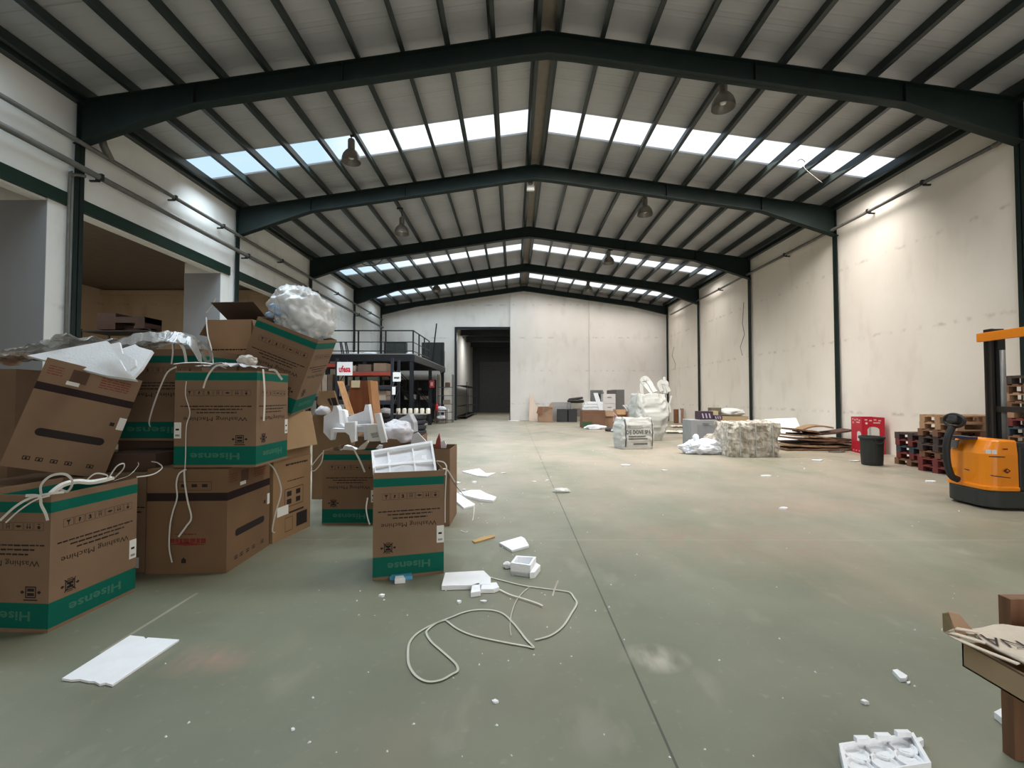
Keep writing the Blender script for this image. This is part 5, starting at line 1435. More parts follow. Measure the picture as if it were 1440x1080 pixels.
# long carton with foam slabs on it
y0 = 22.6
t, xa, xb, z0, zt = shape('long brown carton with a green lower corner, before the back wall', 'box', 'cardboard_box', 819, 577, 851, 603, y0, .9, None)
mb = MB(); body_mesh(xb - xa, .9, zt, True).build('carton_body', carton_mat('far_carton_green', rgb(124, 94, 74), []), t).location = (0, 0, 0)
f = Face((xa, y0, zt), (1, 0, 0), (0, 0, -1), xb - xa, zt, .006); mb = MB(); f.rect(mb, 0.0, zt * .64, (xb - xa) * .42, zt * .32); mb.build('green_print', mat('far_green', rgb(62, 92, 62), .8), t, world=True)
mb = MB(); f.rect(mb, .0, zt * .1, (xb - xa), zt * .08); mb.build('tape', M_CARTFARD, t, world=True)
for i, lb in enumerate(('lowest white foam slab lying on the long brown carton', 'second white foam slab on the long brown carton', 'top white foam slab on the long brown carton')):
    mb = MB(); mb.cbox((0, 0, 0), (.95 - .08 * i, .5, .12), Matrix.Translation((xa + .55 + .04 * i, y0 + .4, zt + .07 + .14 * i)) @ Matrix.Rotation(R(3 * i - 2), 4, 'Z')); mb.cbox((0, 0, .065), (.5, .3, .012), Matrix.Translation((xa + .55 + .04 * i, y0 + .4, zt + .07 + .14 * i))); tag(mb.build('foam_slab', M_WHITE), lb, 'foam', 'foam slabs on the long carton')
mb = MB(); a = at_y(836, 566, y0); mb.prism([(a.x, y0 + .1, zt + .85 - .0), (a.x + .18, y0 + .1, zt + .85), (a.x + .45, y0 + .1, zt + .0), (a.x + .25, y0 + .1, zt + .0)], (0, .2, 0)); tag(mb.build('foam_slab', M_WHITE), 'white foam slab leaning at the right end on the long brown carton', 'foam')
# grey cabinets
def metal_cab(label, px0, py0, px1, y, d, m, open_door=False, drawers=0):
    a = at_y(px0, py0, y); b = at_y(px1, py0, y); h_ = a.z
    t = thing('metal_cabinet', label, 'cabinet', ((a.x + b.x) / 2, y + d / 2, 0))
    mb = MB(); mb.box(a.x, b.x, y, y + d, 0, h_); mb.build('cabinet_body', m, t, world=True)
    if open_door:
        mb = MB(); mb.box(a.x + (b.x - a.x) * .45, a.x + (b.x - a.x) * .72, y - .012, y - .002, .3, h_ - .25); mb.build('door_opening', M_BLACK, t, world=True)
        mb = MB(); mb.box(a.x + (b.x - a.x) * .76, b.x - .02, y - .3, y - .01, .1, h_ - .1); mb.build('door', m, t, world=True)
    for i in range(drawers):
        mb = MB(); mb.box(a.x + .03, b.x - .03, y - .02, y, h_ * i / drawers + .03, h_ * (i + 1) / drawers - .03); o = mb.build('drawer', m, t, world=True)
        mb = MB(); mb.box((a.x + b.x) / 2 - .12, (a.x + b.x) / 2 + .12, y - .04, y - .02, h_ * (i + .62) / drawers, h_ * (i + .68) / drawers); mb.build('handle', M_GALV, o, world=True)
    return t
M_GREYCAB = mat('cabinet_grey', rgb(112, 112, 110), .5, var=.08)
metal_cab('grey metal cabinet with its door ajar near the back wall', 832.5, 548.5, 848, 27.2, .6, M_GREYCAB, True)
metal_cab('plain grey metal cabinet behind the white drawer unit', 862, 548, 878, 27.4, .6, M_GREYCAB)
metal_cab('white drawer unit between the two grey metal cabinets', 848.2, 554, 865.5, 26.3, .6, mat('cabinet_white', rgb(214, 212, 208), .5), False, 3)
mb = MB(); a = at_y(853, 548.5, 26.9); b_ = at_y(864, 553, 26.9); mb.box(a.x, b_.x, 26.35, 26.85, at_y(850, 554, 26.3).z, at_y(850, 554, 26.3).z + .2); mb.box(a.x + .03, b_.x - .03, 26.4, 26.8, at_y(850, 554, 26.3).z + .2, at_y(850, 554, 26.3).z + .22); tag(mb.build('metal_box', mat('dark_grey', rgb(88, 86, 84), .5)), 'low dark grey box on top of the white drawer unit', 'box')
for i, (px0, py0, px1, py1, y, m_, lb) in enumerate([
    (851, 578, 862, 598, 23.4, M_CARTFAR, 'reddish brown carton right of the long brown carton'),
    (866, 576, 880, 590, 24.5, mat('carton_sand', rgb(176, 140, 104), .8, var=.1), 'sandy carton behind the colourful rubbish heap'),
    (881, 579, 896, 592, 24.2, M_CARTFARD, 'dark brown carton half hidden by the printed white sack')]):
    t, xa, xb, z0, zt = shape(lb, 'box', 'cardboard_box', px0, py0, px1, py1, y, .7, None)
    body_mesh(xb - xa, .7, zt, True).build('carton_body', m_, t)
    flap(t, xb - xa, .7, zt, 'front', 150, .3, m_)
for i, (px, py, dx, dz, y, m_, lb, cat) in enumerate([
    (859, 600, .7, .75, 21.0, mat('rubbish_mixed', rgb(132, 96, 92), .7, col2=rgb(214, 186, 180), var=.5, scale=7, bump=.6, bscale=14), 'colourful heap of rubbish beside the printed white sack', 'rubbish'),
    (838, 604, .9, .22, 20.6, M_FOAM2, 'low white scrap on the floor before the long brown carton', 'scrap'),
    (846, 598, 1.0, .42, 21.5, M_WHITE, 'white bundle lying on the floor against the long brown carton', 'bundle'),
    (861, 607, .45, .2, 19.6, mat('rubbish_dark', rgb(70, 58, 54), .7, var=.3), 'small dark scrap on the floor left of the printed white sack', 'scrap'),
    (867, 608, .3, .15, 19.2, M_FOAM2, 'tiny white scrap touching the left foot of the printed white sack', 'scrap')]):
    p = at_z(px, py, 0); y = p.y
    vs, fs = rock((dx * y / 21, .6, dz), 90 + i, .35, 3, 1.8, True, M=Matrix.Translation((p.x, y + .3, 0))); mb = MB(); mb.add(vs, fs); tag(mb.build('rubbish' if cat == 'rubbish' else 'scrap', m_), lb, cat)
for i in range(6):
    a = at_y(880 + i * 3.4, 580, 24.4); mb = MB(); mb.cbox((0, 0, 0), (.05, .2, .34), Matrix.Translation((a.x, 24.55, .93)) @ Matrix.Rotation(R(-35 + 11 * i), 4, 'Y')); mb.cbox((.02, 0, 0), (.05, .12, .2), Matrix.Translation((a.x, 24.55, .93)) @ Matrix.Rotation(R(-35 + 11 * i), 4, 'Y'))
    tag(mb.build('foam_strip', M_FOAM2), 'white foam strip, %s of the fan behind the white sack' % ['leftmost', 'second from the left', 'third from the left', 'third from the right', 'second from the right', 'rightmost'][i], 'foam', 'fanned foam strips')
for i, (px, w_, h_, m_, lb) in enumerate(((951, .3, .8, M_CARTFARD, 'thin brown upright roll at the far right wall'), (955, .22, .75, M_FOAM2, 'white upright roll at the far right wall'), (959, .2, .85, M_CARTFAR, 'reddish upright roll at the far right wall'))):
    p = at_y(px, 590, 26.8); mb = MB(); mb.lathe([(w_ / 2 * .9, 0), (w_ / 2, .02), (w_ / 2, h_ - .02), (w_ / 2 * .9, h_), (w_ / 2 * .3, h_), (w_ / 2 * .28, h_ - .1)], 12, c=(p.x, 26.8, 0)); tag(mb.build('roll', m_), lb, 'roll')

# ------------------------------------------------------------------ woven sacks
M_FIBC = mat('woven_sack', rgb(182, 182, 176), .6, var=.05, scale=5, bump=.6, bscale=7, spec=.3)
def fibc(label, c, w, d, h, yaw, seed, loops=True, bulge=.1, nu=80, nv=50, amp=.05, base_in=0.0):
    t = thing('bulk_sack', label, 'sack', c, (0, 0, yaw))
    off = Vector((seed * 3.3, seed, seed * 2.1))
    def surf(a, v):
        e = .34
        ca, sa = math.cos(a), math.sin(a)
        x = math.copysign(abs(ca) ** e, ca); y = math.copysign(abs(sa) ** e, sa)
        b = 1 - base_in * max(0, 1 - v / .55) ** 1.5 + bulge * math.sin(math.pi * min(1, v * 1.15)) - .12 * max(0, v - .8) / .2
        q = Vector((x * 1.4, y * 1.4, v * 2.2)) + off
        sag = Vector((x * 1.6 + v * 1.2, y * 1.6, v * 2.4 - 1.3 * x)) * 1.7 + off
        n = amp * (1 - 2 * abs(mnoise.noise(sag))) + amp * .6 * mnoise.noise(q * 2.1) + amp * .45 * (1 - 2 * abs(mnoise.noise(Vector((x * 3, y * 3, v * 9)) + off)))
        n *= min(1, .25 + v * 2.5)
        return Vector((x * w / 2 * b * (1 + n / w), y * d / 2 * b * (1 + n / d), v * h + (.06 * mnoise.noise(q * 3) if v > .9 else 0)))
    vs = []; fs = []
    for j in range(nv + 1):
        for i in range(nu):
            vs.append(surf(2 * math.pi * (i + .5) / nu, j / nv))
    for j in range(nv):
        for i in range(nu):
            fs.append((j * nu + i, j * nu + (i + 1) % nu, (j + 1) * nu + (i + 1) % nu, (j + 1) * nu + i))
    ct = len(vs); vs.append(Vector((0, 0, h * .9)))
    mid = []
    for i in range(nu):
        p = vs[nv * nu + i]; vs.append(Vector((p.x * .55, p.y * .55, h * .93 + .1 * mnoise.noise(p * 3 + off)))); mid.append(len(vs) - 1)
    for i in range(nu):
        fs.append((nv * nu + i, nv * nu + (i + 1) % nu, mid[(i + 1) % nu], mid[i])); fs.append((mid[i], mid[(i + 1) % nu], ct))
    fs.append(tuple(range(nu - 1, -1, -1)))
    mb = MB(); mb.add(vs, fs); mb.build('sack_body', M_FIBC, t, smooth=True)
    return t, surf
c = at_z(918, 621)
big, _ = fibc('tall bulging white bulk sack with lifting loops sticking up', (c.x, c.y + .55, 0), 1.0, .9, 1.62, R(6), 3, amp=.10, bulge=.10, base_in=.24)
def local_px(t, px, py, y): return t.matrix_basis.inverted() @ at_y(px, py, y)
yl = c.y + .5
for pts, w_ in (([(903, 556), (902, 541), (905, 537)], .14), ([(918, 552), (908, 540), (903, 534), (908, 531), (913, 536), (921, 550)], .17), ([(931, 549), (927, 540), (931, 536), (937, 538), (936, 552)], .16), ([(934, 545), (934, 529)], .1), ([(941, 550), (938, 543), (936, 538), (934, 543)], .14)):
    mb = MB(); mb.ribbon(spline([local_px(big, px, py + 1, yl + (.1 if px < 915 else -.1)) for px, py in pts], 6), w_, .02, (0, -1, .2)); mb.build('lifting_loop', M_FIBC, big)
for pts in ([(897, 552), (899, 562), (904, 575), (908, 588)], [(944, 556), (941, 568), (943, 580)]):
    mb = MB(); mb.ribbon([local_px(big, px, py, c.y - .12) for px, py in pts], .06, .012, (0, -1, 0)); mb.build('seam_band', M_FIBC, big)
cs = at_z(896, 632); 
sm, surf = fibc('printed white bulk sack standing before the tall sack', (cs.x - .02, cs.y + .36, 0), .98, .7, .9, R(14), 6, amp=.035, bulge=.06)
def front_pt(x, z, k):
    v = max(0, min(1, z / .9))
    lo, hi = math.pi, 2 * math.pi   # search the angle whose x matches
    for _ in range(24):
        m_ = (lo + hi) / 2
        if surf(m_, v).x < x: lo = m_
        else: hi = m_
    p = surf((lo + hi) / 2, v)
    return Vector((p.x, p.y - k, z))
M_SACKINK = mat('sack_ink', rgb(84, 84, 84), .8)
mb = MB()
def sack_text(txt, cx, cz, w_, h_):
    vs, fs, tw, th = text2d(txt, .03)
    mb.add([front_pt(cx + a * w_ / tw, cz + b * h_ / th, .012) for a, b in vs], fs)
def sack_bar(x0, x1, z0, z1, n=8):
    for i in range(n):
        xa, xb = x0 + (x1 - x0) * i / n, x0 + (x1 - x0) * (i + 1) / n
        mb.add([front_pt(xa, z0, .012), front_pt(xb, z0, .012), front_pt(xb, z1, .012), front_pt(xa, z1, .012)], [(0, 1, 2, 3)])
sack_text('DE DOVE SPA', -.02, .50, .78, .12)
mb.build('sack_lettering', M_SACKINK, sm)
mb = MB(); sack_bar(-.36, .1, .62, .69); mb.build('print_block', mat('sack_ink_pale', rgb(148, 146, 144), .8), sm)
mb = MB(); sack_bar(-.36, .18, .365, .395); mb.build('print_line', M_SACKINK, sm)
mb = MB(); sack_bar(-.36, .24, .29, .32); mb.build('print_line', M_SACKINK, sm)
mb = MB(); sack_bar(-.2, .24, .14, .175); mb.build('print_line', M_SACKINK, sm)
for x in (-.43, .42):
    mb = MB()
    for j in range(10): mb.add([front_pt(x - .018, .08 + j * .08, .012), front_pt(x + .018, .08 + j * .08, .012), front_pt(x + .018, .16 + j * .08, .012), front_pt(x - .018, .16 + j * .08, .012)], [(0, 1, 2, 3)])
    mb.build('dark_edge_band', M_SACKINK, sm)
# ------------------------------------------------------------------ grey cabinet, sacks, bale
a = at_z(972, 630); b_ = at_z(1010, 632)
t = thing('metal_cabinet', 'grey metal cabinet lying by the bale with a dark box on it', 'cabinet', ((a.x + b_.x) / 2, a.y + .35, 0))
hz = at_y(975, 590.5, a.y).z
mb = MB(); mb.box(a.x, b_.x + .15, a.y, a.y + .7, 0, hz); mb.build('cabinet_body', mat('cabinet_bluegrey', rgb(140, 142, 142), .45, var=.06), t, world=True, bevel=.015)
mb = MB(); mb.box(a.x + .2, b_.x + .1, a.y - .012, a.y, .1, hz - .14); mb.build('door_panel', mat('cabinet_bluegrey2', rgb(130, 132, 136), .4), t, world=True)
mb = MB(); mb.box(a.x + .35, b_.x - .1, a.y - .03, a.y - .012, hz - .12, hz - .09); mb.build('handle', M_GREYCAB, t, world=True)
ya = a.y
def topbox(label, px0, py0, px1, py1, y, d, m, cat='box', name='packet', base=None, m2=None):
    a = at_y(px0, py0, y); b = at_y(px1, py1, y); z0 = base if base is not None else b.z
    t = thing(name, label, cat, ((a.x + b.x) / 2, y + d / 2, z0))
    mb = MB(); mb.box(a.x, b.x, y, y + d, z0, a.z); mb.build('body', m, t, world=True)
    if m2:
        f = Face((a.x, y, a.z), (1, 0, 0), (0, 0, -1), b.x - a.x, a.z - z0, .005); mb = MB()
        for i in range(3): mb_ = f.poly(mb, [(f.w * (.12 + .26 * i), f.h * .25), (f.w * (.22 + .26 * i), f.h * .25), (f.w * (.3 + .26 * i), f.h * .8), (f.w * (.2 + .26 * i), f.h * .8)][::-1])
        mb.build('printed_pattern', m2, t, world=True)
    return t
topbox('dark purple box with white print on top of the grey cabinet', 984.5, 578.5, 1003, 591, ya + .1, .4, mat('box_purple', rgb(62, 44, 56), .6, var=.2), base=hz, m2=mat('print_lilac', rgb(176, 168, 190), .6))
topbox('flat dark striped packet right of the purple box', 1004, 584, 1016, 591, ya + .12, .35, mat('packet_dark', rgb(76, 62, 72), .6, var=.3), base=hz, m2=mat('print_lilac', rgb(176, 168, 190), .6))
yb_ = ya + .9
t, xa, xb, z0, zt = shape('brown carton standing behind the bale under white sacks', 'box', 'cardboard_box', 1015, 585.5, 1053, 625, yb_, .6, None)
body_mesh(xb - xa, .6, zt, False).build('carton_body', mat('carton_olive', rgb(158, 138, 106), .8, var=.1), t)
mb = MB(); mb.box(xa - .005, xb + .005, yb_ - .006, yb_, zt * .55, zt * .62); mb.build('tape', M_CARTFARD, t, world=True)
vs, fs = rock((xb - xa, .6, .26), 101, .18, 4, 2.2, True, M=Matrix.Translation(((xa + xb) / 2, yb_ + .3, zt))); mb = MB(); mb.add(vs, fs); tag(mb.build('folded_sack', M_FIBC, smooth=True), 'folded white sacks lying on the brown carton behind the bale', 'sack')
mb = MB(); a_ = at_y(1001.5, 573.5, yb_); mb.cbox((0, 0, 0), (.32, .25, .14), Matrix.Translation((a_.x + .16, yb_ + .2, a_.z - .07))); mb.box(a_.x + .05, a_.x + .2, yb_ + .1, yb_ + .3, 0, a_.z - .14); 
tag(mb.build('box_on_post', mat('lid_olive', rgb(96, 90, 72), .6)), 'small dark lid on a thin stand behind the purple box', 'stand')
topbox('beige packet between the purple box and the white sacks', 1002, 578, 1010, 584, ya + .3, .25, mat('packet_beige', rgb(176, 160, 128), .7), base=at_y(1004, 584, ya + .12).z)
# compressed bale
cb = at_z(1064, 643)
bx0, bx1 = at_z(1026, 642).x, at_z(1097, 643).x
hB = at_y(1060, 597, cb.y).z
t = thing('pressed_bale', 'bale of pressed white plastic and paper, tied with straps, on the open floor', 'bale', ((bx0 + bx1) / 2, cb.y + .45, 0))
def bale_verts(w, d, h, seed):
    bm = bmesh.new(); bmesh.ops.create_cube(bm, size=1); bmesh.ops.subdivide_edges(bm, edges=bm.edges[:], cuts=26, use_grid_fill=True)
    off = Vector((seed, seed * 2, 3)); vs = []
    for v in bm.verts:
        p = Vector((v.co.x * w, v.co.y * d, (v.co.z + .5) * h))
        n = Vector((v.co.x, v.co.y, v.co.z)); n = Vector((n.x if abs(n.x) > .48 else 0, n.y if abs(n.y) > .48 else 0, n.z if abs(n.z) > .48 else 0)).normalized() if max(abs(n.x), abs(n.y), abs(n.z)) > .48 else n.normalized()
        q = p * 4.2 + off; k = (1 - 2 * abs(mnoise.noise(q))) * .045 + (1 - 2 * abs(mnoise.noise(q * 2.6))) * .03 + mnoise.noise(p * 1.6 + off) * .05
        p += n * k
        if v.co.z < -.45: p.z = max(0, p.z * .2)
        p.z = max(0, p.z)
        vs.append(p)
    fs = [tuple(v.index for v in f.verts) for f in bm.faces]; bm.free(); return vs, fs
vs, fs = bale_verts(bx1 - bx0, .85, hB, 5)
mb = MB(); mb.add(vs, fs); mb.build('bale_body', mat('bale_paper', rgb(158, 144, 124), .75, col2=rgb(208, 202, 190), var=.35, scale=5, bump=.8, bscale=8, stretch=(1.8, 1.8, .7)), t)
for x in (-.42, -.02, .4):
    mb = MB(); w_ = (bx1 - bx0); mb.ribbon([(x, -.5, .03), (x, -.5, hB * .5), (x, -.49, hB + .03), (x, 0, hB + .07), (x, .47, hB)], .035, .012, (1, 0, 0)); mb.build('tie_strap', M_FIBC, t)
vs, fs = rock((1.0, .55, .42), 111, .36, 5, 2.6, True, M=Matrix.Translation((at_z(1000, 640).x - .08, at_z(1000, 640).y + .3, 0)))
t = thing('plastic_sack', 'white plastic sack with blue tint lying on the floor left of the bale', 'sack', (at_z(1000, 640).x, at_z(1000, 640).y + .3, 0))
M_SACKW = mat('sack_bluewhite', rgb(224, 228, 234), .4, var=.06, scale=6, bump=.6, bscale=10)
mb = MB(); mb.add(vs, fs); mb.build('sack_body', M_SACKW, t, smooth=True, world=True)
mb = MB(); vs, fs = rock((.15, .13, .2), 113, .25, 3, 1.6, False, M=Matrix.Translation((at_z(985, 640).x, at_z(985, 640).y + .3, .33))); mb.add(vs, fs); mb.build('knotted_neck', M_SACKW, t, smooth=True, world=True)
vs, fs = rock((.7, .5, .55), 117, .35, 4, 1.9, True, M=Matrix.Translation((at_z(1022, 640).x, at_z(1022, 640).y + .55, 0)))
mb = MB(); mb.add(vs, fs); tag(mb.build('crumpled_sack', MATS['bale_paper'], smooth=False), 'crumpled beige white sack slumped against the left side of the bale', 'sack')
# papers on the floor before the far right corner
for i, (px, py, w_, lb) in enumerate(((963, 601, 1.3, 'crumpled cream paper on the floor between the tall sack and the right wall'), (955, 609, 1.2, 'flat pale paper on the floor just right of the tall sack'))):
    p = at_z(px, py)
    def fn(u, v, p=p, w_=w_): return (p.x - w_ / 2 + w_ * u, p.y - .3 + .7 * v, .035)
    film(lb, fn, 16, 10, .045, 5, 120 + i, mat('paper_cream2', rgb(226, 214, 196), .8), 'paper', 'crumpled_paper')

# ------------------------------------------------------------------ cardboard flats by the right wall
rnd = random.Random(21)
M_FLAT = [mat('flat_a', rgb(112, 85, 65), .8, var=.12), mat('flat_b', rgb(146, 118, 88), .8, var=.1), mat('flat_c', rgb(80, 58, 46), .8, var=.12)]
LB = ['lowest', 'second', 'third', 'fourth', 'fifth', 'sixth', 'seventh', 'top']
c0 = at_z(1150, 626)
for i in range(8):
    w_ = [2.1, 2.0, 1.7, 1.9, 1.3, 1.5, 1.0, .9][i]; d_ = [.9, .8, .9, .8, .8, .7, .7, .6][i]
    cx = [8.72, 8.7, 8.85, 8.74, 8.5, 8.95, 8.35, 8.8][i]; cy = [13.5, 13.5, 13.6, 13.55, 13.6, 13.6, 13.6, 13.7][i]
    ang = [0, 3, -5, 4, 12, -10, 9, -14][i]; til = [0, 1.2, -2, 2.2, 4.5, -5.5, 7, -8][i]
    M = Matrix.Translation((cx, cy, .035 + i * .085)) @ Matrix.Rotation(R(ang), 4, 'Z') @ Matrix.Rotation(R(til), 4, 'Y')
    mb = MB(); n = 10; cv = [0, .05, -.06, .09, -.12, .1, -.16, -.2][i]
    prof = []
    for k in range(n + 1):
        u = k / n - .5
        prof.append((w_ * u, -d_ / 2 + rnd.uniform(-.05, .05), d_ / 2 + rnd.uniform(-.05, .05), cv * (u * u * 4 - .3) * .5 * (1 if i % 2 else max(0, u) * 2)))
    vs = []
    for x, ya_, yb2, z in prof: vs += [(x, ya_, z - .02), (x, yb2, z - .02), (x, yb2, z + .025), (x, ya_, z + .025)]
    fs = [(3, 2, 1, 0), tuple(n * 4 + q for q in range(4))]
    for k in range(n): fs += [(k * 4 + q, k * 4 + (q + 1) % 4, k * 4 + 4 + (q + 1) % 4, k * 4 + 4 + q) for q in range(4)]
    mb.add(vs, fs, 0, M)
    tag(mb.build('flattened_carton', M_FLAT[i % 3]), 'flattened brown carton, %s of the pile along the right wall' % LB[i], 'cardboard', 'flattened cartons in a pile')
mb = MB(); a = at_y(1075, 605, 15.2); b_ = at_y(1117, 588, 15.6); mb.prism([(a.x, 15.0, .02), (b_.x + .05, 15.0, .02), (b_.x, 15.5, b_.z), (a.x + .2, 15.5, b_.z - .04)], (0, .04, .012)); tag(mb.build('white_panel', M_WHITE), 'white panel tilted up behind the bale and the cardboard pile', 'panel')
mb = MB(); p = at_z(1183, 636); mb.tube(spline([(p.x - .35, p.y, .02), (p.x - .1, p.y - .06, .02), (p.x + .1, p.y + .02, .02), (p.x + .15, p.y + .25, .03)], 4), .018, 6); tag(mb.build('cable', M_PIPE, smooth=True), 'short grey cable on the floor before the cardboard pile', 'cable')

# ------------------------------------------------------------------ red carton and black bin
a = at_z(1213, 638.5); yaw = R(-14)
w_, d_ = .52, .62; hr = at_y(1213, 587, a.y).z
cx = Vector((a.x, a.y, 0)) + Matrix.Rotation(yaw, 3, 'Z') @ Vector((w_ / 2, d_ / 2, 0))
t = thing('red_carton', 'bright red carton with white arched windows by the right wall', 'box', cx, (0, 0, yaw))
M_RED = mat('carton_red', rgb(186, 22, 44), .5, var=.06)
body_mesh(w_, d_, hr, True).build('carton_body', M_RED, t)
M_WIN = mat('window_white', rgb(212, 208, 202), .6)
f = box_face(w_, d_, hr, 'front'); mb = MB()
def arch(f, mb, u, v, w, h, k=1.5):
    n = 8; r = w / 2
    f.poly(mb, [(u, v + h)] + [(u + w, v + h)] + [(u + r + r * math.cos(math.pi * i / n), v + r - r * math.sin(math.pi * i / n) * .6) for i in range(n + 1)], k=k)
arch(f, mb, w_ * .24, hr * .2, w_ * .52, hr * .55); mb.build('arched_window', M_WIN, t)
mb = MB(); arch(f, mb, w_ * .3, hr * .25, w_ * .1, hr * .48, 2.4); mb.build('window_shadow_strip', mat('strip_grey', rgb(170, 168, 162), .6), t)
f = box_face(w_, d_, hr, 'left'); mb = MB(); arch(f, mb, d_ * .55, hr * .34, d_ * .36, hr * .32); mb.build('arched_window', M_WIN, t)
for side in ('left', 'front'):
    f = box_face(w_, d_, hr, side); mb = MB()
    for i in range(4): f.rect(mb, f.w * (.12 + .2 * i), hr * (.05 + .02 * (i % 2)), f.w * .12, hr * .03)
    for i in range(3): f.rect(mb, f.w * (.15 + .26 * i), hr * .92, f.w * .1, hr * .03)
    f.disc(mb, f.w * .2, hr * .16, .03); f.rect(mb, f.w * .5, hr * .13, f.w * .3, hr * .03); f.rect(mb, f.w * .8, hr * .75, f.w * .05, hr * .07)
    mb.build('white_print', mat('print_white', rgb(226, 190, 190), .6), t)
p = at_z(1239, 656)
t = thing('waste_bin', 'black plastic waste bin standing before the red carton', 'bin', (p.x, p.y + .25, 0))
h_ = at_y(1235, 614, p.y + .1).z
mb = MB(); mb.lathe([(.185, 0), (.2, .015), (.225, h_ - .05), (.225, h_ - .05), (.21, h_ - .05), (.19, .03), (0, .03)], 32, cap=False); mb.f.append(tuple(range(31, -1, -1))); mb.mi.append(0)
M_BIN = mat('bin_plastic', rgb(42, 44, 42), .5, var=.1); mb.build('bin_body', M_BIN, t, smooth=False)
mb = MB(); mb.lathe([(.215, h_ - .055), (.245, h_ - .055), (.248, h_ - .03), (.24, h_), (.222, h_), (.215, h_ - .02), (.215, h_ - .055)], 32, cap=False); mb.build('rim', M_BIN, t)
mb = MB(); mb.tube([(-.02 + .1 * math.cos(math.pi + math.pi * i / 8), -.25, h_ - .06 + .09 * math.sin(math.pi + math.pi * i / 8)) for i in range(9)], .012, 6); mb.build('handle', M_BIN, t)

# ------------------------------------------------------------------ pallets
def pallet_proto(key, c, L=1.15, W=.8):
    m = mat('pallet_' + key, c, .8, var=.2, scale=3)
    root = bpy.data.objects.new('wooden_pallet', None); COL.objects.link(root)
    for i in range(5):
        y = -W / 2 + .05 + (W - .1) * i / 4; mb = MB(); mb.box(-L / 2, L / 2, y - .05, y + .05, .122, .144); mb.build('deck_board', m, root)
    for i in range(3):
        x = -L / 2 + .07 + (L - .14) * i / 2; mb = MB(); mb.box(x - .07, x + .07, -W / 2, W / 2, .1, .122); mb.build('stringer_board', m, root)
        for j in range(3):
            y = -W / 2 + .06 + (W - .12) * j / 2; mb = MB(); mb.box(x - .07, x + .07, y - .06, y + .06, .022, .1); mb.build('block', m, root)
    for j in range(3):
        y = -W / 2 + .06 + (W - .12) * j / 2; mb = MB(); mb.box(-L / 2, L / 2, y - .06, y + .06, 0, .022); mb.build('bottom_board', m, root)
    return root
protos = {'brown': pallet_proto('brown', rgb(122, 88, 66)), 'tan': pallet_proto('tan', rgb(170, 134, 102)), 'dark': pallet_proto('dark', rgb(74, 62, 58)), 'blue': pallet_proto('blue', rgb(58, 68, 74)), 'red': pallet_proto('red', rgb(112, 52, 48))}
used = set()
def put_pallet(key, loc, yaw, label, group):
    r = protos[key]
    if key in used:
        n = r.copy(); COL.objects.link(n)
        for ch in list(r.children):
            c = ch.copy(); COL.objects.link(c); c.parent = n
        r = n
    used.add(key)
    r.location = loc; r.rotation_euler = (0, 0, yaw)
    tag(r, label, 'pallet', group)
NUM = ['lowest', 'second from the floor', 'third from the floor', 'fourth from the floor', 'fifth from the floor', 'sixth from the floor', 'seventh from the floor', 'eighth from the floor', 'ninth from the floor', 'tenth from the floor', 'eleventh from the floor', 'twelfth from the floor', 'topmost']
rnd = random.Random(9)
def stack(cx, cy, keys, name, yaw=0):
    for i, k in enumerate(keys):
        lb = 'topmost' if i == len(keys) - 1 else NUM[i]
        put_pallet(k, (cx + rnd.uniform(-.03, .03), cy + rnd.uniform(-.03, .03), .145 * i), yaw + R(rnd.uniform(-2, 2)), '%s wooden pallet, %s of the %s' % ({'blue': 'grey blue', 'red': 'dark red', 'tan': 'pale', 'dark': 'dark', 'brown': 'brown'}[k], lb, name), 'wooden pallets stacked by the right wall')
stack(9.27, 10.22, ['brown', 'red', 'blue', 'red', 'dark'], 'low stack beside the black bin')
stack(8.98, 9.26, ['red', 'red', 'brown', 'dark', 'dark', 'brown', 'tan', 'tan'], 'middle stack behind the orange stacker')
stack(9.14, 7.72, ['dark', 'red', 'brown', 'dark', 'tan', 'brown', 'blue', 'red', 'tan', 'brown', 'tan', 'brown', 'dark'], 'tall stack at the right edge')

# ------------------------------------------------------------------ electric stacker truck
M_ORG = mat('truck_orange', rgb(240, 140, 14), .35, var=.03, spec=.5)
M_TRK = mat('truck_black', rgb(36, 36, 36), .5, var=.1)
M_TRKG = mat('truck_grey', rgb(52, 54, 50), .6, var=.1)
M_MAST = mat('mast_dark', rgb(44, 38, 34), .45, var=.15)
TYAW = R(-5)
t = thing('pallet_stacker', 'orange and black electric pallet stacker with a tall mast at the right edge', 'stacker', (6.37, 6.60, 0), (0, 0, TYAW))
def plan(x0, x1, hw, r):
    pts = []
    for cx, cy, a0 in ((x0 + r, -hw + r, 180), (None, None, None), (x0 + r, hw - r, 90)):
        if cx is None: pts += [(x1, -hw), (x1, hw)]; continue
        for i in range(7): a = R(a0 + 90 * i / 6); pts.append((cx + r * math.cos(a), cy + r * math.sin(a)))
    return pts
mb = MB(); mb.prism([(x, y, .03) for x, y in plan(0, .84, .37, .2)], (0, 0, .23)); mb.build('chassis_skirt', M_TRKG, t, bevel=.02)
mb = MB(); mb.prism([(x, y, .26) for x, y in plan(.0, .4, .375, .16)], (0, 0, .06)); mb.build('lower_lip', M_ORG, t, bevel=.015)
mb = MB(); P = plan(.03, .4, .35, .15)
lo = [(x, y, .32) for x, y in P]; mid = [(x + (.0 if x > .2 else .01), y * .99, .74) for x, y in P]; hi = [(x + (0 if x > .25 else .085 * (1 - (x - .03) / .27)), y * .94, .915) for x, y in P]; top = [(x + (0 if x > .25 else .1 * (1 - (x - .03) / .27)), y * .88, .935) for x, y in P]
n = len(P); vs = lo + mid + hi + top; fs = []
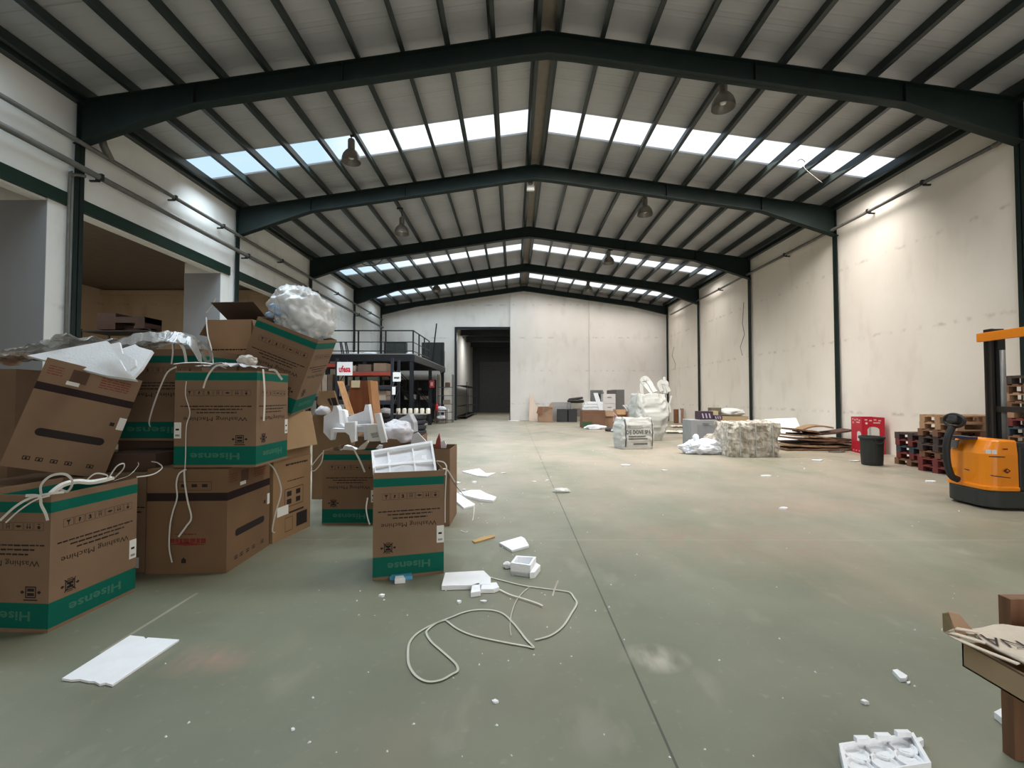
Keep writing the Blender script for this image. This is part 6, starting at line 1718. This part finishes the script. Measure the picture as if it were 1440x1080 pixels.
for k in range(3):
    for i in range(n): fs.append((k * n + i, k * n + (i + 1) % n, (k + 1) * n + (i + 1) % n, (k + 1) * n + i))
fs += [tuple(range(n - 1, -1, -1)), tuple(3 * n + i for i in range(n))]
mb.add(vs, fs); mb.build('motor_cover', M_ORG, t)
mb = MB(); mb.box(.404, .58, -.36, .36, .26, .86); mb.build('battery_case', M_TRK, t, bevel=.02)
mb = MB(); mb.box(.404, .58, -.34, .34, .862, .9); mb.build('battery_lid', M_TRKG, t)
# inset display, dark bumper, lettering and emblem on the rounded end
mb = MB(); mb.prism([(-.002, .08, .78), (.04, .3, .78), (.075, .28, .88), (.045, .1, .895)], (-.012, 0, .004)); mb.build('display_panel', mat('display_grey', rgb(66, 70, 66), .4), t)
mb = MB(); mb.prism([(x - .025 if x < .2 else x, y * 1.03, .40) for x, y in plan(.02, .2, .345, .15) if y > -.16], (0, 0, .085)); mb.build('bumper', M_TRK, t)
f = Face((.175, -.352, .86), (1, 0, 0), (0, 0, -1), .13, .5, .012)
f2 = Face((.055, -.318, .86), (.7, -.28, 0), (0, 0, -1), .16, .5, .03)
mb = MB(); f2.rect(mb, -.03, .05, .055, .055); f2.rect(mb, .03, .05, .05, .055); mb.build('white_print', M_STICK, t)
mb = MB(); f2.rect(mb, .0, .135, .16, .012); f.rect(mb, .03, .27, .0, .0); mb.build('dark_print_line', M_INK, t)
mb = MB(); f.poly(mb, [(.03, .33), (.075, .365), (.12, .33), (.075, .295)][::-1]); mb.build('diamond_emblem', mat('emblem_dark', rgb(90, 40, 20), .5), t)
mb = MB(); f.poly(mb, [(.055, .335), (.095, .335), (.075, .31)][::-1], k=1.4); mb.build('emblem_mark', M_ORG, t)
mb = MB(); f.rect(mb, .03, .03, .06, .02); mb.build('red_switch', mat('switch_red', rgb(140, 40, 20), .5), t)
mb = MB(); mb.tube([(.02, .0, .5), (.05, -.1, .48), (.1, -.36, .46), (.28, -.37, .44)], .006, 5); mb.build('cover_seam', M_TRK, t)
# mast
for y in (.3, -.3):
    mb = MB(); mb.box(.62, .82, y - .035, y + .035, .05, 2.52); mb.box(.62, .66, y - .06, y + .06, .05, 2.52); mb.build('mast_rail', M_MAST, t)
    mb = MB(); mb.box(.68, .78, y * .78 - .03, y * .78 + .03, .2, 2.46); mb.build('inner_mast_rail', M_TRK, t)
mb = MB(); mb.box(.57, .62, -.42, .42, 2.34, 2.47); mb.build('crossbar', M_ORG, t, bevel=.008)
mb = MB(); mb.box(.66, .8, -.26, .26, .3, .4); mb.build('mast_tie', M_MAST, t); mb = MB(); mb.box(.66, .8, -.26, .26, 1.3, 1.38); mb.build('mast_tie', M_MAST, t)
mb = MB(); mb.tube([(.73, .2, .1), (.73, .2, 2.2)], .035, 12); mb.build('lift_cylinder', M_GALV, t, smooth=True)
for y in (.24, -.24):
    mb = MB(); mb.prism([(.86, y - .07, .06), (1.9, y - .07, .06), (1.9, y - .07, .09), (.94, y - .07, .12), (.94, y - .07, .5), (.86, y - .07, .5)], (0, .14, 0)); mb.build('fork', M_TRK, t)
for x, y in ((.2, .0), (1.75, .24), (1.75, -.24)):
    r_ = .1 if x < 1 else .03
    mb = MB(); mb.lathe([(r_, -.04), (r_, .04)], 16, M=Matrix.Translation((x, y, r_)) @ Matrix.Rotation(R(90), 4, 'X')); mb.build('wheel', M_TRK, t)
# tiller
mb = MB(); mb.tube(spline([(-.03, .05, .34), (-.12, .05, .4), (-.17, .05, .62), (-.16, .05, .9), (-.08, .05, 1.1)], 5), .045, 10); mb.build('tiller_arm', M_TRK, t, smooth=True)
mb = MB(); mb.cbox((0, 0, 0), (.12, .16, .13), Matrix.Translation((-.05, .05, 1.19)) @ Matrix.Rotation(R(25), 4, 'Y')); mb.build('tiller_head', M_TRK, t, bevel=.03)
mb = MB(); mb.tube([(-.06 + .0, .05 + .17 * math.cos(2 * math.pi * i / 20), 1.18 + .09 * math.sin(2 * math.pi * i / 20)) for i in range(20)], .022, 8, closed=True); mb.build('handle_loop', M_TRK, t, smooth=True)
mb = MB(); mb.box(-.02, .12, -.1, .2, .925, .96); mb.build('blue_cap', mat('cap_blue', rgb(36, 46, 74), .5), t)

# ------------------------------------------------------------------ stand with cardboard tray and cotton bag, lower right corner
M_POST = mat('stand_wood', rgb(122, 86, 60), .6, var=.25, scale=2, stretch=(10, 10, .8))
t = thing('wooden_stand', 'brown wooden stand with a tall rear post at the lower right edge', 'stand', (2.4, 1.72, 0))
xp = at_y(1421, 842, 1.98).x; zp = at_y(1421, 843, 1.98).z
mb = MB(); mb.box(xp, xp + .14, 1.98, 2.03, 0, zp); mb.build('post', M_POST, t, world=True)
mb = MB(); mb.box(xp + .7, xp + .82, 1.98, 2.03, 0, zp); mb.build('post', M_POST, t, world=True)
for x in (xp + .06, xp + .76):
    mb = MB(); mb.box(x, x + .06, 1.42, 1.48, 0, .47); mb.build('leg', M_POST, t, world=True)
mb = MB(); mb.box(xp - .05, xp + .85, 1.4, 1.975, .465, .49); mb.build('shelf', M_POST, t, world=True)
TX0, TY1, TY0, TZ = 1.715, 1.80, 1.2, .492
t = thing('cardboard_tray', 'shallow cardboard tray on the wooden stand at the lower right edge', 'tray', (2.1, 1.5, TZ))
M_TRAY = mat('tray_board', rgb(176, 150, 118), .8, var=.06); M_TRAYD = mat('tray_edge', rgb(104, 82, 58), .8)
hh = .088
mb = MB(); mb.box(TX0, 2.6, TY0, TY1, TZ, TZ + .006); mb.box(TX0, TX0 + .006, TY0, TY1, TZ, TZ + hh); mb.box(2.594, 2.6, TY0, TY1, TZ, TZ + hh); mb.box(TX0, 2.6, TY1 - .006, TY1, TZ, TZ + hh); mb.box(TX0, 2.6, TY0, TY0 + .006, TZ, TZ + hh)
mb.build('tray_body', M_TRAY, t, world=True)
mb = MB(); mb.box(TX0 - .001, TX0 + .011, TY0, TY1, TZ + hh, TZ + hh + .006); mb.build('tray_rim', M_TRAYD, t, world=True)
# raised end flap
fl = [at_y(1348, 898, 1.80), at_y(1372, 890, 1.86), at_y(1349, 864, 1.90), at_y(1334, 861, 1.88)]
mb = MB(); mb.prism(fl, (0, .006, .002)); mb.build('flap', mat('tray_flap', rgb(160, 130, 104), .8), t, world=True)
fl = [at_y(1328, 889, 1.82), at_y(1340, 884, 1.82), at_y(1335, 863, 1.875), at_y(1327, 864, 1.87)]
mb = MB(); mb.prism(fl, (0, .006, .002)); mb.build('flap', mat('tray_flap_dark', rgb(92, 80, 50), .8), t, world=True)
# bag
M_COTTON = mat('cotton_cream', rgb(216, 202, 182), .9, var=.05, scale=9, bump=.3, bscale=40)
t = thing('cotton_bag', 'cream cotton bag with dark upside down lettering lying on the cardboard tray', 'bag', (2.0, 1.6, TZ + hh))
BO = Vector((TX0 - .02, TY1 + .10, TZ + hh + .012))
def bag_z(x, y):
    u = (x - TX0) / .8; v = (y - 1.2) / .7
    vv = max(0, min(1, v))
    return TZ + hh + .010 + .07 * math.sin(math.pi * vv ** 1.4) * min(1, max(0, u * 1.7)) + .010 * mnoise.noise(Vector((x * 9, y * 9, 2))) + .012 * (1 - 2 * abs(mnoise.noise(Vector((x * 5, y * 5, 7)))))
def bfn(u, v):
    y = 1.22 + v * .66
    x = TX0 + .004 + (.02 + .03 * v) + u * .75
    return (x, y, bag_z(x, y))
mb = MB(); NU, NV = 40, 34
vs = [Vector(bfn(i / NU, j / NV)) for j in range(NV + 1) for i in range(NU + 1)]
n = len(vs); vs += [p - Vector((0, 0, .008)) for p in vs]
fs = []
for j in range(NV):
    for i in range(NU):
        a_ = j * (NU + 1) + i; fs += [(a_, a_ + 1, a_ + NU + 2, a_ + NU + 1), (a_ + n, a_ + NU + 1 + n, a_ + NU + 2 + n, a_ + 1 + n)]
bd = [i for i in range(NU)] + [j * (NU + 1) + NU for j in range(NV)] + [NV * (NU + 1) + i for i in range(NU, 0, -1)] + [j * (NU + 1) for j in range(NV, 0, -1)]
for k in range(len(bd)): fs.append((bd[k], bd[k] + n, bd[(k + 1) % len(bd)] + n, bd[(k + 1) % len(bd)]))
mb.add(vs, fs); mb.build('bag_cloth', M_COTTON, t, smooth=True, world=True)
mb = MB(); mb.ribbon(spline([(TX0 + .03, 1.74, TZ + hh + .03), (TX0 - .015, 1.80, TZ + hh + .03), (TX0 - .03, 1.835, TZ + hh + .025), (TX0 + .0, 1.84, TZ + hh + .035), (TX0 + .06, 1.80, TZ + hh + .04)], 6), .022, .004); mb.build('handle', M_COTTON, t, world=True)
mb = MB(); mb.ribbon(spline([(TX0 + .02, 1.62, TZ + hh + .022), (TX0 - .012, 1.72, TZ + hh + .02), (TX0 - .03, 1.80, TZ + hh + .02), (TX0 - .02, 1.83, TZ + hh + .022)], 6), .02, .004); mb.build('handle', M_COTTON, t, world=True)
M_BAGINK = mat('bag_ink', rgb(62, 48, 50), .9)
vs2, fs2, tw, th = text2d('OÑA!', .0)
# the word reads from the right edge towards the camera side: local axes on the cloth
def on_bag(px, py):
    z = TZ + hh + .04
    for _ in range(12):
        p = at_z(px, py, z); z = .5 * z + .5 * bag_z(p.x, p.y)
    return at_z(px, py, z)
o0 = on_bag(1425, 908)
ux_ = on_bag(1402, 906) - on_bag(1440, 909); ux_.z = 0; ux_.normalize()
uy_ = Vector((ux_.y, -ux_.x, 0))
if uy_.y > 0: uy_ = -uy_
sx_, sy_ = .19 / tw, .085 / th
mb = MB(); vs3 = []
for a_, b2 in vs2:
    p = o0 + ux_ * a_ * sx_ + uy_ * b2 * sy_
    vs3.append(Vector((p.x, p.y, bag_z(p.x, p.y) + .004)))
mb.add(vs3, fs2); mb.build('lettering', M_BAGINK, t, world=True)

# ------------------------------------------------------------------ foam and scraps on the floor
def slab(label, pts, th, m=None, name='foam_piece', cat='foam', group=None, z=0.0, extra=None):
    P = [at_z(px, py, z + .002) for px, py in pts]
    mb = MB(); mb.prism(P, (0, 0, th))
    if extra: extra(mb)
    return tag(mb.build(name, m or M_WHITE), label, cat, group)
slab('large white foam sheet lying on the floor at the lower left', [(87, 957), (100, 959), (112, 958), (125, 961), (133, 961), (140, 965), (148, 963), (158, 966), (252, 902), (208, 899), (205, 901), (202, 898), (183, 896)], .012, name='foam_sheet', cat='foam sheet')
slab('long white foam slab on the floor right of the single front carton', [(621, 830), (626, 811), (680, 808), (690, 818), (690, 827), (664, 829)], .035)
slab('small white foam block against the front of the long foam slab', [(662, 840), (664, 828), (674, 826), (676, 838)], .035)
slab('white foam offcut at the right end of the long foam slab', [(676, 834), (678, 826), (698, 824), (702, 831), (694, 834)], .03)
slab('white square foam sheet on the floor beyond the moulded foam tray', [(702, 766), (733, 757), (738, 760), (744, 770), (720, 777)], .022, name='foam_sheet', cat='foam sheet')
# moulded box-like piece
o = thing('moulded_foam', 'white moulded foam piece shaped like a small open box, on the floor', 'foam', at_z(738, 808))
P = [at_z(718, 808, .0), at_z(746, 812, .0), at_z(754, 799, .0), at_z(726, 797, .0)]
def inset(P, k): c_ = sum(P, Vector()) / 4; return [p.lerp(c_, k) for p in P]
Q = inset(P, .22); mb = MB()
for i in range(4): j = (i + 1) % 4; mb.prism([P[i], P[j], Q[j], Q[i]], (0, 0, .10))
mb.prism(P, (0, 0, .03)); mb.build('foam_box', M_WHITE, o, world=True)
mb = MB(); mb.prism([at_z(745, 814), at_z(752, 813), at_z(760, 803), at_z(754, 799)], (0, 0, .05)); mb.build('foam_wing', M_WHITE, o, world=True)
p = at_z(713, 799); vs, fs = rock((.07, .06, .06), 131, .3, 2, 1.5, True, M=Matrix.Translation(p)); mb = MB(); mb.add(vs, fs); tag(mb.build('foam_lump', M_WHITE), 'white foam lump touching the left end of the moulded foam piece', 'foam')
slab('blue plastic piece on the floor at the foot of the single front carton', [(548, 816), (556, 808), (578, 808), (580, 815), (562, 817)], .03, mat('plastic_blue', rgb(92, 166, 206), .4), 'plastic_piece', 'plastic piece')
slab('white scrap stuck to the blue plastic piece', [(555, 821), (556, 816), (567, 815), (570, 820)], .035, name='foam_scrap')
slab('broken piece of yellowish wood on the floor right of the single carton', [(664, 762), (676, 757), (696, 753), (696, 756), (676, 762), (668, 764)], .012, mat('splinter_wood', rgb(188, 152, 100), .7), 'wood_piece', 'wood')
slab('white foam plate with a broken end on the floor behind the single carton', [(634, 700), (643, 695), (668, 711), (666, 713), (652, 716)], .022)
slab('long white foam rail with lumps on the floor behind the single carton', [(645, 696), (662, 692), (675, 692), (684, 697), (698, 702), (694, 707), (675, 705), (655, 700)], .035)
slab('broken white foam frame lying farther back on the floor', [(650, 664), (674, 660), (683, 667), (697, 666), (684, 671), (672, 670)], .02)
for i, (px, py, w_, d_, h_, lb) in enumerate([
    (708, 666, .12, .05, .02, 'thin white foam strip right of the broken foam frame'), (667, 679, .1, .07, .03, 'small white foam scrap below the broken foam frame'),
    (643, 680, .13, .06, .03, 'white foam scrap close to the right edge of the plain carton'), (653, 690, .06, .05, .03, 'small foam bit above the long foam rail'),
    (752, 678, .12, .05, .02, 'flat white bit on the floor midway to the doorway'), (770, 676, .08, .05, .02, 'second flat white bit, right of the first midway'),
    (537, 839, .05, .04, .02, 'small white crumb on the floor left below the blue plastic piece'), (677, 710, .03, .03, .02, 'tiny white crumb below the long foam rail'),
    (680, 846, .05, .03, .01, 'thin white flake below the long foam slab'), (645, 848, .04, .03, .02, 'dark edged flake between the long foam slab and the strap loop'),
    (1102, 716, .14, .06, .03, 'white scrap alone on the open floor before the bale'), (1078, 670, .2, .08, .03, 'white scrap on the floor in front of the bale'),
    (1308, 678, .26, .1, .03, 'flat white scrap beside the end of the orange stacker'), (1202, 649, .25, .1, .03, 'white scrap on the floor left of the black bin'),
    (1150, 648, .3, .12, .03, 'white scrap on the floor before the cardboard pile'), (880, 655, .2, .1, .03, 'white scrap on the floor in front of the printed sack'),
    (935, 662, .16, .08, .02, 'flat pale scrap on the floor right of centre'), (696, 988, .035, .03, .012, 'white crumb in the lower middle of the floor'),
    (1217, 990, .035, .025, .02, 'small white crumb on the floor left of the foam egg tray'), (412, 1027, .02, .02, .01, 'tiny white crumb near the bottom edge left of the middle'),
    (725, 592, .9, .5, .03, 'white sheet on the floor inside the doorway'), (597, 597, .3, .2, .06, 'white scrap on the floor beside the tyre stack')]):
    p = at_z(px, py); rs = random.Random(400 + i); mb = MB(); nn = 9
    pts = [p + Vector((w_ / 2 * rs.uniform(.55, 1.15) * math.cos(2 * math.pi * q / nn), d_ / 2 * rs.uniform(.55, 1.15) * math.sin(2 * math.pi * q / nn), .001)) for q in range(nn)]
    mb.prism(pts, (rs.uniform(-.2, .2) * h_, rs.uniform(-.2, .2) * h_, h_ * .8)); tag(mb.build('foam_scrap', M_WHITE if 'pale' not in lb else M_FOAM2), lb, 'foam scrap')
p = at_z(789, 692); vs, fs = rock((.24, .14, .07), 170, .4, 3, 2.0, True, M=Matrix.Translation(p)); mb = MB(); mb.add(vs, fs); tag(mb.build('plastic_scrap', film_mat('scrap_film', rgb(222, 222, 216), .75)), 'crumpled clear plastic scrap on the floor near the joint line', 'plastic film')
p = at_z(1267, 955); mb = MB(); mb.prism([at_z(1255, 947), at_z(1262, 946), at_z(1276, 955), at_z(1274, 959), at_z(1266, 959)], (0, 0, .02)); tag(mb.build('foam_scrap', M_WHITE), 'white foam chip on the floor left of the cardboard tray', 'foam scrap')
slab('tiny foam sliver touching the end of the white foam chip', [(1275, 960), (1280, 959), (1280, 962), (1277, 963)], .006)
slab('white foam piece half hidden behind the rear post of the stand', [(1398, 1010), (1408, 1005), (1424, 1006), (1430, 1022), (1412, 1021)], .03)
# egg-tray like foam at the bottom edge
P = [at_z(1180, 1062, .0), at_z(1285, 1046, .0), at_z(1310, 1090, 0), at_z(1190, 1110, 0)]
t = thing('foam_egg_tray', 'white moulded foam tray with round hollows at the bottom right edge', 'foam tray', sum(P, Vector()) / 4)
mb = MB(); mb.prism(P, (0, 0, .02)); mb.build('tray_base', M_FOAM2, t, world=True)
Q = inset(P, .09); mb = MB()
for i in range(4): j = (i + 1) % 4; mb.prism([P[i], P[j], Q[j], Q[i]], (0, 0, .05))
mb.build('tray_rim', M_WHITE, t, world=True)
def bil(P, u, v): return P[0].lerp(P[1], u).lerp(P[3].lerp(P[2], u), v)
for i in range(3):
    for j in range(2):
        c_ = bil(P, .2 + .3 * i, .25 + .4 * j); mb = MB()
        mb.lathe([(.05, .02), (.05, .032), (.042, .032), (.036, .022), (.0, .021)], 18, c=(c_.x, c_.y, c_.z), cap=False); mb.build('hollow', M_WHITE, t, world=True)
for i in range(3):
    c_ = bil(P, .3 + .27 * i, .06); mb = MB(); mb.cbox((c_.x, c_.y, .06), (.06, .02, .02)); mb.build('tab', M_WHITE, t, world=True)
slab('white foam flange sticking out at the right end of the foam egg tray', [(1283, 1048), (1296, 1046), (1299, 1050), (1287, 1056)], .03)
# straps on the floor
def fpath(pts, z=.008): return [at_z(px, py, z) for px, py in pts]
Z6 = lambda pts: zq(500, 640, 3.176, pts)
M_FSTRAP = mat('floor_strap', rgb(196, 196, 182), .5, var=.08, scale=5)
strap('long pale strap forming the left loop on the floor in the foreground', fpath(Z6([(405, 738), (455, 775), (520, 803), (600, 822), (680, 838), (760, 852), (795, 858), (760, 820), (730, 780), (700, 745), (660, 708), (610, 692), (540, 690), (480, 702), (430, 722), (370, 745), (320, 768), (270, 800), (240, 840), (234, 890), (240, 940), (270, 985), (320, 1010), (380, 1004), (430, 978), (456, 962), (450, 935), (420, 905), (380, 870), (340, 835), (318, 800), (322, 780), (360, 750), (405, 735)])), .014, m=M_FSTRAP)
strap('long pale strap running from the foam slab round to the right of the loop', fpath(Z6([(600, 545), (660, 560), (740, 580), (820, 592), (900, 602), (955, 612), (975, 635), (988, 662), (965, 705), (925, 765), (870, 805), (800, 825)])), .014, m=M_FSTRAP)
strap('thin pale strap in a narrow arc inside the right strap loop', fpath(Z6([(775, 590), (745, 615), (715, 655), (695, 715), (690, 770), (695, 805)])), .006, m=M_FSTRAP)
strap('short bright strap from the foam offcut towards the right loop', fpath(Z6([(640, 598), (690, 622), (750, 640), (810, 660), (835, 672)]), .015), .014)
strap('short strap end standing up on the floor at the right loop', [at_z(777, 838, .005), at_y(780, 828, at_z(777, 838).y + .02), at_y(785, 816, at_z(777, 838).y + .05)], .012, up=(0, -1, 0))
# countless small crumbs of foam
rnd = random.Random(77); mb = MB()
for i in range(240):
    if i < 90: px, py = rnd.gauss(700, 120), rnd.gauss(800, 110)
    elif i < 130: px, py = rnd.uniform(60, 1400), rnd.uniform(640, 1070)
    else: px, py = rnd.gauss(760, 150), rnd.gauss(660, 30)
    if py < 622 or py > 1075: continue
    p = at_z(px, py)
    if (p.x < -2.2 and p.y < 6) or p.x > 8 or p.x < -6: continue
    if -1.3 < p.x < -.5 and 3.7 < p.y < 4.7: continue
    if -2.6 < p.x < -.6 and 5.2 < p.y < 7.2: continue
    s_ = rnd.uniform(.003, .007) * (1 + .08 * p.y); M = Matrix.Translation(p + Vector((0, 0, s_ * .4))) @ Matrix.Rotation(rnd.uniform(0, 3), 4, 'Z')
    mb.add([(-s_, -s_ * .6, -s_ * .4), (s_ * .8, -s_ * .5, -s_ * .4), (s_, s_ * .7, -s_ * .4), (-s_ * .7, s_ * .6, -s_ * .4), (0, 0, s_ * .6)], [(0, 3, 2, 1), (0, 1, 4), (1, 2, 4), (2, 3, 4), (3, 0, 4)], 0, M)
tag(mb.build('foam_crumbs', M_WHITE), 'tiny white foam crumbs scattered over the floor', 'foam crumbs', kind='stuff')
